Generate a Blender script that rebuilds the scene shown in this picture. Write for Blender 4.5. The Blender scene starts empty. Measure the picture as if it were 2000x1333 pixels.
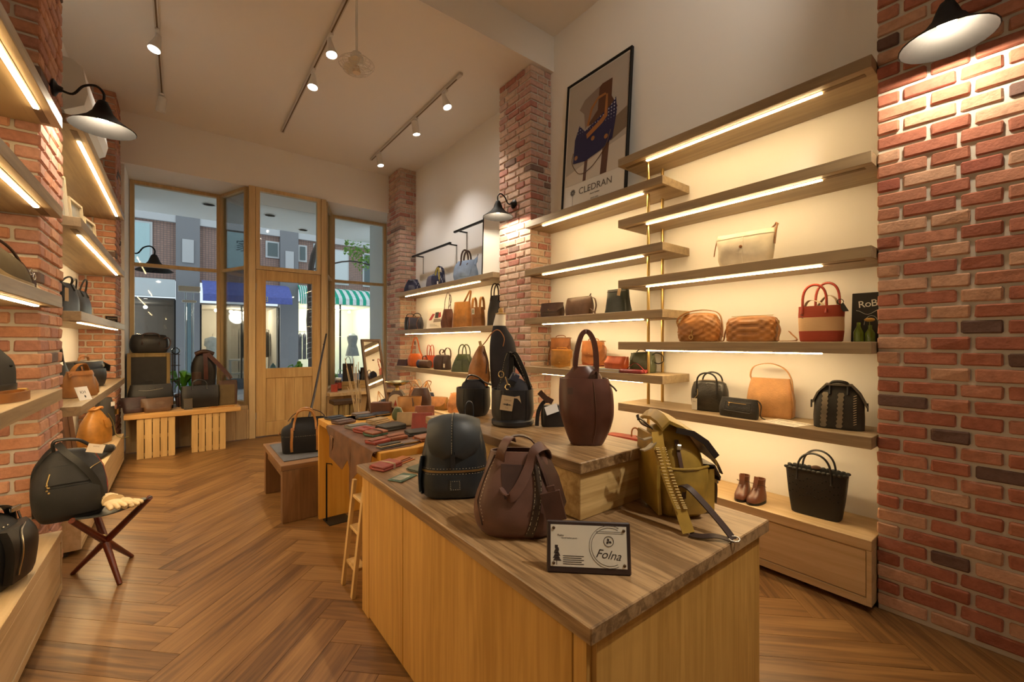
import bpy, bmesh, math, random
from mathutils import Vector, Matrix, Quaternion, noise as mnoise
S = bpy.context.scene
COL = S.collection
PI = math.pi
R = math.radians
rnd = random.Random(7)

# ---------------------------------------------------------------- camera
cam_d = bpy.data.cameras.new('camera'); cam = bpy.data.objects.new('camera', cam_d); COL.objects.link(cam)
cam.location = (0, 0, 1.30); cam.rotation_euler = (R(90), 0, -R(37.88))
cam_d.sensor_width = 36; cam_d.lens = 14.994; cam_d.shift_y = 0.00075; cam_d.clip_start = 0.03; cam_d.clip_end = 200
S.camera = cam
# ---------------------------------------------------------------- sky / exposure
W = bpy.data.worlds.new('overcast_sky'); S.world = W; W.use_nodes = True
W.node_tree.nodes['Background'].inputs[0].default_value = (0.80, 0.90, 1.0, 1)
W.node_tree.nodes['Background'].inputs[1].default_value = 0.52
S.view_settings.view_transform = 'Standard'; S.view_settings.look = 'None'
S.view_settings.exposure = 1.12; S.view_settings.gamma = 1.0; S.view_settings.use_curve_mapping = False
WARM = (1.0, 0.71, 0.36); SPOTC = (1.0, 0.90, 0.76)
STRIP_E = 27.0; TRACK_W = 30.0; LAMP_W = 9.0

# ---------------------------------------------------------------- materials
MATS = {}
def nodes_of(name):
    m = bpy.data.materials.new(name); m.use_nodes = True
    nt = m.node_tree; return m, nt, nt.nodes, nt.links, nt.nodes['Principled BSDF']
def lin(c):
    if isinstance(c, str):
        c = c.lstrip('#'); v = [int(c[i:i+2], 16)/255 for i in (0, 2, 4)]
        c = [(x/12.92 if x <= .04045 else ((x+.055)/1.055)**2.4) for x in v]
    return (c[0], c[1], c[2], 1.0)
def bump_to(nt, b, src, strength, dist=.01):
    n = nt.nodes.new('ShaderNodeBump'); n.inputs['Strength'].default_value = strength; n.inputs['Distance'].default_value = dist
    nt.links.new(src, n.inputs['Height']); nt.links.new(n.outputs[0], b.inputs['Normal']); return n
def tex_noise(nt, scale, detail=3, vec=None, rough=.5):
    t = nt.nodes.new('ShaderNodeTexNoise'); t.inputs['Scale'].default_value = scale
    t.inputs['Detail'].default_value = detail; t.inputs['Roughness'].default_value = rough
    if vec is not None: nt.links.new(vec, t.inputs['Vector'])
    return t
def objcoord(nt, scale=(1, 1, 1), rand=False):
    tc = nt.nodes.new('ShaderNodeTexCoord'); mp = nt.nodes.new('ShaderNodeMapping')
    mp.inputs['Scale'].default_value = scale
    nt.links.new(tc.outputs['Object'], mp.inputs['Vector'])
    if rand:
        oi = nt.nodes.new('ShaderNodeObjectInfo'); mu = nt.nodes.new('ShaderNodeMath'); mu.operation = 'MULTIPLY'; mu.inputs[1].default_value = 37.0
        nt.links.new(oi.outputs['Random'], mu.inputs[0]); nt.links.new(mu.outputs[0], mp.inputs['Location'])
    return mp.outputs[0]
def ramp(nt, src, stops):
    r = nt.nodes.new('ShaderNodeValToRGB'); cr = r.color_ramp
    while len(cr.elements) < len(stops): cr.elements.new(.5)
    for e, (p, c) in zip(cr.elements, stops): e.position = p; e.color = lin(c)
    nt.links.new(src, r.inputs[0]); return r.outputs[0]
def leather(name, col, rough=.42, var=.25, grain=220, bump=.10):
    if name in MATS: return MATS[name]
    m, nt, N, L, b = nodes_of(name); c = lin(col)
    v = objcoord(nt); t = tex_noise(nt, 14, 4, v)
    d = tuple(x*(1-var) for x in c[:3]); u = tuple(min(1, x*(1+var)) for x in c[:3])
    L.new(ramp(nt, t.outputs[0], [(.3, d), (.7, u)]), b.inputs['Base Color'])
    b.inputs['Roughness'].default_value = rough
    g = tex_noise(nt, grain, 2, v); bump_to(nt, b, g.outputs[0], bump, .002)
    MATS[name] = m; return m
def fabric(name, col, rough=.85, var=.12, scale=500):
    return leather(name, col, rough, var, scale, .25)
def plain(name, col, rough=.5, metal=0.0, spec=.5):
    if name in MATS: return MATS[name]
    m, nt, N, L, b = nodes_of(name); b.inputs['Base Color'].default_value = lin(col)
    b.inputs['Roughness'].default_value = rough; b.inputs['Metallic'].default_value = metal
    b.inputs['Specular IOR Level'].default_value = spec
    t = tex_noise(nt, 60, 2, objcoord(nt)); bump_to(nt, b, t.outputs[0], .03, .002)
    MATS[name] = m; return m
def emit(name, col, st):
    if name in MATS: return MATS[name]
    m, nt, N, L, b = nodes_of(name); b.inputs['Base Color'].default_value = (.8, .8, .8, 1)
    b.inputs['Emission Color'].default_value = lin(col); b.inputs['Emission Strength'].default_value = st
    MATS[name] = m; return m
def wood(name, c0, c1, axis='x', scale=1.0, rough=.5, c2=None, contrast=.5, rand=True):
    """grain runs along the given local axis"""
    if name in MATS: return MATS[name]
    m, nt, N, L, b = nodes_of(name)
    st = {'x': (1.1, 22, 22), 'y': (22, 1.1, 22), 'z': (22, 22, 1.1)}[axis]
    v = objcoord(nt, tuple(s*scale for s in st), rand)
    t = tex_noise(nt, 1.6, 6, v, .6); t.inputs['Distortion'].default_value = .6
    st2 = {'x': (.5, 3.2, 3.2), 'y': (3.2, .5, 3.2), 'z': (3.2, 3.2, .5)}[axis]
    v2 = objcoord(nt, tuple(s*scale for s in st2), rand); t2 = tex_noise(nt, 1.3, 3, v2)
    mx = N.new('ShaderNodeMath'); mx.operation = 'ADD'
    ml = N.new('ShaderNodeMath'); ml.operation = 'MULTIPLY'; ml.inputs[1].default_value = .55
    L.new(t.outputs[0], ml.inputs[0]); m3 = N.new('ShaderNodeMath'); m3.operation = 'MULTIPLY'; m3.inputs[1].default_value = .45
    L.new(t2.outputs[0], m3.inputs[0]); L.new(ml.outputs[0], mx.inputs[0]); L.new(m3.outputs[0], mx.inputs[1])
    k = .055/contrast
    stops = [(.5-k, c0), (.5+k, c1)] if c2 is None else [(.5-k, c0), (.5, c1), (.5+k, c2)]
    L.new(ramp(nt, mx.outputs[0], stops), b.inputs['Base Color'])
    b.inputs['Roughness'].default_value = rough
    bump_to(nt, b, t.outputs[0], .08, .003)
    MATS[name] = m; return m
def brickmat(name, stops, bright=1.0):
    if name in MATS: return MATS[name]
    m, nt, N, L, b = nodes_of(name)
    oi = N.new('ShaderNodeObjectInfo')
    col = ramp(nt, oi.outputs['Random'], stops)
    v = objcoord(nt, (1, 1, 1), True); t = tex_noise(nt, 30, 5, v, .65)
    mixn = N.new('ShaderNodeMix'); mixn.data_type = 'RGBA'; mixn.blend_type = 'MULTIPLY'; mixn.inputs[0].default_value = .8
    L.new(col, mixn.inputs[6]); L.new(ramp(nt, t.outputs[0], [(.25, (.62, .60, .58)), (.6, (1, 1, 1))]), mixn.inputs[7])
    L.new(mixn.outputs[2], b.inputs['Base Color']); b.inputs['Roughness'].default_value = .85
    t2 = tex_noise(nt, 90, 4, v); bump_to(nt, b, t2.outputs[0], .6, .004)
    for e in nt.nodes:
        if e.type == 'VALTORGB' and len(e.color_ramp.elements) > 2: e.color_ramp.interpolation = 'CONSTANT'
    MATS[name] = m; return m
def glassmat(name, tint=(1, 1, 1), gloss=1.0):
    if name in MATS: return MATS[name]
    m = bpy.data.materials.new(name); m.use_nodes = True; nt = m.node_tree; nt.nodes.clear()
    o = nt.nodes.new('ShaderNodeOutputMaterial'); mix = nt.nodes.new('ShaderNodeMixShader')
    tr = nt.nodes.new('ShaderNodeBsdfTransparent'); tr.inputs[0].default_value = lin(tint)
    gl = nt.nodes.new('ShaderNodeBsdfGlossy'); gl.inputs['Roughness'].default_value = .02
    fr = nt.nodes.new('ShaderNodeFresnel'); fr.inputs[0].default_value = 1.35
    mu = nt.nodes.new('ShaderNodeMath'); mu.operation = 'MULTIPLY'; mu.inputs[1].default_value = gloss
    nt.links.new(fr.outputs[0], mu.inputs[0]); nt.links.new(mu.outputs[0], mix.inputs[0])
    nt.links.new(tr.outputs[0], mix.inputs[1]); nt.links.new(gl.outputs[0], mix.inputs[2]); nt.links.new(mix.outputs[0], o.inputs[0])
    MATS[name] = m; return m
def dotted(name, base, dot, scale):
    if name in MATS: return MATS[name]
    m, nt, N, L, b = nodes_of(name)
    v = objcoord(nt, (scale, scale*.5, scale)); 
    vo = N.new('ShaderNodeTexVoronoi'); vo.inputs['Scale'].default_value = 1.0; vo.inputs['Randomness'].default_value = 0.0
    L.new(v, vo.inputs['Vector'])
    L.new(ramp(nt, vo.outputs['Distance'], [(.24, dot), (.29, base)]), b.inputs['Base Color'])
    b.inputs['Roughness'].default_value = .8; MATS[name] = m; return m
def bands(name, axis, stops, rough=.8, lo=0.0, hi=1.0):
    """colour bands along a local axis, as woven into the thing itself"""
    if name in MATS: return MATS[name]
    m, nt, N, L, b = nodes_of(name)
    tc = N.new('ShaderNodeTexCoord'); sx = N.new('ShaderNodeSeparateXYZ'); L.new(tc.outputs['Object'], sx.inputs[0])
    mr = N.new('ShaderNodeMapRange'); mr.inputs[1].default_value = lo; mr.inputs[2].default_value = hi
    L.new(sx.outputs['XYZ'.index(axis.upper())], mr.inputs[0])
    col = ramp(nt, mr.outputs[0], stops)
    for e in nt.nodes:
        if e.type == 'VALTORGB': e.color_ramp.interpolation = 'CONSTANT'
    L.new(col, b.inputs['Base Color']); b.inputs['Roughness'].default_value = rough
    t = tex_noise(nt, 120, 3, objcoord(nt, (.3, 1, 3))); bump_to(nt, b, t.outputs[0], .4, .003)
    MATS[name] = m; return m

# ---------------------------------------------------------------- mesh builder
def vec(*a): return Vector(a)
class MB:
    def __init__(s): s.v = []; s.f = []; s.smooth = False
    def add(s, vs, fs, M=None):
        o = len(s.v)
        s.v += [tuple(M @ Vector(p)) if M is not None else tuple(p) for p in vs]
        s.f += [tuple(i+o for i in f) for f in fs]; return s
    def box(s, x0, x1, y0, y1, z0, z1, M=None):
        vs = [(x0,y0,z0),(x1,y0,z0),(x1,y1,z0),(x0,y1,z0),(x0,y0,z1),(x1,y0,z1),(x1,y1,z1),(x0,y1,z1)]
        return s.add(vs, [(0,3,2,1),(4,5,6,7),(0,1,5,4),(1,2,6,5),(2,3,7,6),(3,0,4,7)], M)
    def bev(s, x0, x1, y0, y1, z0, z1, b=.004, M=None):
        """box with chamfered edges"""
        b = min(b, abs(x1-x0)*.45, abs(y1-y0)*.45, abs(z1-z0)*.45)
        xs, ys, zs = (x0, x1), (y0, y1), (z0, z1); vs = []; idx = {}
        for i in (0, 1):
            for j in (0, 1):
                for k in (0, 1):
                    p = (xs[i], ys[j], zs[k]); d = (1-2*i, 1-2*j, 1-2*k)
                    for a in range(3):
                        q = list(p)
                        for c in range(3):
                            if c != a: q[c] += d[c]*b
                        idx[(i, j, k, a)] = len(vs); vs.append(tuple(q))
        fs = []
        def q(*l): fs.append(tuple(idx[t] for t in l))
        for i in (0, 1):
            r = [(i,0,0,0),(i,1,0,0),(i,1,1,0),(i,0,1,0)]; q(*(r if i else r[::-1]))
            r = [(0,i,0,1),(1,i,0,1),(1,i,1,1),(0,i,1,1)]; q(*(r[::-1] if i else r))
            r = [(0,0,i,2),(1,0,i,2),(1,1,i,2),(0,1,i,2)]; q(*(r if i else r[::-1]))
        for j in (0, 1):
            for k in (0, 1):
                r = [(0,j,k,1),(1,j,k,1),(1,j,k,2),(0,j,k,2)]; q(*(r if (j == k) else r[::-1]))
                r = [(j,0,k,0),(j,1,k,0),(j,1,k,2),(j,0,k,2)]; q(*(r[::-1] if (j == k) else r))
                r = [(j,k,0,0),(j,k,1,0),(j,k,1,1),(j,k,0,1)]; q(*(r if (j == k) else r[::-1]))
        for i in (0, 1):
            for j in (0, 1):
                for k in (0, 1):
                    r = [(i,j,k,0),(i,j,k,1),(i,j,k,2)]; q(*(r if (i+j+k) % 2 else r[::-1]))
        return s.add(vs, fs, M)
    def ring_loft(s, rings, cap0=True, cap1=True, closed=True, M=None):
        n = len(rings[0]); vs = [p for r in rings for p in r]; fs = []
        for i in range(len(rings)-1):
            for j in range(n if closed else n-1):
                a = i*n+j; b2 = i*n+(j+1) % n; fs.append((a, b2, b2+n, a+n))
        if cap0 and closed: fs.append(tuple(range(n))[::-1])
        if cap1 and closed: o = (len(rings)-1)*n; fs.append(tuple(range(o, o+n)))
        return s.add(vs, fs, M)
    def tube(s, pts, r, n=8, cap=True, M=None, closed=False):
        pts = [Vector(p) for p in pts]; rs = r if isinstance(r, (list, tuple)) else [r]*len(pts)
        rings = []; prev = None; N = len(pts)
        for i, p in enumerate(pts):
            if closed: t = pts[(i+1) % N]-pts[(i-1) % N]
            else: t = (pts[min(i+1, N-1)]-pts[max(i-1, 0)])
            t.normalize()
            if prev is None:
                u = t.cross(Vector((0, 0, 1)))
                if u.length < 1e-3: u = t.cross(Vector((0, 1, 0)))
            else: u = prev-t*prev.dot(t)
            u.normalize(); prev = u.copy(); w = t.cross(u)
            rings.append([p+(u*math.cos(2*PI*k/n)+w*math.sin(2*PI*k/n))*rs[i] for k in range(n)])
        if closed: rings.append(rings[0]); cap = False
        return s.ring_loft(rings, cap, cap, True, M)
    def strap(s, pts, width, th, wdir=None, M=None, closed=False):
        """flat band swept along pts; wdir = width direction (vector or list)"""
        pts = [Vector(p) for p in pts]; N = len(pts); rings = []
        ws = width if isinstance(width, (list, tuple)) else [width]*N
        for i, p in enumerate(pts):
            t = (pts[(i+1) % N]-pts[(i-1) % N]) if closed else (pts[min(i+1, N-1)]-pts[max(i-1, 0)])
            t.normalize()
            d = Vector(wdir[i]) if isinstance(wdir, list) else Vector(wdir)
            d = d-t*d.dot(t)
            if d.length < 1e-5: d = t.orthogonal()
            d.normalize(); nn = t.cross(d)
            h = ws[i]/2; k = th/2
            rings.append([p+d*h+nn*k, p-d*h+nn*k, p-d*h-nn*k, p+d*h-nn*k])
        if closed: rings.append(rings[0])
        return s.ring_loft(rings, not closed, not closed, True, M)
    def lathe(s, prof, n=20, M=None, cap=True):
        rings = [[(r*math.cos(2*PI*k/n), r*math.sin(2*PI*k/n), z) for k in range(n)] for r, z in prof]
        return s.ring_loft(rings, cap, cap, True, M)
    def prism(s, poly, z0, z1, M=None):
        n = len(poly); vs = [(x, y, z0) for x, y in poly]+[(x, y, z1) for x, y in poly]
        fs = [tuple(range(n))[::-1], tuple(range(n, 2*n))]+[(i, (i+1) % n, (i+1) % n+n, i+n) for i in range(n)]
        return s.add(vs, fs, M)
    def ball(s, c, r, n=10, m=7, M=None):
        r = r if isinstance(r, (tuple, list)) else (r, r, r); rings = []
        for i in range(m+1):
            a = -PI/2+PI*i/m; ca = max(math.cos(a), .02)
            rings.append([(c[0]+r[0]*ca*math.cos(2*PI*k/n), c[1]+r[1]*ca*math.sin(2*PI*k/n), c[2]+r[2]*math.sin(a)) for k in range(n)])
        return s.ring_loft(rings, True, True, True, M)
    def mesh(s, name, smooth=None, angle=40):
        me = bpy.data.meshes.new(name); me.from_pydata(s.v, [], s.f); me.validate(clean_customdata=False)
        sm = s.smooth if smooth is None else smooth
        if sm:
            me.polygons.foreach_set('use_smooth', [True]*len(me.polygons))
            try: me.set_sharp_from_angle(angle=R(angle))
            except Exception: pass
        me.update(); return me
    def build(s, name, mat, parent=None, smooth=None, angle=40, label=None):
        me = s.mesh(name, smooth, angle)
        if mat: me.materials.append(mat)
        o = bpy.data.objects.new(name, me); COL.objects.link(o)
        if parent is not None: o.parent = parent
        if label: o['label'] = label
        return o
def part(name, mat, parent, fn, smooth=False, label=None, angle=40):
    m = MB(); fn(m); return m.build(name, mat, parent, smooth, angle, label)
def tag(o, label, cat, group=None):
    o['label'] = label; o['category'] = cat
    if group: o['group'] = group
    return o
def thing(name, label, cat, loc=(0, 0, 0), rz=0.0, group=None, rot=None):
    o = bpy.data.objects.new(name, None); COL.objects.link(o); o.empty_display_size = .05
    o.location = loc; o.rotation_euler = rot if rot else (0, 0, rz)
    return tag(o, label, cat, group)
def struct(o): o['kind'] = 'structure'; return o
def sroot(name, loc=(0, 0, 0)):
    o = bpy.data.objects.new(name, None); COL.objects.link(o); o.location = loc; return struct(o)
def inst(me, name, parent, loc, rz=0.0, mat=None):
    o = bpy.data.objects.new(name, me); COL.objects.link(o); o.parent = parent; o.location = loc; o.rotation_euler = (0, 0, rz); return o
def arc(p0, p1, h, n=14, up=(0, 0, 1), lean=(0, 0, 0), power=1.0):
    """arch from p0 to p1 rising h"""
    p0, p1, up, lean = Vector(p0), Vector(p1), Vector(up), Vector(lean); out = []
    for i in range(n+1):
        t = i/n; s_ = math.sin(PI*t)**power
        out.append(p0.lerp(p1, .5-.5*math.cos(PI*t))+up*h*s_+lean*s_)
    return out
def spline(pts, n=6, closed=False):
    P = [Vector(p) for p in pts]; out = []; N = len(P)
    for i in range(N if closed else N-1):
        g = (lambda k: P[k % N]) if closed else (lambda k: P[min(max(k, 0), N-1)])
        a, b, c, d = g(i-1), g(i), g(i+1), g(i+2)
        for k in range(n):
            t = k/n
            out.append(.5*((2*b)+(c-a)*t+(2*a-5*b+4*c-d)*t*t+(3*b-a-3*c+d)*t*t*t))
    if not closed: out.append(P[-1])
    return out
def text_mesh(name, body, size, mat, parent, M, shear=0.0, ext=.0004, align='CENTER', space=1.0):
    cu = bpy.data.curves.new(name, 'FONT'); cu.body = body; cu.size = size; cu.shear = shear; cu.extrude = ext
    cu.align_x = align; cu.align_y = 'CENTER'; cu.resolution_u = 3; cu.space_character = space
    o = bpy.data.objects.new(name, cu); COL.objects.link(o)
    dg = bpy.context.evaluated_depsgraph_get(); dg.update()
    me = bpy.data.meshes.new_from_object(o.evaluated_get(dg)); bpy.data.objects.remove(o); bpy.data.curves.remove(cu)
    me.materials.clear(); me.materials.append(mat); me.transform(M)
    t = bpy.data.objects.new(name, me); COL.objects.link(t); t.parent = parent; return t
# frame whose local XY lies on a front panel (local x right, local z up, facing -y)
def front_frame(x, y, z, tilt=0.0, yaw=0.0, roll=0.0):
    return Matrix.Translation((x, y, z)) @ Matrix.Rotation(yaw, 4, 'Z') @ Matrix.Rotation(R(90)-tilt, 4, 'X') @ Matrix.Rotation(roll, 4, 'Z')
# ---------------------------------------------------------------- palette
M_WALL = plain('plaster_white', (.86, .84, .80), .9); M_CEIL = plain('ceiling_white', (.86, .83, .78), .9)
M_MORT = plain('mortar', (.58, .54, .47), .95)
M_SHELF = wood('shelf_oak', '#8f7b5f', '#a8926f', 'y', 1.0, .5, contrast=.7)
M_BENCH = wood('bench_maple', '#bb9d70', '#d6bb90', 'y', .8, .5)
M_CTOP = wood('counter_top_oak', '#735738', '#a08059', 'y', 1.7, .40, contrast=.9)
M_CBODY = wood('counter_ash', '#b0823c', '#c99a50', 'z', 1.4, .5, contrast=.6)
M_FRAME = wood('window_frame_pine', '#c2a678', '#d4ba8c', 'z', 1.0, .55)
M_DOOR = wood('door_pine', '#b08c56', '#cba971', 'z', 1.0, .5)
M_PANEL = wood('panel_pine', '#ad9068', '#c7ab80', 'z', 1.0, .55)
M_PLY = wood('table_ply', '#c48a2c', '#d6a045', 'z', .8, .5)
M_CRATE = wood('crate_pine', '#bf9a5f', '#dab77c', 'z', 1.0, .6)
M_DARKW = wood('bench_teak', '#6b4a2c', '#8a6440', 'z', 1.0, .5)
M_FLOOR = wood('floor_oak', '#5a3d20', '#7c5831', 'x', 1.2, .36, contrast=.5, c2='#8f6a3e')
M_BLACK = plain('black_metal', (.012, .011, .010), .45, .6); M_BRASS = plain('brass', (.55, .38, .14), .3, 1.0)
M_WHITE = plain('white_enamel', (.78, .77, .73), .35)
M_GLASS = glassmat('pane_glass', (.97, .99, .98), .8)
M_CHAN = plain('strip_channel', (.16, .10, .05), .7)
M_STRIP = emit('led_strip_light', WARM, STRIP_E)
BR_RED = brickmat('brick_red', [(0, '#a5654f'), (.28, '#b06f57'), (.5, '#ba8066'), (.66, '#c79c80'), (.95, '#6b5148'), (.975, '#a05a48')])
BR_PINK = brickmat('brick_pink', [(0, '#cbaa98'), (.3, '#d5b9a5'), (.56, '#c79e90'), (.76, '#b98072'), (.93, '#8a7066'), (.96, '#d0b09c')])
BR_ORNG = brickmat('brick_orange', [(0, '#c48c6e'), (.3, '#cc9a7b'), (.55, '#c0917f'), (.8, '#b37f6c'), (.965, '#6e5b54')])

# ---------------------------------------------------------------- floor, walls, ceiling
def clip_poly(poly, x0, x1, y0, y1):
    for ax, lim, sgn in ((0, x0, 1), (0, x1, -1), (1, y0, 1), (1, y1, -1)):
        out = []; n = len(poly)
        for i in range(n):
            a, b = poly[i], poly[(i+1) % n]; da = sgn*(a[ax]-lim); db = sgn*(b[ax]-lim)
            if da >= 0: out.append(a)
            if (da > 0) != (db > 0) and abs(da-db) > 1e-9:
                t = da/(da-db); out.append((a[0]+(b[0]-a[0])*t, a[1]+(b[1]-a[1])*t))
        poly = out
        if len(poly) < 3: return None
    return poly
floor = struct(MB().box(-.84, 2.95, -2.2, 7.45, -.12, -.003).build('floor', plain('floor_screed', (.10, .07, .045), .9)))
PW = .1445; PN = 6; PL = PW*PN; G = .0009
def plank(a, b, horiz):
    A = Vector((.70711, .70711)); B = Vector((-.70711, .70711)); o = (A*a+B*b)*PW
    if horiz: cs = [(0, 0), (PN, 0), (PN, 1), (0, 1)]; ang = PI/4
    else: cs = [(0, 0), (1, 0), (1, PN), (0, PN)]; ang = 3*PI/4
    w = [o+A*PW*c+B*PW*d for c, d in cs]; ctr = sum(w, Vector((0, 0)))/4
    poly = clip_poly([tuple(p) for p in w], -.836, 2.95, -.9, 7.42)
    if not poly: return
    ca, sa = math.cos(-ang), math.sin(-ang)
    loc = [((x-ctr.x)*ca-(y-ctr.y)*sa, (x-ctr.x)*sa+(y-ctr.y)*ca) for x, y in poly]
    loc = [(x*(1-G/PL*2), y*(1-G/PW*2)) for x, y in loc]
    if len(loc) < 3: return
    me = MB().prism(loc, -.006, 0.0).mesh('plank'); me.materials.append(M_FLOOR)
    inst(me, 'plank', floor, (ctr.x, ctr.y, 0), ang)
for a in range(-10, 62):
    for b in range(-36, 60):
        if (a-b) % (2*PN) == 0: plank(a, b, True)
        if (a-b) % (2*PN) == 2*PN-1: plank(a, b, False)
struct(MB().box(2.95, 3.05, -2.3, 7.5, -.12, 4.45).build('wall_right', M_WALL))
struct(MB().box(-.936, -.836, -2.3, 7.5, -.12, 4.45).build('wall_left', M_WALL))
struct(MB().box(-.936, 3.05, -2.3, -2.2, -.12, 4.45).build('wall_back', M_WALL))
struct(MB().box(-.936, 3.05, 3.11, 7.5, 4.0, 4.10).box(-.936, 3.05, -2.3, 3.11, 4.35, 4.45).box(-.936, 3.05, 3.11, 3.2, 4.10, 4.45).build('ceiling', M_CEIL))
# wall above the shop front with the lowered soffit over the display windows
struct(MB().box(-.836, 2.95, 6.72, 7.5, 3.40, 4.0).build('wall_front', M_WALL))
struct(MB().box(-.836, -.52, 6.79, 7.5, 0, 3.40).box(2.90, 2.95, 6.79, 7.5, 0, 3.40).build('wall_reveal', M_WALL))

# ---------------------------------------------------------------- brick work
_bk = {}
def brick_mesh(L, D, Hh, mat, wild):
    key = (round(L, 3), round(D, 3), mat.name)
    if key not in _bk:
        l = []
        for v in range(6):
            m = MB().bev(-L/2, L/2, -D/2, D/2, -Hh/2, Hh/2, .006)
            q = random.Random(v*17+int(L*1000)); m.v = [(x+q.uniform(-wild, wild)*.7, y+q.uniform(-wild, wild), z+q.uniform(-wild, wild)*.7) for x, y, z in m.v]
            me = m.mesh('brick'); me.materials.append(mat); l.append(me)
        _bk[key] = l
    return rnd.choice(_bk[key])
CP = .069; BH = .055; GP = .014; ST = .174; HD = .122; BD = .09
def lay(parent, mat, p0, dx, dy, length, z, first, wild=.0022, seq=None, proud=.0):
    """lay one course of bricks along (dx,dy) from p0; outer face passes through p0"""
    s = 0.0; k = 0; nx, ny = dy, -dx
    seq = seq or [ST, HD]
    while s < length-.02:
        L = first if k == 0 else seq[(k-1) % len(seq)]
        L = min(L, length-s)
        if length-s-L < .03: L = length-s
        c = s+L/2; pr = rnd.uniform(-.003, .003)
        x = p0[0]+dx*c-nx*(BD/2-pr); y = p0[1]+dy*c-ny*(BD/2-pr)
        inst(brick_mesh(L, BD, BH, mat, wild), 'brick', parent, (x, y, z+BH/2), math.atan2(dy, dx))
        s += L+GP; k += 1
# near right wall, Flemish bond
wr = struct(MB().box(2.692, 2.95, -1.2, .545, 0, 4.35).build('wall_right_brick', M_MORT))
for i in range(50):
    z = .024+i*CP
    if z > 3.3: break
    lay(wr, BR_RED, (2.68, .548), 0, -1, .86, z, (.08 if i % 2 else ST), .0028, [ST, HD] if i % 2 else [HD, ST])
def pillar(name, xf, sgn, y0, y1, mat, far_side=False, xb=None, matside=None):
    """sgn=-1: face looks to -x (right hand side of the shop); +1 looks to +x"""
    xb = xb if xb is not None else (2.95 if sgn < 0 else -.836)
    ms = matside or mat
    r = .012; xa = xf-sgn*r
    p = struct(MB().box(min(xa, xb), max(xa, xb), y0+r, y1-.004, 0, 4.0).build(name, M_MORT))
    w = y1-y0; dep = abs(xb-xf)
    for i in range(58):
        z = .010+i*CP
        if z+BH > 4.0: break
        if i % 2 == 0:   # stretcher on the front face at the near corner
            L = ST; inst(brick_mesh(L, BD, BH, mat, .0022), 'brick', p, (xf-sgn*BD/2, y0+L/2, z+BH/2), PI/2)
            sfront = y0+L+GP; sside = BD+GP
        else:
            L = ST; inst(brick_mesh(L, BD, BH, mat, .0022), 'brick', p, (xf-sgn*L/2, y0+BD/2, z+BH/2), 0)
            sfront = y0+BD+GP; sside = L+GP
        # rest of the front face, towards +y
        s = sfront; k = 0
        while s < y1-.02:
            L = [ST, HD][(k+i) % 2]; L = min(L, y1-s)
            if y1-s-L < .03: L = y1-s
            inst(brick_mesh(L, BD, BH, mat, .0022), 'brick', p, (xf-sgn*(BD/2+rnd.uniform(-.003, .003)), s+L/2, z+BH/2), PI/2)
            s += L+GP; k += 1
        # rest of the near side face
        s = sside; k = 0
        while s < dep-.02:
            L = [HD, ST][(k+i) % 2]; L = min(L, dep-s)
            if dep-s-L < .03: L = dep-s
            inst(brick_mesh(L, BD, BH, ms, .0022), 'brick', p, (xf-sgn*(s+L/2), y0+BD/2+rnd.uniform(-.003, .003), z+BH/2), 0)
            s += L+GP; k += 1
    return p
pillar('wall_right_pier_middle', 2.68, -1, 3.15, 3.667, BR_PINK)
pillar('wall_right_pier_far', 2.68, -1, 6.27, 6.785, BR_PINK)
pillar('wall_left_pier_middle', -.555, 1, 3.15, 3.667, BR_ORNG)
pillar('wall_left_pier_far', -.55, 1, 6.27, 6.785, BR_ORNG)

# ---------------------------------------------------------------- shelves with light strips
def shelf(label, x0, x1, y0, y1, zt, front, strip=None, th=.058, group=None, mat=None):
    """front: x of the strip line; strip=(ya,yb) lit length"""
    t = thing('wall_shelf', label, 'shelf', ((x0+x1)/2, (y0+y1)/2, zt-th), 0, group)
    cx, cy = (x0+x1)/2, (y0+y1)/2
    part('board', mat or M_SHELF, t, lambda m: m.bev(x0-cx, x1-cx, y0-cy, y1-cy, 0, th, .002))
    if strip:
        ya, yb = strip; xs = front-cx
        part('strip_channel', M_CHAN, t, lambda m: m.box(xs-.016, xs+.016, max(ya-.18, y0+.02)-cy, min(yb+.18, y1-.02)-cy, -.0015, .002))
        part('light_strip', M_STRIP, t, lambda m: m.bev(xs-.010, xs+.010, ya-cy, yb-cy, -.0075, -.0015, .002))
    return t
XF = 2.602
for z, lab, st in ((2.674, 'topmost oak shelf on the brass posts beside the brick wall', 1), (2.215, 'empty oak shelf on the brass posts just below the topmost one', 1),
                   (1.762, 'oak shelf on the brass posts holding the white canvas bag', 1), (1.300, 'oak shelf holding the two woven tan bags and the striped tote', 0),
                   (.842, 'oak shelf holding the black doctor bag and the paper leaflet', 0)):
    shelf(lab, XF, 2.948, .552, 2.045, z, 2.668, (.77, 1.84))
for z, lab in ((2.444, 'oak shelf with the big framed poster standing on it'), (1.987, 'empty oak shelf below the framed poster shelf'),
               (1.525, 'oak shelf holding the dark brown clutch and dark green pouch'), (1.066, 'oak shelf holding the tan satchels and the orange clutch')):
    shelf(lab, XF, 2.948, 1.67, 3.148, z, 2.668, (1.87, 2.96))
for z, lab in ((2.040, 'oak shelf holding the pale blue tote below the wall rails'), (1.475, 'oak shelf holding the tan totes and the printed card'),
               (.935, 'oak shelf holding the orange bag and the green handbag')):
    shelf(lab, XF, 2.948, 3.675, 6.268, z, 2.668, (4.02, 6.02))
for z, lab in ((2.450, 'high oak shelf with wide light strip by the left brick pier'), (1.990, 'oak shelf with wide light strip below the highest on the left pier'),
               (1.530, 'oak shelf holding the large open olive bag'), (1.060, 'oak shelf holding the black backpack and the tan belt')):
    shelf(lab, -.834, -.478, 1.2, 3.148, z, -.53, (1.5, 2.93))
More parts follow.
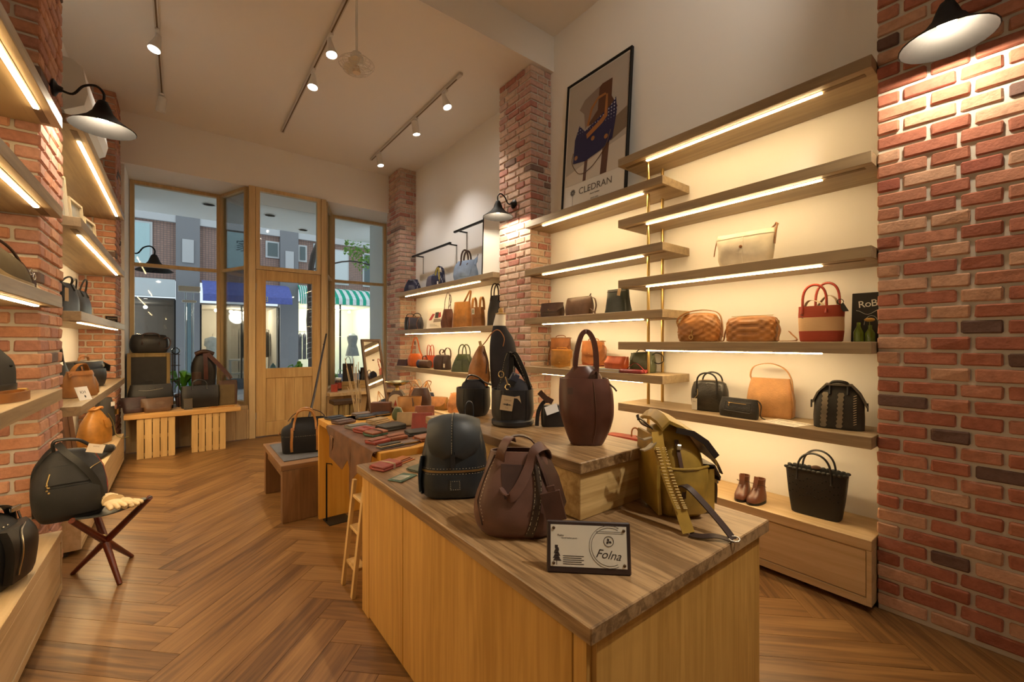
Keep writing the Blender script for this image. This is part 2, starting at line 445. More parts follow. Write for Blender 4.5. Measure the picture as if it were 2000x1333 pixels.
for z, lab in ((2.675, 'oak shelf under the air conditioner'), (2.060, 'oak shelf holding the row of white picture frames'),
               (1.487, 'oak shelf holding the pair of slate blue totes'), (.905, 'oak shelf holding the tan pouch and black briefcase')):
    shelf(lab, -.834, -.478, 3.675, 6.268, z, -.525, (3.95, 6.05))
# brass posts
for x, lab in ((2.718, 'slim brass post near the front edge of the staggered shelves'), (2.898, 'slim brass post close to the wall behind the staggered shelves')):
    t = thing('brass_post', lab, 'post', (x, 1.86, .347))
    zs = [.347, .784, .842, 1.008, 1.066, 1.242, 1.300, 1.467, 1.525, 1.704, 1.762, 1.929, 1.987, 2.157, 2.215, 2.386, 2.444, 2.616]
    for k in range(0, len(zs), 2):
        part('post_section', M_BRASS, t, lambda m: m.lathe([(.011, zs[k]-.347), (.011, zs[k+1]-.347)], 14), True)
# low benches along the walls
def low_bench(label, x0, x1, y0, y1, zt, toe, drawers):
    cx, cy = (x0+x1)/2, (y0+y1)/2; t = thing('low_bench', label, 'bench', (cx, cy, 0))
    right = x1 > 1
    fx = x0 if right else x1; s = 1 if right else -1
    part('top', M_BENCH, t, lambda m: m.bev(x0-cx, x1-cx, y0-cy, y1-cy, zt-.05, zt, .002))
    inner = fx+s*.012
    part('carcass', M_BENCH, t, lambda m: m.box(min(inner, x1 if right else x0)-cx, max(inner, x1 if right else x0)-cx, y0+.001-cy, y1-.001-cy, .03, zt-.052))
    part('plinth', plain('plinth_dark', (.05, .035, .02), .8), t, lambda m: m.box(min(fx+s*.06, fx+s*.2)-cx, max(fx+s*.06, fx+s*.2)-cx, y0+.01-cy, y1-.01-cy, 0, .03))
    for ya, yb in ((y0, y0+.02), (y1-.02, y1)): part('end_panel', M_BENCH, t, lambda m: m.bev(min(fx, inner+s*.2)-cx, max(fx, inner+s*.2)-cx, ya-cy, yb-cy, .03, zt-.051, .001))
    n = drawers; w = (y1-y0-.044)/n
    for k in range(n):
        a = y0+.022+k*w
        part('drawer_front', M_BENCH, t, lambda m: m.bev(min(fx+s*.003, inner)-cx, max(fx+s*.003, inner)-cx, a+.001-cy, a+w-.002-cy, .07, zt-.057, .0015))
    part('bottom_rail', M_BENCH, t, lambda m: m.box(min(fx, inner)-cx, max(fx, inner)-cx, y0+.02-cy, y1-.02-cy, .03, .066))
    return t
low_bench('low maple bench holding the brown shoes and the black perforated tote', XF, 2.948, .552, 3.148, .347, 0, 2)
low_bench('low maple bench holding the peach bags', XF, 2.948, 3.675, 6.268, .40, 0, 2)
low_bench('low maple bench holding the black zip bag beside the tripod stool', -.834, -.478, 1.0, 3.148, .332, 0, 2)
low_bench('low maple bench holding the mustard backpack and folded jacket', -.834, -.478, 3.675, 6.20, .31, 0, 2)

# ---------------------------------------------------------------- shop front: frames, panes, door
def member(m, a, b, z0, z1, th=.05, dp=.06):
    """upright / rail box running in plan from a to b"""
    a, b = Vector(a), Vector(b); d = (b-a).normalized(); n = Vector((-d.y, d.x))*dp/2
    vs = []
    for z in (z0, z1):
        for p in (a-n, b-n, b+n, a+n): vs.append((p.x, p.y, z))
    m.add(vs, [(0,3,2,1),(4,5,6,7),(0,1,5,4),(1,2,6,5),(2,3,7,6),(3,0,4,7)])
def window(name, a, b, zb, zt, rails, fr=.045, dp=.07):
    w = sroot(name); a, b = Vector(a), Vector(b); d = (b-a).normalized()
    part('frame', M_FRAME, w, lambda m: (member(m, a, a+d*fr, zb, zt, dp=dp), member(m, b-d*fr, b, zb, zt, dp=dp), member(m, a+d*fr, b-d*fr, zb, zb+fr, dp=dp), member(m, a+d*fr, b-d*fr, zt-fr, zt, dp=dp)))
    zs = [zb+fr]+[q for r_ in rails for q in (r_-fr/2, r_+fr/2)]+[zt-fr]
    for r_ in rails: part('glazing_bar', M_FRAME, w, lambda m: member(m, a+d*fr, b-d*fr, r_-fr/2, r_+fr/2, dp=dp*.8))
    for k in range(0, len(zs), 2):
        part('pane', M_GLASS, w, lambda m: member(m, a+d*fr, b-d*fr, zs[k], zs[k+1], dp=.006))
    return w
window('window_1', (-.515, 7.40), (.455, 7.40), .45, 3.398, [2.31])
window('window_2', (.475, 7.385), (.725, 6.755), .45, 3.398, [2.31], .04)
window('window_3', (.805, 6.70), (1.63, 6.70), 2.285, 3.398, [], .05, .07)
window('window_4', (1.955, 7.385), (1.71, 6.755), .55, 3.398, [2.31], .04)
window('window_5', (1.975, 7.40), (2.895, 7.40), .55, 3.398, [2.31])
struct(MB().bev(.725, .80, 6.655, 6.745, 0, 3.398, .003).build('trim_1', M_FRAME))
struct(MB().bev(1.635, 1.705, 6.655, 6.745, 0, 3.398, .003).build('trim_2', M_FRAME))
d1 = sroot('door_1')
part('stile', M_DOOR, d1, lambda m: m.bev(.806, .925, 6.675, 6.725, .012, 2.280, .003)); part('stile', M_DOOR, d1, lambda m: m.bev(1.515, 1.630, 6.675, 6.725, .012, 2.280, .003))
for z0, z1 in ((.012, .20), (.80, .935), (2.14, 2.28)): part('rail', M_DOOR, d1, lambda m: m.bev(.926, 1.514, 6.675, 6.725, z0, z1, .003))
part('pane', M_GLASS, d1, lambda m: m.box(.926, 1.514, 6.697, 6.703, .936, 2.139))
for k in range(5):
    a = .927+k*.1174; part('panel_board', M_DOOR, d1, lambda m: m.bev(a, a+.1164, 6.690, 6.712, .201, .799, .003))
part('hinge', plain('hinge_steel', (.35, .33, .30), .4, .8), d1, lambda m: (m.box(.800, .812, 6.660, 6.674, 2.0, 2.09), m.box(.800, .812, 6.660, 6.674, .25, .34)))
# panelled plinths under the display windows
pl = sroot('trim_3'); k = 0; x = -.50
while x < .71:
    part('panel_board', M_PANEL, pl, lambda m: m.bev(x, min(x+.118, .722), 6.655, 6.675, .004, .40, .003)); x += .1195
part('display_floor', M_PANEL, pl, lambda m: m.box(-.515, .72, 6.676, 7.36, .40, .449))
pr = sroot('trim_4'); x = 1.71
while x < 2.62:
    part('panel_board', M_PANEL, pr, lambda m: m.bev(x, min(x+.118, 2.67), 6.66, 6.68, .004, .496, .003)); x += .1195
part('display_ledge', M_BENCH, pr, lambda m: m.bev(1.710, 2.675, 6.50, 6.79, .500, .549, .004))
part('display_floor', M_PANEL, pr, lambda m: m.box(1.712, 2.89, 6.791, 7.36, .500, .549))
# ---------------------------------------------------------------- lamps
def spot_light(name, loc, to, w, ang, blend=.6, col=SPOTC, r=.03, parent=None):
    l = bpy.data.lights.new(name, 'SPOT'); l.energy = w; l.color = col; l.spot_size = R(ang); l.spot_blend = blend; l.shadow_soft_size = r
    o = bpy.data.objects.new(name, l); COL.objects.link(o)
    d = Vector(to)-Vector(loc); q = d.to_track_quat('-Z', 'Y')
    if parent is not None:
        o.parent = parent; pm = Matrix.Translation(parent.location) @ parent.rotation_euler.to_matrix().to_4x4()
        mw = Matrix.Translation(loc) @ q.to_matrix().to_4x4(); ml = pm.inverted() @ mw
        o.location = ml.to_translation(); o.rotation_euler = ml.to_euler()
    else: o.location = loc; o.rotation_euler = q.to_euler()
    return o
M_BULB = emit('bulb_glow', (1, .86, .66), 30.0); M_TRK = emit('track_lens_glow', (1, .93, .82), 22.0)
def track(label, x, y0, y1, z=3.97):
    t = thing('light_track', label, 'track', (x, (y0+y1)/2, z)); c = (y0+y1)/2
    part('rail', plain('track_white', (.62, .58, .52), .5), t, lambda m: m.bev(-.017, .017, y0-c, y1-c, .002, .030, .002))
    part('slot', M_CHAN, t, lambda m: m.box(-.006, .006, y0+.03-c, y1-.03-c, 0, .0019))
    part('end_feed', plain('track_white', 0), t, lambda m: m.bev(-.02, .02, y0-.06-c, y0-c, .002, .030, .002))
    return t
track('white ceiling light track above the left shelves', -.155, 2.6, 6.10); track('white ceiling light track in the middle beside the fan', 1.03, 2.4, 6.10)
track('white ceiling light track above the right hand shelves', 2.22, 3.74, 6.24)
def track_head(label, x, y, aim, kind='cone', w=TRACK_W, ang=70, zt=3.969, lc=SPOTC):
    t = thing('track_spotlight', label, 'spotlight', (x, y, zt))
    aim = Vector(aim); hub = Vector((x, y, zt-.085)); d = (aim-hub).normalized()
    q = (-d).to_track_quat('Z', 'Y').to_matrix().to_4x4(); Mh = Matrix.Translation((0, 0, -.085)) @ q
    mt = plain('spot_white', (.74, .72, .68), .4)
    part('adapter', mt, t, lambda m: (m.bev(-.016, .016, -.045, .045, -.022, -.001, .003), m.lathe([(.008, -.09), (.008, -.02)], 10)))
    if kind == 'cone': prof = [(.018, .05), (.024, .02), (.034, -.03), (.046, -.075), (.048, -.10), (.044, -.10), (.04, -.085)]
    else: prof = [(.03, .06), (.04, .05), (.042, -.06), (.044, -.10), (.040, -.10), (.038, -.085)]
    part('housing', mt, t, lambda m: m.lathe(prof, 18, Mh, True), True)
    if w > 0:
        part('lens', M_TRK, t, lambda m: m.lathe([(.001, -.092), (.038, -.092), (.038, -.0865)], 18, Mh), True)
        spot_light('spot_beam', hub+d*.112, aim, w, ang, .8, lc, .04, t)
    return t
track_head('white cone spotlight on the left track', -.155, 4.75, (-.75, 4.3, 1.2)); track_head('unlit white box spotlight at the end of the left track', -.155, 5.95, (-.5, 6.4, 1.5), 'can', 0)
track_head('white cone spotlight on the middle track close to the fan', 1.03, 3.90, (1.25, 3.2, .7)); track_head('white cone spotlight on the middle track aimed at the black bag', 1.03, 4.50, (.7, 3.9, .4))
track_head('white cone spotlight on the right track nearest its feed end', 2.22, 4.02, (2.7, 3.4, 1.6)); track_head('white can spotlight halfway along the right track', 2.22, 4.74, (2.6, 4.7, 1.6), 'can', 26, 95, 3.969, (1, .97, .94)); track_head('white can spotlight at the window end of the right track', 2.22, 5.9, (2.5, 5.6, 1.8), 'can', 16, 95, 3.969, (1, .97, .94))
# tracks further back in the shop, over the counter
track('white ceiling light track over the counter', 1.75, -1.6, 2.2, 4.32); 
for x, y, aim, w, lab in ((1.75, -.9, (1.22, .98, .79), 150, 'aimed at the riser'), (1.75, -.2, (.9, 1.5, .7), 22, 'aimed at the slate backpack'), (1.75, -1.4, (-.2, 1.8, 0), 34, 'aimed at the left aisle'), (1.75, .6, (2.94, 2.0, 3.35), 12, 'aimed at the wall beside the poster')):
    track_head('white cone spotlight over the counter '+lab, x, y, aim, 'cone', w, 26 if 'riser' in lab else 80, 4.319)
def wall_lamp(label, base, out, hook=.13, w=LAMP_W, drop=.0, lit=True, sc=1.0, tilt=0.0):
    """black enamel barn lamp: wall rose, goose neck, bell shade, bulb. out = unit vector off the wall"""
    t = thing('wall_lamp', label, 'lamp', base); o = Vector(out)
    rose = Matrix.Translation((0, 0, 0)) @ o.to_track_quat('Z', 'Y').to_matrix().to_4x4()
    part('wall_rose', M_BLACK, t, lambda m: m.lathe([(.001, .0), (.045*sc, .0), (.045*sc, .008), (.02*sc, .022), (.012*sc, .04)], 18, rose), True)
    rch = .20*sc; top = .07*sc
    pts = spline([o*.02, o*(rch*.38)+vec(0, 0, -.01*sc), o*(rch*.6)+vec(0, 0, .05*sc), o*(rch*.86)+vec(0, 0, top), o*rch*1.02+vec(0, 0, .035*sc), o*rch+vec(0, 0, -.02*sc)], 6)
    part('goose_neck', M_BLACK, t, lambda m: m.tube(pts, .0065*sc, 8), True)
    c = o*rch; Ms = Matrix.Translation(c) @ Matrix.Rotation(tilt, 4, o.cross(vec(0, 0, 1)).normalized())
    p = [(.012, -.005), (.022, -.012), (.034, -.04), (.046, -.075), (.075, -.112), (.12, -.145), (.150, -.165)]
    prof = [(a*sc, b*sc) for a, b in p]; inner = [((a-.004)*sc, (b-.003)*sc) for a, b in p[::-1]]
    part('shade', plain('lamp_black_enamel', (.012, .011, .010), .62, 0, .2), t, lambda m: m.lathe(prof+inner, 26, Ms, True), True)
    part('bulb_holder', M_BLACK, t, lambda m: m.lathe([(.018*sc, -.03*sc), (.018*sc, -.062*sc)], 12, Ms), True)
    part('bulb', M_BULB if lit else plain('bulb_off', (.7, .68, .6), .2), t, lambda m: m.ball((0, 0, -.092*sc), (.030*sc, .030*sc, .036*sc), 14, 9, Ms), True)
    if lit:
        l = bpy.data.lights.new('lamp_light', 'POINT'); l.energy = w; l.color = (1, .84, .62); l.shadow_soft_size = .03*sc
        lo = bpy.data.objects.new('lamp_light', l); COL.objects.link(lo); lo.parent = t; lo.location = Ms @ vec(0, 0, -.142*sc)
    return t
wall_lamp('black barn lamp glowing on the big red brick wall', (2.678, .285, 2.70), (-1, 0, 0))
wall_lamp('black barn lamp glowing on the middle right brick pier', (2.678, 3.41, 2.70), (-1, 0, 0))
wall_lamp('black barn lamp glowing on the left brick pier', (-.553, 3.40, 2.70), (1, 0, 0))
# air conditioner and fan
t = thing('air_conditioner', 'white split air conditioner mounted high behind the left brick pier', 'air conditioner', (-.834, 4.45, 2.80))
sec = [(0, 0), (.24, 0), (.335, .06), (.352, .14), (.33, .30), (.28, .345), (0, .345)]
def acb(m):
    rings = [[(x, y, z) for x, z in sec] for y in (-.50, .50)]; m.ring_loft([r[::-1] for r in rings])
part('housing', M_WHITE, t, acb); part('grille', plain('ac_grey', (.42, .42, .41), .5), t, lambda m: [m.box(.05+k*.045, .075+k*.045, -.46, .46, -.012, -.0005) for k in range(4)])
part('side_vent', plain('ac_grey', 0), t, lambda m: [m.box(.06+k*.05, .085+k*.05, -.506, -.5005, .03, .10) for k in range(4)])
t = thing('ceiling_fan', 'small white caged orbit fan on a rod from the ceiling', 'fan', (1.06, 3.29, 3.998))
part('rod', M_WHITE, t, lambda m: m.lathe([(.010, -.50), (.010, -.02), (.05, -.001)], 12), True)
part('motor', M_WHITE, t, lambda m: m.lathe([(.001, -.50), (.035, -.50), (.05, -.53), (.05, -.555), (.028, -.565), (.001, -.565)][::-1], 18), True)
def cage(m):
    for rr, z in ((.10, -.56), (.13, -.585), (.10, -.625), (.055, -.64)):
        m.tube([(rr*math.cos(a*2*PI/24), rr*math.sin(a*2*PI/24), z) for a in range(24)], .0022, 5, closed=True)
    for k in range(14):
        a = 2*PI*k/14; m.tube([(q*math.cos(a), q*math.sin(a), z) for q, z in ((.05, -.55), (.10, -.56), (.13, -.585), (.10, -.625), (.03, -.645))], .0018, 4)
part('cage', plain('fan_wire', (.72, .70, .66), .4), t, cage, True)
def blades(m):
    for k in range(3):
        M = Matrix.Rotation(2*PI*k/3, 4, 'Z') @ Matrix.Translation((0, 0, -.595)) @ Matrix.Rotation(R(22), 4, 'X'); m.prism([(.02, -.018), (.07, -.045), (.112, -.04), (.115, .02), (.07, .045), (.02, .02)], -.0015, .0015, M)
part('blades', plain('fan_blade', (.70, .66, .56), .4), t, blades); part('front_cap', plain('fan_cap', (.72, .60, .45), .4), t, lambda m: m.lathe([(.001, -.655), (.028, -.65), (.03, -.638), (.02, -.60), (.001, -.60)], 16), True)
# ---------------------------------------------------------------- street outside
M_STONE = plain('street_stone', (.24, .24, .25), .8); M_CONC = plain('street_concrete', (.55, .55, .55), .8); M_DKST = plain('street_dark_stone', (.13, .13, .14), .7)
M_SOFF = plain('canopy_white', (.85, .86, .84), .8)
def tilemat(name, c, g, s):
    if name in MATS: return MATS[name]
    m, nt, N, L, b = nodes_of(name); v = objcoord(nt)
    mp = N.new('ShaderNodeMapping'); mp.inputs['Rotation'].default_value = (R(90), 0, 0); L.new(v, mp.inputs[0])
    t = N.new('ShaderNodeTexBrick'); t.offset = 0; t.inputs['Scale'].default_value = s; t.inputs['Color1'].default_value = lin(c); t.inputs['Color2'].default_value = lin([x*.85 for x in lin(c)[:3]]); t.inputs['Mortar'].default_value = lin(g)
    t.inputs['Mortar Size'].default_value = .05; t.inputs['Brick Width'].default_value = .6; t.inputs['Row Height'].default_value = .5
    L.new(mp.outputs[0], t.inputs['Vector']); L.new(t.outputs['Color'], b.inputs['Base Color']); b.inputs['Roughness'].default_value = .7; MATS[name] = m; return m
M_TILE = tilemat('facade_mosaic', '#a58476', (.16, .12, .11), 9.0)
struct(MB().box(-6, 14, 7.46, 16, -.14, -.02).build('floor_street', plain('street_paving', (.66, .67, .68), .85)))
struct(MB().box(-6, 9, 7.501, 9.7, 3.56, 3.85).box(-6, 9, 7.66, 7.80, 3.44, 3.559).build('ceiling_canopy', M_SOFF))
struct(MB().box(-.95, -.62, 7.501, 9.0, -.02, 3.56).build('wall_street_left', plain('street_white_wall', (.62, .63, .60), .8)))
struct(MB().box(2.93, 3.10, 7.501, 8.3, -.02, 3.56).build('wall_street_right', plain('street_white_wall', 0)))
for x, y, k in ((.37, 8.57, 'above the left display window'), (1.26, 8.63, 'in front of the shop door'), (1.95, 9.35, 'near the canopy edge')):
    t = thing('downlight', 'round lit downlight in the street canopy '+k, 'light', (x, y, 3.548))
    part('trim_ring', M_WHITE, t, lambda m: m.lathe([(.095, .0), (.095, .011), (.08, .011), (.08, .0)], 20), True); part('lens', emit('downlight_glow', (1, .96, .88), 12), t, lambda m: m.lathe([(.001, .002), (.079, .002), (.079, .010)], 20))
wall_lamp('black barn lamp outside on the white wall beside the window', (-.618, 8.35, 2.62), (1, 0, 0), lit=False, sc=1.55)
# building across the street
Y0 = 14.0
B = sroot('wall_street_building', (2.0, Y0+.4, -.02))
def bpart(n, m, *bx): return part(n, m, B, lambda q: [q.box(a-2.0, b-2.0, c-Y0-.4, d-Y0-.4, e+.02, f+.02) for a, b, c, d, e, f in bx])
for a, b in ((-.09, .41), (2.29, 2.77), (5.25, 5.75)): 
    bpart('pilaster', M_STONE, (a, b, Y0-.12, Y0+.3, -.02, 6.5)); bpart('pilaster_panel', M_CONC, (a+.13, b-.13, Y0-.15, Y0-.121, 3.35, 3.95))
for a, b in ((-3.5, -.091), (.411, 2.289), (2.771, 5.249), (5.751, 9)):
    bpart('lintel', M_CONC, (a, b, Y0-.10, Y0+.3, 4.36, 4.62)); bpart('mosaic_wall', M_TILE, (a, b, Y0, Y0+.3, 2.90, 4.359)); bpart('upper_wall', M_STONE, (a, b, Y0, Y0+.3, 4.621, 6.5))
M_WGL = plain('window_dark_glass', (.10, .13, .13), .1); M_TEAL = plain('teal_panel', (.45, .63, .64), .5)
def fwin(a, b, z0, z1, gm):
    f = bpart('window', plain('window_alu', (.60, .62, .62), .5), (a, b, Y0-.04, Y0-.001, z0, z1)); g = part('window_pane', gm, f, lambda q: q.box(a+.05-2.0, b-.05-2.0, -.47, -.441, z0+.05+.02, z1-.05+.02)); return f
fwin(-1.1, -.55, 3.2, 4.3, M_TEAL); fwin(1.93, 2.28, 3.72, 4.20, M_WGL); fwin(2.78, 3.02, 3.7, 4.2, M_WGL); fwin(3.2, 3.6, 3.0, 4.3, M_WGL); fwin(3.75, 4.25, 3.1, 4.2, plain('white_shutter', (.65, .70, .70), .6)); fwin(4.7, 5.1, 3.1, 4.2, M_WGL); fwin(1.58, 1.76, 3.3, 4.3, plain('white_shutter', 0))
# shops on the ground floor: recessed rooms
def shop(name, lab, a, b, zt, wallc, em, cx):
    t = B; c = (a+b)/2; c, D = 2.0, 1.0; pt = lambda n_, m_, f_, sm=False: part(n_, m_, B, lambda q: (f_(q), setattr(q, 'v', [(x_, y_+1.0, z_) for x_, y_, z_ in q.v])), sm)
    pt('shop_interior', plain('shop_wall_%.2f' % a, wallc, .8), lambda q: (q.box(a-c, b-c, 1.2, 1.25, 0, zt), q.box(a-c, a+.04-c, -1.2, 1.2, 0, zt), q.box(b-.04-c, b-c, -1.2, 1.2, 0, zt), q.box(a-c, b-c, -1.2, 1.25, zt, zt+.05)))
    pt('sill', M_DKST, lambda q: q.box(a-c, b-c, -1.42, -1.3, .02, .30))
    pt('pane', M_GLASS, lambda q: q.box(a-c, b-c, -1.36, -1.35, .30, zt))
    for k in range(3): pt('mullion', M_BLACK, lambda q: q.box(a+(b-a)*k/2-c-.02, a+(b-a)*k/2-c+.02, -1.38, -1.33, .30, zt))
    l = bpy.data.lights.new(name+'_light', 'POINT'); l.energy = em; l.color = (1, .88, .70); l.shadow_soft_size = .2
    o = bpy.data.objects.new(name+'_light', l); COL.objects.link(o); o.parent = t; o.location = ((a+b)/2-2.0, 1.0, zt-.25)
    for k in range(4): pt('ceiling_bulb', emit('shop_bulb', (1, .92, .78), 14), lambda q: q.ball(((a+b)/2-2.0-.6*(b-a)/2+k*.4*(b-a)/2, -.9+k*.35, zt-.12), .045, 10, 6), True)
    return t
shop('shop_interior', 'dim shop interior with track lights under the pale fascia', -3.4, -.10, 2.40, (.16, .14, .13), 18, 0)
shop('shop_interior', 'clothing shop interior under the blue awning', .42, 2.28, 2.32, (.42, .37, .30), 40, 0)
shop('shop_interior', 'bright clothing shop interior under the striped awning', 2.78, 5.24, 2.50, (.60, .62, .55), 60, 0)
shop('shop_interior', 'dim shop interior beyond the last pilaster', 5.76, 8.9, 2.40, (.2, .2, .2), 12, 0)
t = thing('shop_fascia', 'pale blank shop fascia across the street', 'sign', (-1.7, Y0-.1, 2.44)); part('board', plain('fascia_pale', (.62, .67, .68), .6), t, lambda q: q.bev(-1.7, 1.6, -.05, .05, 0, .44, .01))
def awning(lab, a, b, z0, z1, mats, out, n):
    t = thing('awning', lab, 'awning', ((a+b)/2, Y0-.165, z0)); w = (b-a)/n
    for k in range(n):
        x0 = a+k*w-(a+b)/2; x1 = x0+w
        pr = [(-.0, z1-z0), (-out*.45, (z1-z0)*.86), (-out*.85, (z1-z0)*.5), (-out, .16), (-out, 0)]
        def f(q):
            rings = [[(x0, y, z), (x1, y, z), (x1, y+.012, z-.012), (x0, y+.012, z-.012)] for y, z in pr]; q.ring_loft(rings)
        part('canvas_panel', mats[k % len(mats)], t, f)
    return t
aw = awning('blue canvas shop awning across the street', .44, 2.44, 2.33, 2.92, [fabric('awning_blue', (.12, .15, .45))], .85, 4)
text_mesh('awning_text', '日 日', .16, plain('awning_gold', (.6, .5, .2), .6), aw, front_frame(.25, -.856, .09))
awning('green and white striped shop awning across the street', 3.40, 5.22, 2.42, 2.95, [fabric('awning_green', (.02, .42, .27)), fabric('awning_white', (.80, .84, .84))], .75, 18)
awning('small green striped awning beside the pilaster', 2.74, 2.98, 2.42, 2.98, [fabric('awning_green', 0), fabric('awning_white', 0)], .3, 8)
sg = thing('shop_sign', 'pale teal sign board with one dark character', 'sign', (1.26, Y0-.13, 3.30)); part('board', M_TEAL, sg, lambda q: q.bev(-.26, .26, -.02, .125, 0, 1.0, .01))
text_mesh('sign_character', '家', .34, plain('sign_ink', (.03, .07, .09), .6), sg, front_frame(.10, -.0215, .62))
# garments, table and dress form in the shops
def garment(lab, x, y, z, c, h=.75, w=.34, g=None, rz=0.0):
    t = thing('garment', lab, 'garment', (x, y, z), rz, g); mt = fabric('cloth_%s' % lab.replace(' ', '_')[:40], c)
    def f(q): 
        rr = [(.02, .0), (w*.5, -.06), (w*.56, -.25), (w*.40, -.30), (w*.42, -h*.6), (w*.48, -h)]
        q.ring_loft([[(a*math.cos(k*PI/5), .05*math.sin(k*PI/5)*(1 if a > .03 else .2), z2) for k in range(10)] for a, z2 in rr][::-1])
    part('cloth', mt, t, f, True); part('hanger', M_BLACK, t, lambda q: q.tube([(0, 0, 0), (0, 0, .06), (.02, 0, .08)], .004, 5)); return t
for k in range(9): garment('coat on the rail inside the striped awning shop', 2.95+k*.13, 15.2, 1.58, [(.06, .06, .09), (.12, .12, .14), (.20, .17, .15), (.04, .04, .08)][k % 4], .85, .30, 'coats in the bright clothing shop', 1.2)
for k in range(6): garment('dark garment on the rail inside the blue awning shop', 1.5+k*.13, 15.3, 1.62, [(.10, .08, .06), (.24, .19, .15), (.06, .06, .07)][k % 3], .8, .3, 'garments in the blue awning shop', 1.2)
garment('pale shirt on a dress form inside the blue awning shop', .72, 14.7, 1.45, (.50, .55, .58), .6, .36)
for a, b, z, lab in ((2.85, 4.15, 1.63, 'coat rail in the bright clothing shop'), (1.4, 2.2, 1.67, 'clothes rail in the blue awning shop')):
    t = thing('clothes_rail', lab, 'rail', ((a+b)/2, 15.2 if z < 1.65 else 15.3, -.02)); part('rail', M_BLACK, t, lambda q: (q.tube([((a-b)/2, 0, 0), ((a-b)/2, 0, z+.02), ((b-a)/2, 0, z+.02), ((b-a)/2, 0, 0)], .012, 6)))
t = thing('display_table', 'white shelving table with folded clothes in the blue awning shop', 'table', (1.45, 14.5, -.02))
part('top', M_WHITE, t, lambda q: q.bev(-.35, .35, -.2, .2, .78, .82, .005)); part('shelf', M_WHITE, t, lambda q: q.bev(-.33, .33, -.18, .18, .40, .43, .005))
for sx in (-.33, .33):
    for sy in (-.18, .18): part('leg', M_WHITE, t, lambda q: q.box(sx-.015, sx+.015, sy-.015, sy+.015, 0, .78))
t = thing('dress_form', 'dress form in a grey dress with white collar', 'mannequin', (4.55, 14.55, -.02))
part('stand', M_WHITE, t, lambda q: q.lathe([(.22, 0), (.22, .02), (.02, .03), (.02, .85)], 16), True); part('dress', fabric('grey_dress', (.17, .18, .20)), t, lambda q: q.lathe([(.22, .85), (.17, 1.1), (.13, 1.22), (.17, 1.42), (.16, 1.52), (.06, 1.57)], 16), True)
part('collar', fabric('white_collar', (.8, .8, .78)), t, lambda q: q.lathe([(.15, 1.50), (.11, 1.56), (.06, 1.60), (.05, 1.58)], 16), True)
# tall clear patio heater
t = thing('patio_heater', 'tall glass tube patio heater with white cap on the pavement', 'heater', (.12, 9.0, -.02)); 
for sx in (-.052, .052): part('upright', plain('heater_steel', (.45, .55, .65), .25, .6), t, lambda q: q.lathe([(.010, .02), (.010, 2.15)], 10, Matrix.Translation((sx, 0, 0))), True)
part('base', M_STONE, t, lambda q: q.lathe([(.001, 0), (.2, 0), (.2, .03), (.16, .5), (.001, .5)], 18), True)
part('cap', M_WHITE, t, lambda q: q.bev(-.15, .15, -.10, .10, 2.16, 2.25, .01)); part('collar', M_WHITE, t, lambda q: q.bev(-.10, .10, -.05, .05, 1.98, 2.02, .01))
part('glass_tube', glassmat('heater_tube', (.75, .92, .95), 1), t, lambda q: q.lathe([(.035, .5), (.035, 1.97)], 12), True)
# tree wrapped in light wire, foliage
t = thing('street_tree', 'slender street tree wrapped in light wire', 'tree', (2.24, 10.0, -.02))
part('trunk', plain('bark', (.10, .08, .07), .9), t, lambda q: q.tube(spline([(0, 0, 0), (.02, 0, 1), (-.02, 0, 2), (.05, 0, 3.2), (.5, .1, 4.0)], 5), [.075]*10+[.06]*11, 9), True)
part('light_wire', plain('wire_pale', (.65, .65, .65), .5), t, lambda q: q.tube([(.083*math.cos(k*.8)+.01, .083*math.sin(k*.8), .9+k*.014) for k in range(110)], .004, 4))
part('branch', plain('bark', 0), t, lambda q: q.tube(spline([(.05, 0, 2.9), (.8, -.1, 3.15), (1.6, -.2, 3.0), (2.1, -.2, 2.75)], 5), .018, 6), True)
def leaves(n, cs, r, size, seed):
    q = MB(); g = random.Random(seed)
    for k in range(n):
        c = g.choice(cs); d = Vector((g.gauss(0, 1), g.gauss(0, 1), g.gauss(0, 1))).normalized()*r*g.random()**.4
        M = Matrix.Translation(Vector(c)+d) @ Matrix.Rotation(g.random()*6.3, 4, 'Z') @ Matrix.Rotation(g.uniform(-1.2, 1.2), 4, 'X'); s_ = size*g.uniform(.6, 1.2)
        q.add([(0, 0, 0), (s_*.4, s_*.5, .01), (0, s_, 0), (-s_*.4, s_*.5, .01)], [(0, 1, 2), (0, 2, 3)], M)
    return q
o = leaves(900, [(1.2, -.1, 3.25), (1.6, -.2, 3.1), (1.9, -.2, 2.95), (2.2, -.2, 2.7), (1.0, 0, 3.5), (2.4, -.2, 3.1)], .34, .09, 3).build('foliage', plain('leaf_light', (.20, .38, .06), .5), t); o['kind'] = 'stuff'
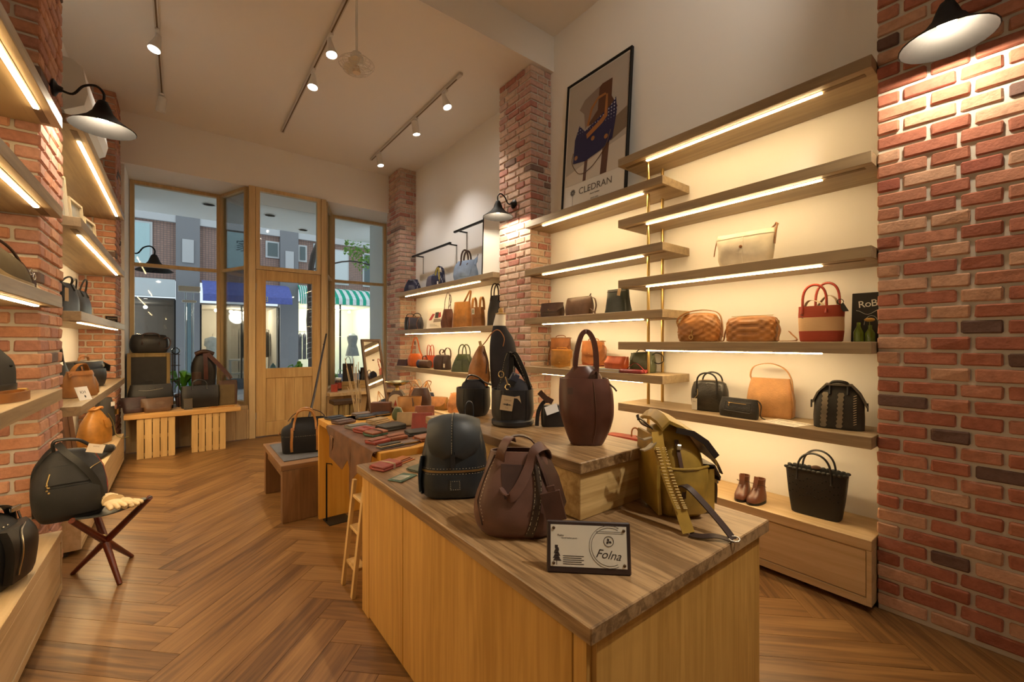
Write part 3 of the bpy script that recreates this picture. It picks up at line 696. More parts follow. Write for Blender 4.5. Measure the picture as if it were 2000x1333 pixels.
# potted plants by the windows
def plant(lab, x, y, z, nl, h, spread, wid, c, seed, pot=True, name='potted_plant', group=None):
    t = thing(name, lab, 'plant', (x, y, z), 0, group); g = random.Random(seed); ph = .16 if pot else .0
    if pot: part('pot', plain('pot_pink', (.42, .25, .22), .6), t, lambda q: q.lathe([(.001, 0), (.06, 0), (.085, .15), (.08, .16), (.07, .15), (.001, .14)], 16), True)
    mt = plain('leaf_%s' % str(c), c, .35)
    for k in range(nl):
        a = 2*PI*k/nl+g.uniform(-.3, .3); L = h*g.uniform(.6, 1.0); s_ = spread*g.uniform(.5, 1.0); w = wid*g.uniform(.7, 1.1); o = Vector((math.cos(a), math.sin(a), 0)); sd = Vector((-o.y, o.x, 0))
        ps = [Vector((0, 0, ph)), o*s_*.35+vec(0, 0, ph+L*.55), o*s_*.75+vec(0, 0, ph+L*.95), o*s_*1.1+vec(0, 0, ph+L*.9), o*s_*1.35+vec(0, 0, ph+L*.7)]; ws = [.006, .012, w, w*.7, .002]
        def f(q):
            r1 = [p+sd*v for p, v in zip(ps, ws)]; r2 = [p+vec(0, 0, .012) for p in ps]; r3 = [p-sd*v for p, v in zip(ps, ws)]
            q.ring_loft([[a_, b_, c_] for a_, b_, c_ in zip(r1, r2, r3)], closed=False); q.ring_loft([[c_, b_-vec(0, 0, .003), a_] for a_, b_, c_ in zip(r1, r2, r3)], closed=False)
        part('leaf', mt, t, f, True)
    return t
plant('broad leaved green plant in a pink pot behind the black briefcase', .02, 7.17, .449, 11, .34, .17, .055, (.13, .42, .03), 4)
for k, (x, y, h, c) in enumerate(((.98, 7.75, .95, (.12, .40, .03)), (1.42, 7.8, 1.0, (.20, .55, .05)), (1.62, 7.9, 1.15, (.16, .45, .04)), (1.2, 7.95, .85, (.18, .50, .04)), (.15, 8.2, .9, (.10, .36, .03)), (2.15, 8.1, .85, (.16, .45, .05)))):
    plant('green plant in the pavement planter outside the door', x, y, .30, 12, h*.62, .20, .03 if k != 3 else .05, c, 20+k, False, 'planter_plant', 'plants in the pavement planter')
t = thing('planter', 'long dark planter trough on the pavement outside the door', 'planter', (1.2, 7.95, -.02)); part('trough', M_DKST, t, lambda q: q.bev(-1.5, 1.5, -.30, .32, 0, .30, .01)); part('soil', plain('soil', (.05, .035, .02), .95), t, lambda q: q.box(-1.46, 1.46, -.26, .28, .301, .312))
t = thing('garden_ornament', 'blue and white cone shaped ornament among the plants', 'ornament', (1.17, 7.72, .292)); part('body', plain('ornament_white', (.55, .65, .70), .4), t, lambda q: q.lathe([(.001, 0), (.10, 0), (.10, .30), (.085, .42)], 16), True); part('tip', plain('ornament_blue', (.12, .26, .33), .4), t, lambda q: q.lathe([(.085, .42), (.075, .50), (.04, .62), (.002, .67)], 16), True)
# ---------------------------------------------------------------- display counter
cx, cy = 1.12, 1.355
ct = thing('display_counter', 'long ash display counter with oak top in the middle of the shop', 'counter', (cx, cy, 0))
def cb(n, m, x0, x1, y0, y1, z0, z1, b=.002, parent=ct): return part(n, m, parent, lambda q: q.bev(x0-cx, x1-cx, y0-cy, y1-cy, z0, z1, b))
cb('top', M_CTOP, .678, 1.566, .602, 2.108, .660, .700, .003)
cb('body', M_CBODY, .715, 1.53, .636, 2.075, .0, .6595, .001)
for a, b in ((.675, 1.600), (1.604, 1.985)): cb('door', M_CBODY, .697, .714, a, b, .012, .655, .002)
for a, b in ((.632, .672), (1.989, 2.078)): cb('end_strip', M_CBODY, .697, .714, a, b, .0, .6595, .001)
cb('end_panel', M_CBODY, .7145, 1.532, .619, .635, .0, .6595, .001)
rs = thing('display_riser', 'oak topped riser box standing on the counter', 'riser', (1.25, 1.53, .7005))
M_RIS = wood('riser_ash', '#ad8a52', '#cfae74', 'x', 1.0, .5, contrast=.9)
part('body', M_RIS, rs, lambda q: q.bev(-.195, .175, -.545, .545, 0, .160, .002)); part('top', M_CTOP, rs, lambda q: q.bev(-.21, .20, -.56, .565, .1605, .1995, .003))
# ---------------------------------------------------------------- wallet table
TZ = .735
tb = thing('wallet_table', 'yellow plywood bridge table covered in wallets beside the counter', 'table', (1.2, 2.74, 0))
part('top', M_PLY, tb, lambda q: q.bev(-.40, .40, -.625, .615, TZ-.042, TZ, .003)); part('far_leg_panel', M_PLY, tb, lambda q: q.bev(-.40, .40, .585, .615, 0, TZ-.0425, .002)); part('near_leg_panel', M_PLY, tb, lambda q: q.bev(.05, .40, -.625, -.6, 0, TZ-.0425, .002))
# low teak bench under the black bag
t = thing('teak_bench', 'low teak bench carrying the black bag with tan straps', 'bench', (.86, 3.82, 0))
part('top', wood('teak_top', '#735133', '#8f6a45', 'x', 1, .5), t, lambda q: q.bev(-.295, .295, -.42, .42, .375, .415, .003))
for y in (-.42, .34): part('leg_panel', M_DARKW, t, lambda q: q.bev(-.285, .285, y, y+.08, 0, .3745, .003))
part('stretcher', M_DARKW, t, lambda q: q.bev(-.27, -.25, -.339, .339, .30, .3745, .002))
tag(MB().bev(.60, 1.12, 3.50, 4.14, .4152, .4230, .003).build('seat_mat', fabric('grey_mat', (.10, .10, .105))), 'thin dark grey mat on the teak bench under the black bag', 'mat')
# black metal easel stand on the floor
t = thing('sign_stand', 'black metal sign stand with a flat base beside the table leg', 'stand', (.90, 3.235, 0), R(3))
part('base', plain('stand_black', (.02, .02, .019), .5, .3), t, lambda q: q.bev(-.075, .085, -.075, .075, 0, .006, .001)); part('post', M_BLACK, t, lambda q: q.tube([(-.065, .02, .006), (-.065, .02, .36), (-.065, .02, .425)], [.006, .006, .004], 8), True); part('hook', M_BLACK, t, lambda q: q.tube([(-.065, .02, .42), (-.03, .015, .412), (-.03, .012, .402)], .0035, 6), True)
# pale wooden step ladder tucked behind the counter
t = thing('step_ladder', 'small pale wooden step ladder leaning behind the counter end', 'ladder', (.72, 2.20, 0))
for y in (0, .16): part('rail', M_CRATE, t, lambda q: q.strap([(-.03, y, 0.002), (.03, y, .55)], .028, .018, (0, 1, 0)))
for z in (.12, .30, .46): part('step', M_CRATE, t, lambda q: q.bev(-.03+z*.1, .03+z*.1, .012, .148, z, z+.016, .002))
# ---------------------------------------------------------------- plank on two crates under the left window
for x0, lab in ((-.378, 'slatted pine crate holding the plank near the wall'), (.105, 'slatted pine crate holding the plank near the door')):
    t = thing('slatted_crate', lab, 'crate', (x0+.168, 6.40, 0))
    for k in range(5): part('slat', M_CRATE, t, lambda q: q.bev(-.168+k*.0678, -.168+k*.0678+.060, -.168, -.152, 0, .445, .002))
    for k in range(5): part('slat', M_CRATE, t, lambda q: q.bev(-.168+k*.0678, -.168+k*.0678+.060, .152, .168, 0, .445, .002))
    for z in (.02, .22, .40): part('crosspiece', M_CRATE, t, lambda q: (q.bev(-.165, .165, -.1515, -.135, z, z+.04, .002)))
    part('shade_panel', plain('crate_shadow', (.16, .10, .05), .9), t, lambda q: q.box(-.16, .16, -.134, -.12, .01, .44))  # dark sheet behind the slats, its colour stands in for the crate's inner shade
tag(MB().bev(-.485, .592, 6.215, 6.62, .446, .500, .004).build('plank_shelf', wood('plank_pine', '#b98a4c', '#d6a968', 'x', 1, .5)), 'thick pine plank laid across two slatted crates', 'plank')
# framed poster
t = thing('framed_poster', 'large black framed advertising poster leaning on the upper shelf', 'poster', (2.845, 2.52, 2.4445), R(-90)); lean = R(4.2)
Mp = Matrix.Rotation(-lean, 4, 'X'); w, h = .37, 1.29
def pf(n, m, f): return part(n, m, t, f)
pf('frame', M_BLACK, lambda q: (q.bev(-w, -w+.018, -.022, .006, 0, h, .002, Mp), q.bev(w-.018, w, -.022, .006, 0, h, .002, Mp), q.bev(-w+.0185, w-.0185, -.022, .006, 0, .018, .002, Mp), q.bev(-w+.0185, w-.0185, -.022, .006, h-.018, h, .002, Mp)))
pf('backing', plain('poster_white', (.72, .70, .66), .5), lambda q: q.box(-w+.018, w-.018, -.008, .004, .018, h-.018, Mp))
def flat(n, m, poly, lay): return pf(n, m, lambda q: q.prism(poly, 0, .0006, Mp @ Matrix.Translation((0, -.0081-lay*.0007, 0)) @ Matrix.Rotation(R(90), 4, 'X')))
flat('printed_background', plain('poster_grey', (.42, .38, .33), .5), [(-w+.03, .30), (w-.03, .30), (w-.03, h-.03), (-w+.03, h-.03)], 0)
flat('printed_floor', plain('poster_pale', (.60, .55, .48), .5), [(-w+.03, .30), (w-.03, .30), (w-.03, .56), (.12, .52), (-w+.03, .40)], 1)
flat('printed_shadow', plain('poster_shade', (.20, .15, .10), .5), [(.18, .56), (w-.03, .62), (w-.03, .80), (.18, .74)], 1.5)
flat('printed_stool', plain('poster_stool', (.10, .035, .015), .5), [(-.12, .80), (-.10, 1.03), (.06, 1.12), (.17, 1.12), (.17, .96), (.24, .84), (.12, .78)], 2)
flat('printed_coat', plain('poster_coat', (.25, .19, .15), .5), [(-.20, .99), (-.14, 1.06), (.03, 1.11), (.02, .90), (-.12, .78), (-.14, .93)], 2.6)
for a, b in ((-.10, .035), (.10, .07)): flat('printed_leg', plain('poster_stool', 0), [(a-.02, .30), (a+b-.02, .30), (a+b, .60), (a, .60)], 2)
flat('printed_bag', dotted('poster_dots', (.022, .02, .075), (.5, .5, .6), 34), [(-.25, .50), (-.10, .48), (.08, .52), (.20, .58), (.235, .80), (.22, .93), (.17, .88), (-.02, .80), (-.12, .76), (-.19, .84), (-.24, .72)], 4)
M_TAN = plain('poster_tan', (.36, .14, .035), .5)
flat('printed_trim', M_TAN, [(-.10, .725), (.06, .80), (.10, .83), (.11, 1.0), (.13, 1.0), (.135, .80), (.08, .755), (-.09, .68)], 5)
flat('printed_handle', M_TAN, [(-.10, .80), (-.06, .95), (.02, 1.02), (.10, 1.02), (.115, 1.0), (.02, .995), (-.04, .93), (-.075, .79)], 5.5)
for px_, pz in ((-.02, .66), (-.215, .545), (.13, .62)): flat('printed_stud', M_TAN, [(px_+.022*math.cos(k*PI/4), pz+.022*math.sin(k*PI/4)) for k in range(8)], 5)
part('printed_strap', plain('poster_strap', (.16, .09, .05), .5), t, lambda q: q.tube([Mp @ vec(x, -.013, z) for x, z in [tuple(v)[:2] for v in spline([(-.25, .60, 0), (-.26, .50, 0), (-.16, .38, 0), (-.02, .40, 0), (.12, .52, 0), (.18, .66, 0)], 5)]], .003, 5))
Mt = lambda x, z: Mp @ front_frame(x, -.0105, z)
ink = plain('poster_ink', (.14, .12, .10), .6)
text_mesh('poster_text', 'CLEDRAN', .085, ink, t, Mt(.03, .215)); text_mesh('poster_text', 'classic leather', .020, ink, t, Mt(.03, .16)); text_mesh('poster_text', 'SINCE 2003', .018, ink, t, Mt(.03, .115)); 
part('printed_emblem', ink, t, lambda q: ([q.prism([(.006, 0), (.02, .010), (.034, 0), (.02, -.010)], 0, .0005, Mt(-.235, .225) @ Matrix.Rotation(k*PI/4.5, 4, 'Z')) for k in range(9)], q.box(-.2365, -.2335, -.0109, -.0101, .06, .205, Mp)))
# ---------------------------------------------------------------- bag making
def sgnpow(v, p): return math.copysign(abs(v)**p, v)
class Body:
    """soft body lofted through sections (z, width, depth, cx, cy, squareness)"""
    def __init__(s, secs, wr=0.0, fr=9.0, seed=0, seat=True):
        s.secs = [tuple(list(q)+[0, 0, 3.5][len(q)-3:]) if len(q) < 6 else q for q in secs]; s.wr = wr; s.fr = fr; s.seed = seed
        s.z0 = s.secs[0][0]; s.z1 = s.secs[-1][0]
    def at(s, z):
        q = s.secs
        if z <= q[0][0]: return q[0]
        for i in range(len(q)-1):
            if z <= q[i+1][0]:
                a, b, c, d = q[max(i-1, 0)], q[i], q[i+1], q[min(i+2, len(q)-1)]; t = (z-b[0])/max(1e-6, c[0]-b[0]); out = [z]
                for k in range(1, 6):
                    m0 = (c[k]-a[k])/max(1e-6, c[0]-a[0])*(c[0]-b[0]); m1 = (d[k]-b[k])/max(1e-6, d[0]-b[0])*(c[0]-b[0])
                    out.append((2*t**3-3*t*t+1)*b[k]+(t**3-2*t*t+t)*m0+(-2*t**3+3*t*t)*c[k]+(t**3-t*t)*m1)
                return tuple(out)
        return q[-1]
    def disp(s, p):
        if not s.wr: return p
        a = Vector(p); f = s.fr; k = min(1.0, max(0.0, (a.z-s.z0)*18))
        n = Vector((mnoise.noise(a*f+vec(s.seed, 0, 0)), mnoise.noise(a*f+vec(0, s.seed+7, 3)), .3*mnoise.noise(a*f+vec(5, 1, s.seed))))
        return a+n*s.wr*k
    def raw(s, th, z):
        _, w, d, cx_, cy_, n = s.at(z); c, q = math.cos(th), math.sin(th)
        return Vector((cx_+w/2*sgnpow(c, 2/n), cy_+d/2*sgnpow(q, 2/n), z))
    def ring(s, z, N=28, inset=0.0):
        r = [s.raw(2*PI*k/N, z) for k in range(N)]
        if inset:
            _, w, d, cx_, cy_, n = s.at(z); r = [Vector((cx_+(p.x-cx_)*max(.1, 1-2*inset/w), cy_+(p.y-cy_)*max(.1, 1-2*inset/max(d, .01)), z)) for p in r]
        return [s.disp(p) for p in r]
    def front(s, x, z, off=0.0, side=-1):
        _, w, d, cx_, cy_, n = s.at(z); u = max(-.999, min(.999, (x-cx_)/(w/2)))
        y = cy_+side*d/2*(1-abs(u)**n)**(1/n); p = s.disp(Vector((x, y, z)))
        nx = abs(u)**(n-1)*math.copysign(1, u)/(w/2); ny = side*abs((y-cy_)/(d/2+1e-6))**(n-1)/(d/2+1e-6)
        l = math.hypot(nx, ny) or 1; return p+Vector((nx/l, ny/l, 0))*off
    def shell(s, m, nz=14, N=28, open_top=False, th=.004, deep=.6, dome=0.0):
        zs = [s.z0+(s.z1-s.z0)*i/nz for i in range(nz+1)]
        rings = [s.ring(z, N) for z in zs]
        _, w, d, cx_, cy_, n = s.at(s.z0); b = [Vector((cx_+(p.x-cx_)*.94, cy_+(p.y-cy_)*.94, s.z0)) for p in rings[0]]
        rings[0] = [Vector((p.x, p.y, s.z0+.004)) for p in rings[0]]; rings = [b]+rings
        if open_top:
            rings += [s.ring(z, N, th) for z in [s.z1-(s.z1-s.z0)*deep*i/4 for i in range(5)]]
        elif dome:
            for k in range(1, 4):
                a = k/3*PI/2; last = s.ring(s.z1, N); c = sum(last, Vector((0, 0, 0)))/N
                rings.append([c+(p-c)*max(.03, math.cos(a))+vec(0, 0, dome*math.sin(a)) for p in last])
        m.ring_loft(rings); return m
def patch(m, body, x0, x1, z0, z1, off=.004, th=.004, shape=None, side=-1, nx=10, nz=8, skew=0.0):
    """panel applied on the body: pocket, flap, label"""
    xc, hw = (x0+x1)/2, (x1-x0)/2; G1 = []; G0 = []
    for j in range(nz+1):
        t = j/nz; s_ = shape(t) if shape else 1.0; z = z0+(z1-z0)*t
        G1.append([body.front(xc+skew*(t-.5)+hw*s_*(-1+2*i/nx), z, off, side) for i in range(nx+1)]); G0.append([body.front(xc+skew*(t-.5)+hw*s_*(-1+2*i/nx), z, off-th, side) for i in range(nx+1)])
    n = nx+1; o = [p for r in G1 for p in r]; q = [p for r in G0 for p in r]; K = len(o); fs = []
    for j in range(nz):
        for i in range(nx):
            a = j*n+i; f = (a, a+1, a+1+n, a+n); fs.append(f if side < 0 else f[::-1])
    bd = [i for i in range(n)]+[j*n+nx for j in range(1, nz+1)]+[nz*n+i for i in range(nx-1, -1, -1)]+[j*n for j in range(nz-1, 0, -1)]
    for k in range(len(bd)):
        a, b = bd[k], bd[(k+1) % len(bd)]; f = (a, a+K, b+K, b); fs.append(f if side < 0 else f[::-1])
    m.add(o+q, fs); return m
def rounded_low(p=.35):   # flap shape: full width above, rounded at its lower end
    return lambda t: (1-(1-min(1, t/p))**2.4)**.5 if t < p else 1.0
def line_on(body, pts, off=.003, side=-1, n=5):
    return [body.front(p.x, p.y, off, side) for p in spline([(a, b, 0) for a, b in pts], n)]
M_THR = plain('stitch_thread', (.62, .52, .34), .8); M_ZIP = plain('zip_brass', (.50, .36, .14), .35, .9); M_SILV = plain('buckle_steel', (.60, .58, .52), .25, 1.0)
M_TAGP = plain('price_tag_card', (.74, .70, .60), .7); M_INK = plain('print_ink', (.04, .035, .03), .7)
M_TANL = leather('tan_leather', (.30, .12, .030)); M_DKBR = leather('dark_brown_leather', (.055, .025, .016)); M_BLKL = leather('black_leather', (.012, .011, .011), .38); M_NAVL = leather('slate_leather', (.022, .026, .032), .40)
M_CHOC = leather('chocolate_leather', (.075, .034, .022), .42)
def stitch(m, pts, r=.0009, dash=.006):
    pts = [Vector(p) for p in pts]; acc = 0; on = True
    for a, b in zip(pts[:-1], pts[1:]):
        d = (b-a).length; k = max(1, int(d/dash)); 
        for i in range(0, k, 1):
            if (i % 2) == 0: m.tube([a.lerp(b, i/k), a.lerp(b, min(1, (i+.75)/k))], r, 4)
    return m
def tag_card(parent, name, M, w, h, mat=None, text=None):
    o = part(name, mat or M_TAGP, parent, lambda q: q.box(-w/2, w/2, -h/2, h/2, -.0006, .0006, M))
    if text:
        for k, s_ in enumerate(text): text_mesh('tag_print', s_, h*.13, M_INK, parent, M @ Matrix.Translation((0, h*(.22-.2*k), .0008)), ext=.0001)
    return o
def loop_handle(t, mat, x0, x1, z, y, h, r=.006, n=16, power=.8, name='handle', lean=0.0, flat=None, body=None, drop=.03, side=-1):
    pts = arc((x0, y, z), (x1, y, z), h, n, lean=(0, lean, 0), power=power)
    if body: pts = [body.front(x0, z-drop, .004, side)]+pts+[body.front(x1, z-drop, .004, side)]
    if flat: return part(name, mat, t, lambda q: q.strap(pts, flat[0], flat[1], [(p-vec((x0+x1)/2, y, z-.04)) if flat[2] == 'in' else vec(0, 1, 0) for p in pts]), True)
    return part(name, mat, t, lambda q: q.tube(pts, r, 8), True)
def simple_tote(name, label, cat, loc, rz, w, d, h, mat, taper=1.0, handle=None, hm=None, hh=.12, hx=.25, wr=.006, n=4.0, sag=.0, group=None, seed=1, dome=0.0, opened=True, flat=None, hpow=.8, mid=1.0):
    """open bag body with two handles"""
    t = thing(name, label, cat, loc, rz, group)
    b = Body([(0, w, d, 0, 0, n), (h*.5, w*(1+(taper-1)*.5)*mid, d*.95*mid, 0, 0, n*.9), (h, w*taper, d*(.55 if opened else .35), 0, 0, n*.7)], wr, 11, seed)
    part('body', mat, t, lambda q: b.shell(q, 12, 28, opened, .004, .55, dome), True)
    if hh:
        for side in (-1, 1):
            y = side*d*(.55 if opened else .35)/2*.9
            loop_handle(t, hm or mat, -w*hx, w*hx, h-.004, y, hh, .0055, 16, hpow, lean=side*.012, flat=flat, body=b if flat else b, drop=.035, side=side)
    return t, b
# ================================================================ goods on the right hand shelves
RZ = R(-90)
# -- white canvas bag (shelf on brass posts)
t = thing('canvas_bag', 'off-white canvas shoulder bag with tan strap ends', 'bag', (2.77, 1.20, 1.762), RZ+R(6)); M_CANV = fabric('white_canvas', (.72, .66, .54))
b = Body([(0, .27, .12, 0, 0, 4), (.09, .31, .13, 0, 0, 3.4), (.17, .33, .10, 0, 0, 3), (.215, .335, .05, 0, 0, 3)], .010, 12, 3); part('body', M_CANV, t, lambda q: b.shell(q, 12, 28), True)
part('top_hem', M_CANV, t, lambda q: patch(q, b, -.155, .155, .185, .212, .004)); part('front_placket', M_CANV, t, lambda q: patch(q, b, -.018, .002, .01, .20, .003)); part('button', M_TANL, t, lambda q: q.ball(tuple(b.front(-.012, .12, .005)), (.010, .004, .010)), True)
part('strap_end', M_TANL, t, lambda q: q.strap(spline([(.162, -.01, .12), (.170, -.014, .19), (.172, 0, .235), (.16, .03, .245), (.13, .035, .22)], 5), .020, .004, (0, 1, 0)), True); part('strap_end', M_TANL, t, lambda q: q.strap(spline([(-.185, -.01, .09), (-.172, -.012, .16), (-.160, 0, .205), (-.13, .02, .215), (-.10, .03, .20)], 5), .008, .004, (0, 1, 0)), True)
# -- woven tan bags
M_WOV = leather('woven_tan_leather', (.34, .145, .040), .40, .35)
def weave(body, amp, kx, kz):
    od = body.disp
    def f(p):
        q = od(p); a = math.atan2(p[1], p[0]*.45); k = math.sin(a*kx)*math.sin(p[2]*kz); sg = max(-1, min(1, k*3)); c = Vector((q[0], q[1], 0)); l = c.length or 1
        return q+c/l*sg*amp
    body.disp = f; return body
t = thing('woven_flap_bag', 'tan woven leather shoulder bag with scalloped flap and clip', 'bag', (2.76, 1.49, 1.300), RZ+R(14))
b = weave(Body([(0, .25, .13, 0, 0, 3.5), (.05, .275, .15, 0, 0, 3), (.12, .26, .14, 0, 0, 2.8), (.175, .21, .09, 0, 0, 2.5)], .003, 10, 2), .0022, 15, 165); part('body', M_WOV, t, lambda q: b.shell(q, 34, 76, dome=.02), True)
part('front_flap', M_WOV, t, lambda q: patch(q, b, -.115, .045, .035, .125, .012, .008, rounded_low(.75), nx=14, nz=10), True); part('clip_ring', M_ZIP, t, lambda q: q.tube([b.front(-.03, .03, .018)+vec(.012*math.cos(k*PI/6), 0, .014*math.sin(k*PI/6)) for k in range(12)], .0025, 6, closed=True), True); part('clip_hook', M_ZIP, t, lambda q: q.tube(line_on(b, [(-.02, .075), (-.026, .055), (-.03, .04)], .018), .003, 6), True)
part('shoulder_strap', M_WOV, t, lambda q: q.strap(spline([(-.125, -.03, .09), (-.13, -.05, .15), (-.07, -.03, .198), (.03, .0, .212), (.11, .02, .19), (.135, .02, .12), (.137, .02, .03)], 6), .026, .005, (0, 1, 0)), True); part('strap_buckle', M_ZIP, t, lambda q: q.tube([vec(-.128, -.045, .125)+vec(.004*math.sin(k*PI/4), .016*math.cos(k*PI/4), .014*math.sin(k*PI/4)) for k in range(8)], .0025, 6, closed=True), True)
t = thing('woven_box_bag', 'tan basket-weave leather box bag with strap lying beside it', 'bag', (2.765, 1.160, 1.300), RZ)
b = weave(Body([(0, .275, .11, 0, 0, 5), (.06, .285, .12, 0, 0, 4.5), (.12, .28, .11, 0, 0, 4), (.145, .262, .085, 0, 0, 3.5)], .002, 10, 5), .0026, 17, 150); part('body', M_WOV, t, lambda q: b.shell(q, 34, 84, dome=.012), True)
part('top_zip', M_ZIP, t, lambda q: q.strap([(-.12, 0, .158), (0, 0, .160), (.12, 0, .158)], .012, .003, (0, 1, 0))); part('side_strap', M_WOV, t, lambda q: q.strap(spline([(.138, 0, .12), (.160, -.01, .07), (.155, -.03, .012), (.19, -.05, .005), (.25, -.03, .010), (.215, .0, .045), (.20, .01, .06)], 6), .017, .0035, (0, 1, 0)), True); part('side_tab', M_WOV, t, lambda q: q.strap(spline([(-.138, 0, .12), (-.158, -.01, .06), (-.160, -.03, .008), (-.19, -.05, .005)], 5), .015, .0035, (0, 1, 0)), True); part('buckle', M_ZIP, t, lambda q: q.tube([vec(.144, 0, .115)+vec(.004, .010*math.cos(k*PI/4), .012*math.sin(k*PI/4)) for k in range(8)], .002, 6, closed=True), True)
# -- red and cream striped tote
M_STRP = bands('striped_raffia', 'z', [(0, (.36, .055, .028)), (.30, (.66, .44, .25)), (.68, (.36, .055, .028))], .8, 0, .195); M_REDL = leather('red_leather', (.36, .045, .025), .4)
t = thing('striped_tote', 'red and cream banded raffia tote with red ring handles', 'bag', (2.77, .805, 1.300), RZ+R(4))
b = Body([(0, .19, .10, 0, 0, 3.2), (.06, .200, .11, 0, 0, 3.2), (.195, .205, .10, 0, 0, 3)], .003, 14, 4); part('body', M_STRP, t, lambda q: b.shell(q, 14, 32, True), True)
for sd, y in ((-1, -.045), (1, .045)): loop_handle(t, M_REDL, -.075 if sd < 0 else -.035, .035 if sd < 0 else .075, .185, y, .125 if sd < 0 else .14, .0065, 18, .55, body=b, drop=.03, side=sd)
part('lining_strap', fabric('cream_web', (.64, .52, .36)), t, lambda q: q.strap(spline([(-.08, -.02, .17), (-.05, -.03, .225), (.0, -.035, .215), (.03, -.035, .18)], 6), .022, .003, (.3, 1, 0)), True); part('lining_strap', fabric('cream_web', 0), t, lambda q: q.strap(spline([(-.03, .02, .18), (.02, .02, .25), (.06, .02, .235), (.075, .02, .18)], 6), .022, .003, (.3, 1, 0)), True)
part('hang_tag', M_BLKL, t, lambda q: q.prism([(.085, .195), (.105, .205), (.128, .160), (.104, .158)], 0, .002, Matrix.Translation((0, -.03, 0)) @ Matrix.Rotation(R(90), 4, 'X'))); part('tag_ring', M_BLACK, t, lambda q: q.tube([(.09+.014*math.cos(k*PI/5), -.025, .212+.014*math.sin(k*PI/5)) for k in range(10)], .002, 5, closed=True), True); part('side_lacing', M_DKBR, t, lambda q: [q.tube(line_on(b, [(-.086, .165-.014*k), (-.07, .158-.014*k)], .003), .0015, 4) for k in range(3)])
# -- chalkboard, bottles with a flower
t = thing('chalkboard', 'small black chalkboard lettered in white behind the green bottles', 'chalkboard', (2.885, .625, 1.300), RZ); Mc = Matrix.Rotation(-R(6), 4, 'X')
part('board', plain('chalk_black', (.016, .015, .014), .8), t, lambda q: q.bev(-.075, .075, -.005, .005, 0, .265, .002, Mc)); CHK = plain('chalk_white', (.70, .68, .62), .9)
text_mesh('chalk_text', 'RoBiT', .052, CHK, t, Mc @ front_frame(.012, -.0056, .205, roll=R(6)), ext=.0003, space=.9); part('chalk_drawing', CHK, t, lambda q: (q.tube([Mc @ vec(-.055+.10*k/8, -.0062, .158+.012*math.cos(k*.8)) for k in range(9)], .0009, 4), q.tube([Mc @ vec(.01+.03*math.cos(k*PI/8), -.0062, .09+.05*math.sin(k*PI/8)) for k in range(9)], .0009, 4)))
for (x, y, h, lab) in ((2.79, .645, .10, 'green glass bottle beside the brick wall'), (2.80, .600, .085, 'green glass bottle holding a dried flower')):
    t = thing('glass_bottle', lab, 'bottle', (x, y, 1.3005)); gm = plain('green_bottle', (.20, .30, .03), .08); gm.node_tree.nodes['Principled BSDF'].inputs['Transmission Weight'].default_value = .6
    part('glass', gm, t, lambda q: q.lathe([(.001, 0), (.021, 0), (.022, h*.5), (.012, h*.72), (.008, h*.8), (.008, h), (.0065, h)], 16), True)
    if h < .09: part('flower_stem', plain('stem_green', (.2, .2, .06), .7), t, lambda q: q.tube([(0, 0, .02), (.002, .003, .105)], .0015, 5)); part('flower_head', plain('dried_flower', (.55, .33, .08), .9), t, lambda q: q.ball((.002, .003, .113), (.022, .022, .010)), True)
# -- lower shelf: bowling bag, clutch, tan hobo, doctor bag, leaflet
M_EMB = leather('embossed_black', (.030, .028, .024), .42, .4, 90, .9)
t = thing('bowling_bag', 'black embossed barrel bag with two handles and price tag', 'bag', (2.785, 1.435, .842), RZ+R(8))
b = Body([(0, .19, .10, 0, 0, 3.2), (.05, .225, .13, 0, 0, 3), (.13, .225, .13, 0, 0, 3), (.185, .20, .09, 0, 0, 2.6)], .002, 10, 6); part('body', M_EMB, t, lambda q: b.shell(q, 14, 30, dome=.016), True)
for sd in (-1, 1): loop_handle(t, M_BLKL, -.065, .065, .165, sd*.052, .088, .0055, 16, .6, body=b, drop=.045, side=sd)
part('zip', M_ZIP, t, lambda q: q.strap([(-.085, 0, .2), (0, 0, .204), (.085, 0, .2)], .008, .002, (0, 1, 0))); tag_card(t, 'price_tag', front_frame(-.07, -.078, .045), .035, .075, M_TAGP, ['FOL']); part('tag_cord', M_ZIP, t, lambda q: q.tube(spline([(-.055, -.07, .145), (-.05, -.078, .11), (-.07, -.078, .083)], 5), .0015, 5))
t = thing('zip_clutch', 'small black zip clutch lying in front of the tan hobo', 'bag', (2.665, 1.195, .842), RZ+R(-2)); b = Body([(0, .225, .035, 0, 0, 4), (.05, .23, .05, 0, .004, 3.5), (.115, .215, .022, 0, .012, 3)], .003, 14, 8)
part('body', M_EMB, t, lambda q: b.shell(q, 10, 28), True); part('zip', M_ZIP, t, lambda q: q.tube(line_on(b, [(-.06, .088), (.05, .085)], .003), .0018, 5)); part('zip_puller', M_ZIP, t, lambda q: (q.ball(tuple(b.front(-.05, .084, .005)), .005), q.ball(tuple(b.front(-.051, .072, .005)), (.004, .002, .007))), True); part('pocket_seam', M_BLKL, t, lambda q: q.tube([b.front(x, z, .002) for x, z in ((-.075, .095), (.075, .093), (.075, .035), (-.075, .04), (-.075, .095))], .0012, 4)); part('side_strap', M_BLKL, t, lambda q: q.strap(spline([(.105, .012, .112), (.125, .01, .085), (.118, .02, .02), (.14, .03, .004)], 5), .010, .003, (0, 1, 0)), True)
M_OSTR = leather('ostrich_tan', (.46, .23, .085), .42, .2, 120, .9)
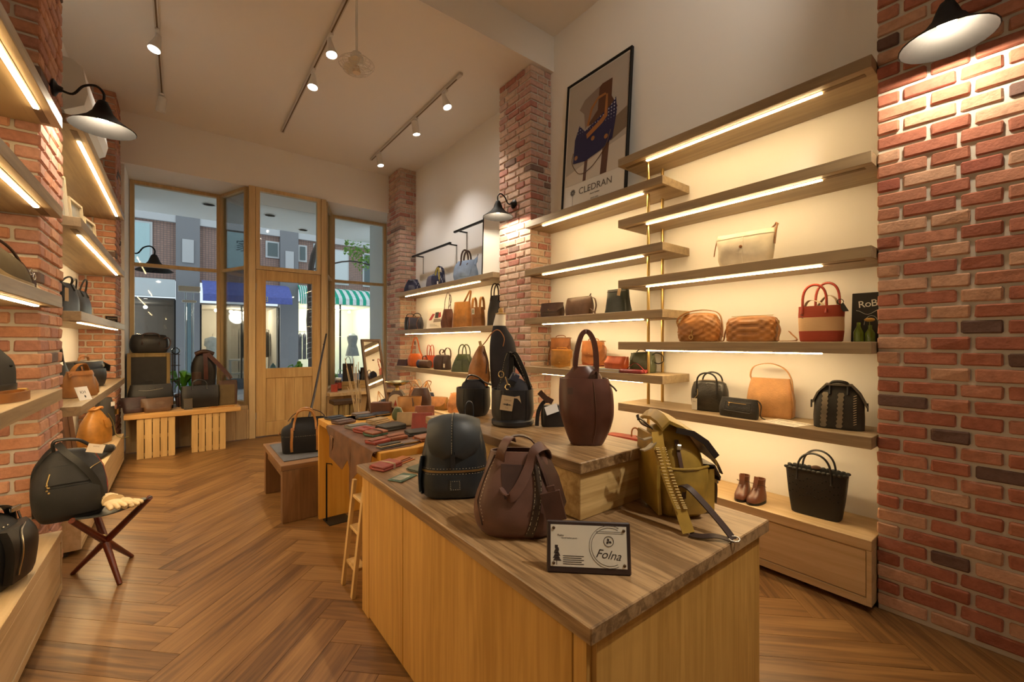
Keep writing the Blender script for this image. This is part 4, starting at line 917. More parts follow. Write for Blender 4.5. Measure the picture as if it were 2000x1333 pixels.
t = thing('hobo_bag', 'pale tan textured leather hobo with long single handle', 'bag', (2.85, 1.09, .842), RZ+R(10)); b = Body([(0, .235, .10, 0, 0, 5), (.09, .25, .11, 0, 0, 4), (.19, .225, .05, 0, 0, 4), (.235, .205, .03, 0, 0, 4)], .003, 10, 4); part('body', M_OSTR, t, lambda q: b.shell(q, 12, 30), True)
part('handle', M_OSTR, t, lambda q: q.strap(spline([(-.095, 0, .215), (-.108, 0, .25), (-.085, 0, .305), (0, 0, .325), (.075, 0, .295), (.11, 0, .235), (.118, 0, .16)], 6), .022, .005, (0, 1, 0)), True); part('side_gusset', M_OSTR, t, lambda q: q.strap([(.108, 0, .20), (.124, 0, .1), (.122, 0, .01)], .07, .004, (0, 1, 0)), True)
t = thing('doctor_bag', 'black doctor bag with pale laced strips and framed top', 'bag', (2.77, .725, .842), RZ+R(12)); M_DOC = leather('doctor_black', (.030, .028, .024), .5); b = Body([(0, .215, .12, 0, 0, 5), (.09, .215, .125, 0, 0, 4), (.16, .205, .10, 0, 0, 3.5), (.225, .13, .05, 0, 0, 3)], .003, 10, 9); part('body', M_DOC, t, lambda q: b.shell(q, 14, 30, dome=.01), True)
part('top_frame', leather('frame_grey', (.10, .085, .065)), t, lambda q: [q.strap([vec(-.112, s_*.035, .13), vec(-.09, s_*.033, .185), vec(-.055, s_*.03, .23), vec(.055, s_*.03, .23), vec(.09, s_*.033, .185), vec(.118, s_*.035, .12)], .018, .008, (0, 1, 0)) for s_ in (-1, 1)], True)
ZZ = leather('laced_strip', (.20, .17, .12)); zz = lambda t_: .8+.2*(1 if int(t_*16) % 2 else -1)
for xx in (-.058, .008): part('laced_strip', ZZ, t, lambda q: patch(q, b, xx-.015, xx+.015, .008, .190, .004, .003, zz, nx=4, nz=16, skew=.01))
part('lacing', M_THR, t, lambda q: [q.tube([b.front(.062, .03+k*.012, .003), b.front(.074, .036+k*.012, .003)], .0014, 4) for k in range(13)]); 
for s_ in (-1, 1): part('handle', M_BLKL, t, lambda q: q.tube([b.front(-.035, .18, .004, s_)]+arc((-.035, s_*.03, .225), (.04, s_*.03, .222), .022, 10, power=.5)+[b.front(.04, .18, .004, s_)], .006, 8), True)
for s_ in (-1, 1): part('end_tab', M_BLKL, t, lambda q: q.prism([(-.012, 0), (.012, 0), (.018, -.04), (-.018, -.04)], -.003, .003, Matrix.Translation((s_*.119, 0, .14)) @ Matrix.Rotation(R(90), 4, 'Z') @ Matrix.Rotation(R(90), 4, 'X')))
t = thing('paper_leaflet', 'printed white leaflet lying on the shelf by the doctor bag', 'leaflet', (2.70, .95, .8425), RZ+R(-14)); part('sheet', plain('leaflet_paper', (.74, .68, .58), .7), t, lambda q: q.box(-.10, .10, -.085, .085, 0, .0008))
part('print', M_INK, t, lambda q: [q.box(a, a+c_, d_, d_+.006, .0008, .0010) for a, c_, d_ in ((-.085, .06, .055), (-.085, .09, .045), (.02, .07, .055), (.02, .06, .040), (-.085, .05, .0), (-.02, .05, -.02), (.03, .05, -.02), (-.02, .05, -.05), (.03, .045, -.05), (-.085, .045, -.04))])
for k, (x, y, rr, lab) in enumerate(((2.70, 1.185, 8, 'brown child-size lace-up shoe partly behind its pair'), (2.70, 1.105, -4, 'brown child-size lace-up shoe in front of its pair'))):
    t = thing('leather_shoe', lab, 'shoe', (x, y, .3475), R(-90+rr), 'brown lace-up shoes'); M_SHOE = leather('shoe_brown', (.17, .06, .028), .35); b = Body([(.010, .075, .155, 0, -.005, 2.6), (.035, .076, .15, 0, .0, 2.5), (.065, .064, .105, 0, .018, 2.3), (.10, .054, .072, 0, .032, 2.2), (.135, .058, .068, 0, .034, 2.4)], .001, 10, k)
    part('upper', M_SHOE, t, lambda q: b.shell(q, 12, 26, True, .004, .35), True); part('sole', M_BLKL, t, lambda q: q.prism([(.041*math.cos(a)*(1 if abs(math.sin(a)) < .8 else 1), -.005+.082*math.sin(a)) for a in [k2*PI/12 for k2 in range(24)]], 0, .012)); part('tongue', M_SHOE, t, lambda q: q.strap([(0, -.025, .09), (0, -.008, .135), (0, -.005, .152)], .024, .004, (1, 0, 0)), True)
    part('laces', M_DKBR, t, lambda q: ([q.tube([b.front(-.018, z, .002), b.front(.018, z+.004, .002)], .0016, 5) for z in (.075, .09, .105)], q.tube(spline([b.front(0, .10, .004), b.front(-.02, .108, .012), b.front(-.028, .096, .01), b.front(0, .10, .004), b.front(.02, .108, .012), b.front(.03, .094, .01)], 5), .0014, 5)))
t = thing('perforated_tote', 'matt black rubber tote with pierced pattern and scalloped rim', 'bag', (2.765, .825, .347), RZ+R(4)); M_RUB = plain('black_rubber', (.014, .0135, .013), .5); b = Body([(0, .225, .10, 0, 0, 4.5), (.12, .26, .11, 0, 0, 4), (.245, .285, .105, 0, 0, 3.6)], 0, 1, 0); part('body', M_RUB, t, lambda q: b.shell(q, 12, 40, True, .006, .6), True)
for sd in (-1, 1): loop_handle(t, M_BLKL, -.078, .078, .20, sd*.052, .145, .0055, 20, .62, body=b, drop=.01, side=sd)
[part('scallop_rim', M_RUB, t, lambda q: [q.ball(tuple(b.front(-.135+k*.0225, .246, .0, s_)), (.0125, .005, .009), 8, 6) for k in range(13)], True) for s_ in (-1, 1)]; part('pierced_holes', plain('hole_dark', (.002, .002, .002), .9), t, lambda q: [q.ball(tuple(b.front(-.115+k*.017, .115+r_*.04+.012*math.sin(k*1.4), .0002)), (.0042, .002, .0042), 6, 4) for k in range(14) for r_ in range(3)]); part('clasp', M_DKBR, t, lambda q: q.ball((0, -.0, .258), (.025, .03, .012)), True)
# -- red bag standing on the bench behind the tote
t = thing('red_box_bag', 'red box bag with tan ring handle on the low bench', 'bag', (2.73, 2.05, .3475), RZ+R(10)); b = Body([(0, .34, .12, 0, 0, 5), (.2, .34, .12, 0, 0, 5), (.225, .33, .11, 0, 0, 5)], .002, 8, 2); part('body', M_REDL, t, lambda q: b.shell(q, 8, 28), True); loop_handle(t, M_TANL, .03, .09, .225, 0, .07, .006, 14, .5)
# ================================================================ shelves left of the brass posts
t = thing('flap_clutch', 'dark brown leather clutch with pointed flap', 'bag', (2.76, 2.93, 1.525), RZ+R(8)); b = Body([(0, .23, .10, 0, 0, 4), (.06, .25, .11, 0, 0, 3.5), (.135, .235, .06, 0, 0, 3)], .003, 9, 3); part('body', M_DKBR, t, lambda q: b.shell(q, 10, 28), True); part('flap', M_DKBR, t, lambda q: patch(q, b, -.125, .125, .055, .138, .008, .006, lambda t_: .75+.25*min(1, t_*2.2), nx=14), True); part('stud', M_ZIP, t, lambda q: q.ball(tuple(b.front(0, .075, .010)), .005), True)
t = thing('shoulder_bag', 'brown pebbled shoulder bag with zipped top and loose strap', 'bag', (2.77, 2.60, 1.525), RZ); M_BRN = leather('brown_pebble', (.105, .055, .034), .45); b = Body([(0, .27, .10, 0, 0, 4), (.07, .295, .11, 0, 0, 3.5), (.15, .29, .06, 0, 0, 3), (.165, .28, .03, 0, 0, 3)], .006, 10, 7); part('body', M_BRN, t, lambda q: b.shell(q, 10, 28), True); part('zip', M_CHAN, t, lambda q: q.strap([(-.13, 0, .167), (.14, 0, .168)], .010, .003, (0, 1, 0))); part('puller', M_DKBR, t, lambda q: q.strap([(.125, 0, .17), (.140, -.003, .188)], .010, .003, (0, 1, 0))); part('strap', M_BRN, t, lambda q: q.strap(spline([(.14, 0, .155), (.18, 0, .14), (.195, 0, .08), (.18, 0, .02), (.215, -.02, .004), (.16, -.02, .05), (.13, -.01, .06)], 5), .016, .004, (0, 1, 0)), True)
t = thing('drawstring_pouch', 'dark green leather pouch with gathered top and paper tag', 'bag', (2.77, 2.175, 1.525), RZ+R(4)); M_DGRN = leather('dark_green_leather', (.022, .027, .020), .38); b = Body([(0, .225, .13, 0, 0, 3.5), (.06, .205, .115, 0, 0, 3), (.14, .185, .09, 0, 0, 3), (.195, .19, .06, 0, 0, 3)], .006, 13, 5); part('body', M_DGRN, t, lambda q: b.shell(q, 12, 30, True), True); part('drawcord', M_DKBR, t, lambda q: q.tube([b.front(x, .178, .003) for x in (-.085, -.05, -.02, .02, .05, .085)], .0022, 5)); tag_card(t, 'paper_tag', front_frame(.045, -.055, .165, roll=R(-12)), .030, .055, plain('kraft_card', (.42, .30, .18), .8))
def satchel(lab, loc, rz, w, d, h, mat, flap, gus=None, st=None, name='satchel'):
    t = thing(name, lab, 'bag', loc, rz); b = Body([(0, w, d, 0, 0, 6), (h*.5, w*1.01, d, 0, 0, 5), (h, w*.97, d*.8, 0, 0, 5)], .002, 9, 4); part('body', gus or mat, t, lambda q: b.shell(q, 8, 30), True); part('front_panel', mat, t, lambda q: patch(q, b, -w*.485, w*.485, .003, h*.97, .004, .004, lambda t_: (1-(1-min(1, t_/.12))**2)**.5 if t_ < .12 else 1), True)
    part('flap', mat, t, lambda q: patch(q, b, -w*.5, w*.5, h*flap, h*1.0, .009, .006, rounded_low(.55), nx=14, nz=10), True); part('flap_top', mat, t, lambda q: q.strap([(0, -d*.42, h+.003), (0, 0, h+.008), (0, d*.42, h+.003)], w*.97, .005, (1, 0, 0)), True); part('clasp', M_ZIP, t, lambda q: q.ball(tuple(b.front(0, h*(flap+.10), .011)), (.006, .003, .004)), True)
    loop_handle(t, mat, -w*.28, w*.28, h+.006, 0, .022, .004, 10, .5)
    if st: part('shoulder_strap', mat, t, lambda q: q.strap(spline(st, 6), .010, .003, (0, 1, 0)), True)
    return t, b
M_RUST = leather('rust_brown_leather', (.26, .10, .032), .36); M_AMB = leather('amber_leather', (.42, .19, .030), .36)
satchel('rust brown leather satchel with rounded flap behind the amber one', (2.84, 2.90, 1.066), RZ+R(-6), .255, .07, .265, M_RUST, .58, None, [(-.125, 0, .25), (-.15, -.02, .15), (-.16, -.03, .04), (-.14, -.05, .006)])
satchel('small amber leather satchel with cream side gusset', (2.69, 2.73, 1.066), RZ+R(16), .20, .075, .155, M_AMB, .22, leather('cream_gusset', (.55, .42, .25)))
satchel('tan leather backpack satchel half hidden behind the brown tote', (2.80, 2.46, 1.1), RZ+R(-4), .22, .09, .20, leather('orange_tan_leather', (.38, .14, .04)), .4, None, [(.11, 0, .18), (.15, -.01, .15), (.16, -.02, .08), (.12, -.04, .02)])
for x, y, z, w, h, c, lab in ((2.80, 2.46, 1.0665, .24, .033, (.34, .045, .035), 'thin red boxed book under the tan backpack satchel'), (2.82, 2.90, 1.0665, .0, 0, 0, ''), (2.68, 2.145, 1.0665, .20, .022, (.36, .42, .46), 'pale blue book lying under the orange clutch'), (2.70, 2.30, 1.0665, .10, .026, (.50, .40, .25), 'cream boxed book beside the orange clutch')):
    if not lab: continue
    t = thing('book', lab, 'book', (x, y, z), RZ); part('cover', plain('book_%s' % lab[:12], c, .6), t, lambda q: (q.box(-w/2, w/2, -.07, .07, 0, .003), q.box(-w/2, w/2, -.07, .07, h-.003, h), q.box(-w/2, w/2, .067, .07, .003, h-.003))); part('pages', plain('book_pages', (.62, .55, .42), .8), t, lambda q: q.box(-w/2+.004, w/2-.004, -.066, .0665, .0031, h-.0031))
M_ORNG = leather('orange_red_leather', (.46, .085, .018), .38)
t = thing('flap_clutch', 'bright orange red folded clutch on the blue book', 'bag', (2.69, 2.13, 1.0895), RZ+R(-4)); b = Body([(0, .20, .085, 0, 0, 4), (.04, .21, .09, 0, 0, 4), (.095, .19, .05, .01, .01, 3.5)], .002, 9, 3); part('body', M_ORNG, t, lambda q: b.shell(q, 8, 28), True); part('flap', M_ORNG, t, lambda q: patch(q, b, -.10, .10, .042, .098, .007, .005, nx=12), True)
t = thing('small_backpack', 'dark olive green leather backpack with coiled straps', 'bag', (2.80, 1.965, 1.066), RZ+R(10)); M_OLV = leather('olive_leather', (.075, .085, .040), .4); b = Body([(0, .19, .10, 0, 0, 4), (.07, .20, .11, 0, 0, 3.5), (.145, .17, .07, 0, 0, 3)], .004, 9, 6); part('body', M_OLV, t, lambda q: b.shell(q, 10, 28, dome=.01), True); part('flap', M_OLV, t, lambda q: patch(q, b, -.09, .09, .07, .148, .007, .005, rounded_low(.5)), True); part('strap_coil', M_BLKL, t, lambda q: (q.tube(spline([(.07, -.02, .12), (.11, -.02, .15), (.155, -.01, .135), (.16, 0, .09), (.12, 0, .07), (.085, -.02, .09)], 6), .004, 6)), True); part('top_handle', M_BLKL, t, lambda q: q.tube(arc((-.05, 0, .15), (.03, 0, .15), .025, 12), .0035, 6), True)
t = thing('red_purse', 'flat dark red purse with a thin strap beside the brass post', 'bag', (2.665, 1.935, 1.0665), RZ+R(6)); part('body', leather('crimson_leather', (.26, .03, .035)), t, lambda q: q.bev(-.11, .08, -.05, .05, 0, .028, .008), True); part('strap', leather('crimson_leather', 0), t, lambda q: q.strap(spline([(-.07, 0, .03), (0, -.01, .075), (.05, -.01, .05), (.10, -.03, .008)], 6), .010, .003, (0, 1, 0)), True)
# ================================================================ far right niche
# -- upper shelf
M_DOT = dotted('navy_dots', (.020, .020, .050), (.55, .55, .60), 60); M_NAVYF = fabric('navy_cloth', (.022, .024, .055))
t = thing('drawstring_bag', 'small navy dotted drawstring bag by the far brick pier', 'bag', (2.76, 5.98, 2.040), RZ+R(25)); b = Body([(0, .27, .15, 0, 0, 3.2), (.08, .25, .14, 0, 0, 3), (.15, .20, .10, 0, 0, 2.6), (.19, .17, .06, 0, 0, 2.6)], .008, 13, 2); part('body', M_DOT, t, lambda q: b.shell(q, 12, 28, True), True); part('side_panel', M_NAVYF, t, lambda q: patch(q, b, -.13, -.02, .004, .13, .003)); part('cord_tie', M_BLKL, t, lambda q: (q.tube(spline([b.front(-.05, .155, .006), b.front(-.02, .18, .02), b.front(.01, .16, .01), b.front(.05, .175, .006)], 5), .004, 6)), True)
t = thing('hobo_bag', 'navy dotted hobo bag with yellow lining and white tag', 'bag', (2.76, 5.24, 2.040), RZ+R(25)); b = Body([(0, .30, .12, 0, 0, 3.2), (.08, .28, .12, 0, 0, 3), (.16, .22, .08, 0, 0, 2.6), (.20, .10, .05, .05, 0, 2.5)], .006, 11, 4); part('body', M_DOT, t, lambda q: b.shell(q, 12, 28, dome=.01), True); part('grey_side', fabric('mauve_cloth', (.11, .10, .14)), t, lambda q: patch(q, b, -.145, -.02, .005, .16, .005, .004, lambda t_: 1-.35*t_), True)
part('handle_arch', M_DOT, t, lambda q: q.strap(spline([(-.02, 0, .14), (.02, 0, .25), (.07, 0, .285), (.115, 0, .23), (.135, 0, .08)], 6), .05, .008, (0, 1, 0)), True); part('lining', fabric('mustard_lining', (.36, .28, .05)), t, lambda q: q.strap(spline([(.02, -.04, .16), (.045, -.04, .245), (.075, -.04, .25), (.085, -.045, .12), (.085, -.05, .06)], 5), .022, .004, (1, 0, 0)), True); tag_card(t, 'price_tag', front_frame(.075, -.064, .05), .022, .05, plain('tag_white', (.8, .8, .78), .7))
t = thing('canvas_tote', 'pale blue canvas tote with dark brown handles', 'bag', (2.755, 4.46, 2.040), RZ+R(24)); M_BLUF = fabric('pale_blue_canvas', (.25, .34, .50)); b = Body([(0, .30, .13, 0, 0, 3.5), (.09, .34, .14, 0, 0, 3), (.19, .31, .10, 0, 0, 2.8), (.25, .26, .06, .02, 0, 2.6)], .014, 9, 8); part('body', M_BLUF, t, lambda q: b.shell(q, 14, 30, True), True)
for sd in (-1, 1): part('handle', M_DKBR, t, lambda q: q.strap([b.front(-.05, .19, .005, sd)]+arc((-.05, sd*.03, .235), (.055, sd*.03, .235), .14, 14, power=.75)+[b.front(.06, .19, .005, sd)], .022, .004, (1, 0, .6)), True)
part('side_corner', M_BLUF, t, lambda q: q.add([(.10, -.02, .23), (.175, 0, .295), (.15, .03, .23), (.16, -.03, .18)], [(0, 3, 1), (0, 1, 2), (3, 2, 1), (0, 2, 3)])); part('corner_tab', M_DKBR, t, lambda q: q.strap([(.165, 0, .28), (.178, 0, .315)], .010, .003, (0, 1, 0))); part('front_pocket', M_BLUF, t, lambda q: patch(q, b, -.03, .10, .05, .14, .006, .005, None, -1, 8, 6, .03), True)
# -- wall rails above
for y0, y1, z, lab in ((4.92, 6.08, 2.60, 'black metal rail fixed to the wall near the far pier'), (3.82, 4.82, 2.72, 'black metal rail fixed to the wall near the middle pier')):
    t = thing('hanging_rail', lab, 'rail', (2.948, (y0+y1)/2, z)); L = (y1-y0)/2
    part('bar', M_BLACK, t, lambda q: q.bev(-.16, -.13, -L, L, -.012, .012, .003)); 
    for s_ in (-1, 1): part('bracket', M_BLACK, t, lambda q: q.box(-.13, 0, s_*(L-.08)-.008, s_*(L-.08)+.008, -.008, .008)); part('wall_strut', plain('rail_grey', (.45, .43, .40), .6), t, lambda q: q.box(-.012, 0, s_*(L-.08)-.006, s_*(L-.08)+.006, -.26, -.0085))
t = thing('leaning_panel', 'tall thin black edged white panel leaning behind the middle pier', 'panel', (2.76, 3.86, 2.0405), R(-20)); Ml = Matrix.Rotation(R(6), 4, 'X'); part('sheet', M_WHITE, t, lambda q: q.box(-.14, .14, -.004, .004, 0, .62, Ml)); part('edge', M_BLACK, t, lambda q: (q.bev(-.15, -.1401, -.008, .008, 0, .62, .001, Ml), q.bev(.1401, .15, -.008, .008, 0, .62, .001, Ml), q.bev(-.14, .14, -.008, .008, .6201, .63, .001, Ml)))
# -- second shelf
t, b = simple_tote('shoulder_bag', 'plain black bag with thin strap by the far brick pier', 'bag', (2.76, 5.98, 1.475), RZ+R(28), .26, .11, .20, M_BLKL, 1.05, hh=0, seed=3, opened=False); part('strap', M_BLKL, t, lambda q: q.tube(spline([(-.12, 0, .17), (-.10, 0, .235), (0, -.02, .24), (.08, -.03, .20)], 5), .005, 6), True)
t = thing('sport_bag', 'navy nylon bag edged with tan piping', 'bag', (2.70, 5.76, 1.475), RZ+R(35)); b = Body([(0, .22, .12, 0, 0, 3.5), (.08, .24, .14, 0, 0, 3), (.16, .22, .10, 0, 0, 2.6), (.185, .20, .06, 0, 0, 2.6)], .004, 9, 5); part('body', leather('navy_nylon', (.030, .030, .050), .4), t, lambda q: b.shell(q, 12, 28, True), True)
for s_ in (-1, 1): part('piping', M_TANL, t, lambda q: q.tube(line_on(b, [(s_*.075, .17), (s_*.06, .10), (s_*.07, .01)], .002), .0025, 5), True)
part('rim', M_TANL, t, lambda q: q.tube([b.front(x, .182, .002) for x in (-.09, -.05, 0, .05, .09)], .005, 6), True); loop_handle(t, M_BLKL, -.05, .08, .18, .02, .06, .006, 12)
t = thing('printed_card', 'white card printed with red and black bags leaning on the wall', 'card', (2.74, 5.24, 1.4755), RZ+R(34)); Mc = Matrix.Rotation(-R(9), 4, 'X'); part('card', plain('card_white', (.80, .76, .70), .6), t, lambda q: q.box(-.125, .125, -.002, .002, 0, .29, Mc))
for pl_, c in (([(-.10, .12), (-.06, .12), (-.01, .21), (-.05, .21)], (.42, .06, .07)), ([(.045, .15), (.085, .17), (.075, .235), (.04, .22)], (.42, .06, .07)), ([(-.01, .15), (.04, .15), (.05, .235), (-.005, .23)], (.06, .05, .05)), ([(-.03, .09), (.09, .10), (.08, .14), (-.02, .14)], (.30, .25, .22))): part('printed_shape', plain('print_%s' % str(c), c, .6), t, lambda q: q.prism(pl_, 0, .0006, Mc @ Matrix.Translation((0, -.0021, 0)) @ Matrix.Rotation(R(90), 4, 'X')))
part('printed_lines', M_INK, t, lambda q: [q.box(-.08, .06-.03*k, -.0026, -.0021, .035+.014*k, .038+.014*k, Mc) for k in range(3)])
t = thing('bucket_bag', 'dark brown drawstring bucket bag with long cord straps', 'bag', (2.76, 4.91, 1.475), RZ+R(20)); b = Body([(0, .17, .13, 0, 0, 3), (.09, .19, .14, 0, 0, 2.6), (.19, .15, .10, 0, 0, 2.6), (.25, .13, .07, 0, 0, 2.6)], .006, 12, 9); part('body', leather('maroon_brown_leather', (.12, .042, .026)), t, lambda q: b.shell(q, 14, 28, True), True); part('overlap_seam', M_DKBR, t, lambda q: q.tube(line_on(b, [(-.03, .245), (.02, .15), (.05, .02)], .003), .0022, 5)); part('cord_strap', M_DKBR, t, lambda q: (q.tube(spline([(-.055, -.01, .23), (-.04, -.01, .36), (0, -.01, .46), (.03, -.01, .44), (.05, -.01, .34), (.055, -.01, .23)], 6), .0045, 6), q.tube(spline([(-.01, .02, .23), (0, .02, .34), (.02, .02, .44), (.04, .02, .36), (-.005, .02, .27)], 6), .004, 6)), True)
M_TAN2 = leather('honey_leather', (.40, .175, .040), .35)
t = thing('leather_tote', 'large honey tan leather tote with one raised strap', 'bag', (2.765, 4.56, 1.475), RZ+R(18)); b = Body([(0, .29, .10, 0, 0, 4), (.12, .27, .11, 0, 0, 3.5), (.24, .255, .08, 0, 0, 3), (.32, .25, .05, 0, 0, 3)], .007, 8, 1); part('body', M_TAN2, t, lambda q: b.shell(q, 14, 30, True), True); part('strap', M_TAN2, t, lambda q: q.strap(spline([(.02, 0, .30), (.06, 0, .36), (.12, 0, .445), (.135, 0, .44), (.125, 0, .37), (.10, .01, .30)], 6), .030, .005, (0, 1, 0)), True)
t = thing('folded_tote', 'narrow tan leather tote with white tag', 'bag', (2.765, 4.20, 1.475), RZ+R(14)); b = Body([(0, .18, .09, 0, 0, 3.5), (.12, .165, .09, 0, 0, 3), (.23, .15, .06, 0, 0, 3)], .008, 9, 3); part('body', M_TANL, t, lambda q: b.shell(q, 12, 28, True), True)
for x in (-.065, .055): part('strap', M_TAN2, t, lambda q: q.strap(spline([(x, -.03, .15), (x, -.03, .26), (x+.005, -.02, .335), (x+.01, .0, .345), (x+.012, .02, .30), (x+.01, .03, .20)], 6), .034, .005, (1, 0, 0)), True)
tag_card(t, 'price_tag', front_frame(-.03, -.057, .18), .045, .07, plain('tag_white', 0)); part('tag_face', plain('tag_green', (.34, .36, .26), .7), t, lambda q: q.box(-.043, -.017, -.0592, -.0578, .16, .205))
t = thing('tall_tote', 'tall black leather tote beside the middle pier', 'bag', (2.775, 3.86, 1.475), RZ+R(12)); b = Body([(0, .21, .12, 0, 0, 3.5), (.15, .205, .11, 0, 0, 3), (.34, .15, .05, 0, 0, 3)], .006, 9, 4); part('body', leather('espresso_leather', (.018, .012, .010), .4), t, lambda q: b.shell(q, 12, 28, True), True)
for sd in (-1, 1): loop_handle(t, M_DKBR, -.05, .06, .33, sd*.024, .14, .008, 14, .7, body=b, drop=.05, side=sd)
# -- third shelf
M_OR2 = leather('orange_leather', (.45, .095, .015), .35)
t = thing('hobo_bag', 'bright orange hobo bag with tall strap loop', 'bag', (2.775, 5.90, .935), RZ+R(25)); b = Body([(0, .23, .11, 0, 0, 2.8), (.06, .29, .13, 0, 0, 2.6), (.13, .27, .10, 0, 0, 2.6), (.185, .20, .05, 0, 0, 2.4)], .006, 9, 3); part('body', M_OR2, t, lambda q: b.shell(q, 12, 28, dome=.006), True); part('strap', M_OR2, t, lambda q: q.strap(spline([(-.12, 0, .13), (-.085, 0, .22), (-.045, 0, .38), (.0, 0, .435), (.04, 0, .36), (.07, 0, .24), (.13, 0, .14)], 6), .026, .005, (0, 1, 0)), True)
t, b = simple_tote('mini_tote', 'small vermilion tote with slim crossed handles', 'bag', (2.84, 5.56, .935), RZ+R(22), .20, .10, .17, leather('vermilion_leather', (.42, .06, .016), .36), 1.0, hh=.155, hx=.2, flat=(.014, .004, 'y'), seed=2)
t = thing('barrel_purse', 'small brown barrel purse with navy end', 'bag', (2.675, 5.42, .935), RZ+R(20)); Mb = Matrix.Translation((0, 0, .058)) @ Matrix.Rotation(R(90), 4, 'Y'); part('body', M_CHOC, t, lambda q: q.lathe([(.001, -.10), (.05, -.10), (.058, -.085), (.058, .085), (.05, .10), (.001, .10)], 24, Mb), True); part('end_cap', leather('navy_leather', (.02, .03, .07)), t, lambda q: q.lathe([(.059, -.10), (.060, -.06), (.0585, -.055)], 24, Mb), True); loop_handle(t, M_BLKL, -.04, .05, .112, 0, .055, .006, 12, .6)
t = thing('small_backpack', 'dark brown leather backpack with curled straps', 'bag', (2.73, 5.00, .935), RZ+R(22)); b = Body([(0, .23, .13, 0, 0, 4), (.1, .23, .14, 0, 0, 3.5), (.185, .21, .09, 0, 0, 3.2)], .004, 9, 6); part('body', leather('aubergine_brown', (.040, .021, .019), .42), t, lambda q: b.shell(q, 12, 28, dome=.01), True); part('front_panel', leather('aubergine_brown', 0), t, lambda q: patch(q, b, -.112, .05, .01, .17, .012, .010), True); part('curled_strap', M_CHOC, t, lambda q: (q.strap(spline([(-.03, 0, .18), (-.05, 0, .225), (-.02, 0, .265), (.02, 0, .25), (.0, 0, .215)], 6), .024, .005, (0, 1, 0)), q.strap(spline([(.03, .02, .18), (.02, .02, .24), (.06, .02, .285), (.11, .02, .26), (.12, .02, .18), (.11, .01, .12)], 6), .024, .005, (0, 1, 0))), True); part('tag', M_TAGP, t, lambda q: q.box(.07, .095, -.072, -.070, .03, .08))
t = thing('pyramid_handbag', 'dark green leather handbag widening to its base', 'bag', (2.725, 4.46, .935), RZ+R(32)); M_GRN = leather('bottle_green_leather', (.045, .060, .022), .36); b = Body([(0, .29, .16, 0, 0, 6), (.09, .26, .14, 0, 0, 5), (.17, .20, .10, 0, 0, 4), (.215, .16, .05, 0, 0, 3)], .005, 9, 7); part('body', M_GRN, t, lambda q: b.shell(q, 12, 32), True); part('centre_seam', M_GRN, t, lambda q: q.tube(line_on(b, [(.0, .21), (.01, .12), (.02, .005)], .003), .003, 5), True)
for sd, x in ((-1, -.01), (1, .02)): loop_handle(t, M_GRN, x-.05, x+.055, .20, sd*.022, .13, .0075, 14, .7, body=b, drop=.06, side=sd)
part('top_tuck', M_GRN, t, lambda q: patch(q, b, -.07, .07, .15, .20, .007, .005), True)
t = thing('swatch_book', 'small dark purple swatch book leaning at the shelf end', 'book', (2.66, 6.15, .9355), RZ+R(30)); Mc = Matrix.Rotation(-R(24), 4, 'X'); part('cover', leather('purple_leather', (.055, .030, .045)), t, lambda q: q.bev(-.09, .09, -.010, .0, 0, .10, .002, Mc)); part('page_edge', M_DKBR, t, lambda q: [q.box(-.06+.04*k, -.04+.04*k, -.0125, -.0101, .01, .09, Mc) for k in range(3)])
# -- low bench of the niche
t, b = simple_tote('leather_tote', 'peach tan leather tote with round pale handles', 'bag', (2.77, 5.86, .4005), RZ+R(24), .26, .12, .23, leather('peach_tan_leather', (.36, .15, .055)), .95, hh=.11, hx=.22, hm=leather('pale_handle', (.56, .34, .17)), seed=5)
t = thing('two_tone_tote', 'navy and orange leather tote with tan straps', 'bag', (2.73, 5.47, .4005), RZ+R(26)); b = Body([(0, .24, .11, 0, 0, 4), (.09, .25, .12, 0, 0, 3.5), (.185, .22, .09, 0, 0, 3)], .005, 10, 6); part('body', leather('navy_leather', 0), t, lambda q: b.shell(q, 12, 28, True), True); part('orange_panel', M_TAN2, t, lambda q: patch(q, b, .02, .115, .005, .14, .006, .005), True); part('zip', M_SILV, t, lambda q: q.tube(line_on(b, [(-.035, .18), (-.04, .10)], .004), .003, 5)); part('zip_pull', M_SILV, t, lambda q: q.box(-.046, -.036, -.066, -.062, .06, .10))
for x in (-.06, .06): part('strap', M_TAN2, t, lambda q: q.strap([b.front(x, .14, .005), (x, -.03, .20), (.01, -.01, .33), (.012, .0, .345), (x, .03, .20)], .014, .004, (1, 0, .2)), True)
t = thing('saddle_bag', 'peach leather saddle bag with rounded flap and tassel', 'bag', (2.725, 5.06, .4005), RZ+R(26)); M_PEA = leather('peach_leather', (.50, .22, .085), .38); b = Body([(0, .23, .10, 0, 0, 2.8), (.07, .28, .13, 0, 0, 2.6), (.165, .24, .07, 0, 0, 2.6)], .004, 9, 5); part('body', leather('olive_tan_leather', (.26, .14, .035)), t, lambda q: b.shell(q, 12, 28, dome=.006), True); part('flap', M_PEA, t, lambda q: patch(q, b, -.138, .11, .045, .168, .010, .007, rounded_low(.8), nx=14, nz=12), True); part('tassel', M_TAN2, t, lambda q: [q.strap([b.front(.10, .15, .012), b.front(.112+.004*k, .09, .016), b.front(.108+.006*k, .03, .018)], .006, .003, (1, 0, 0)) for k in range(3)])
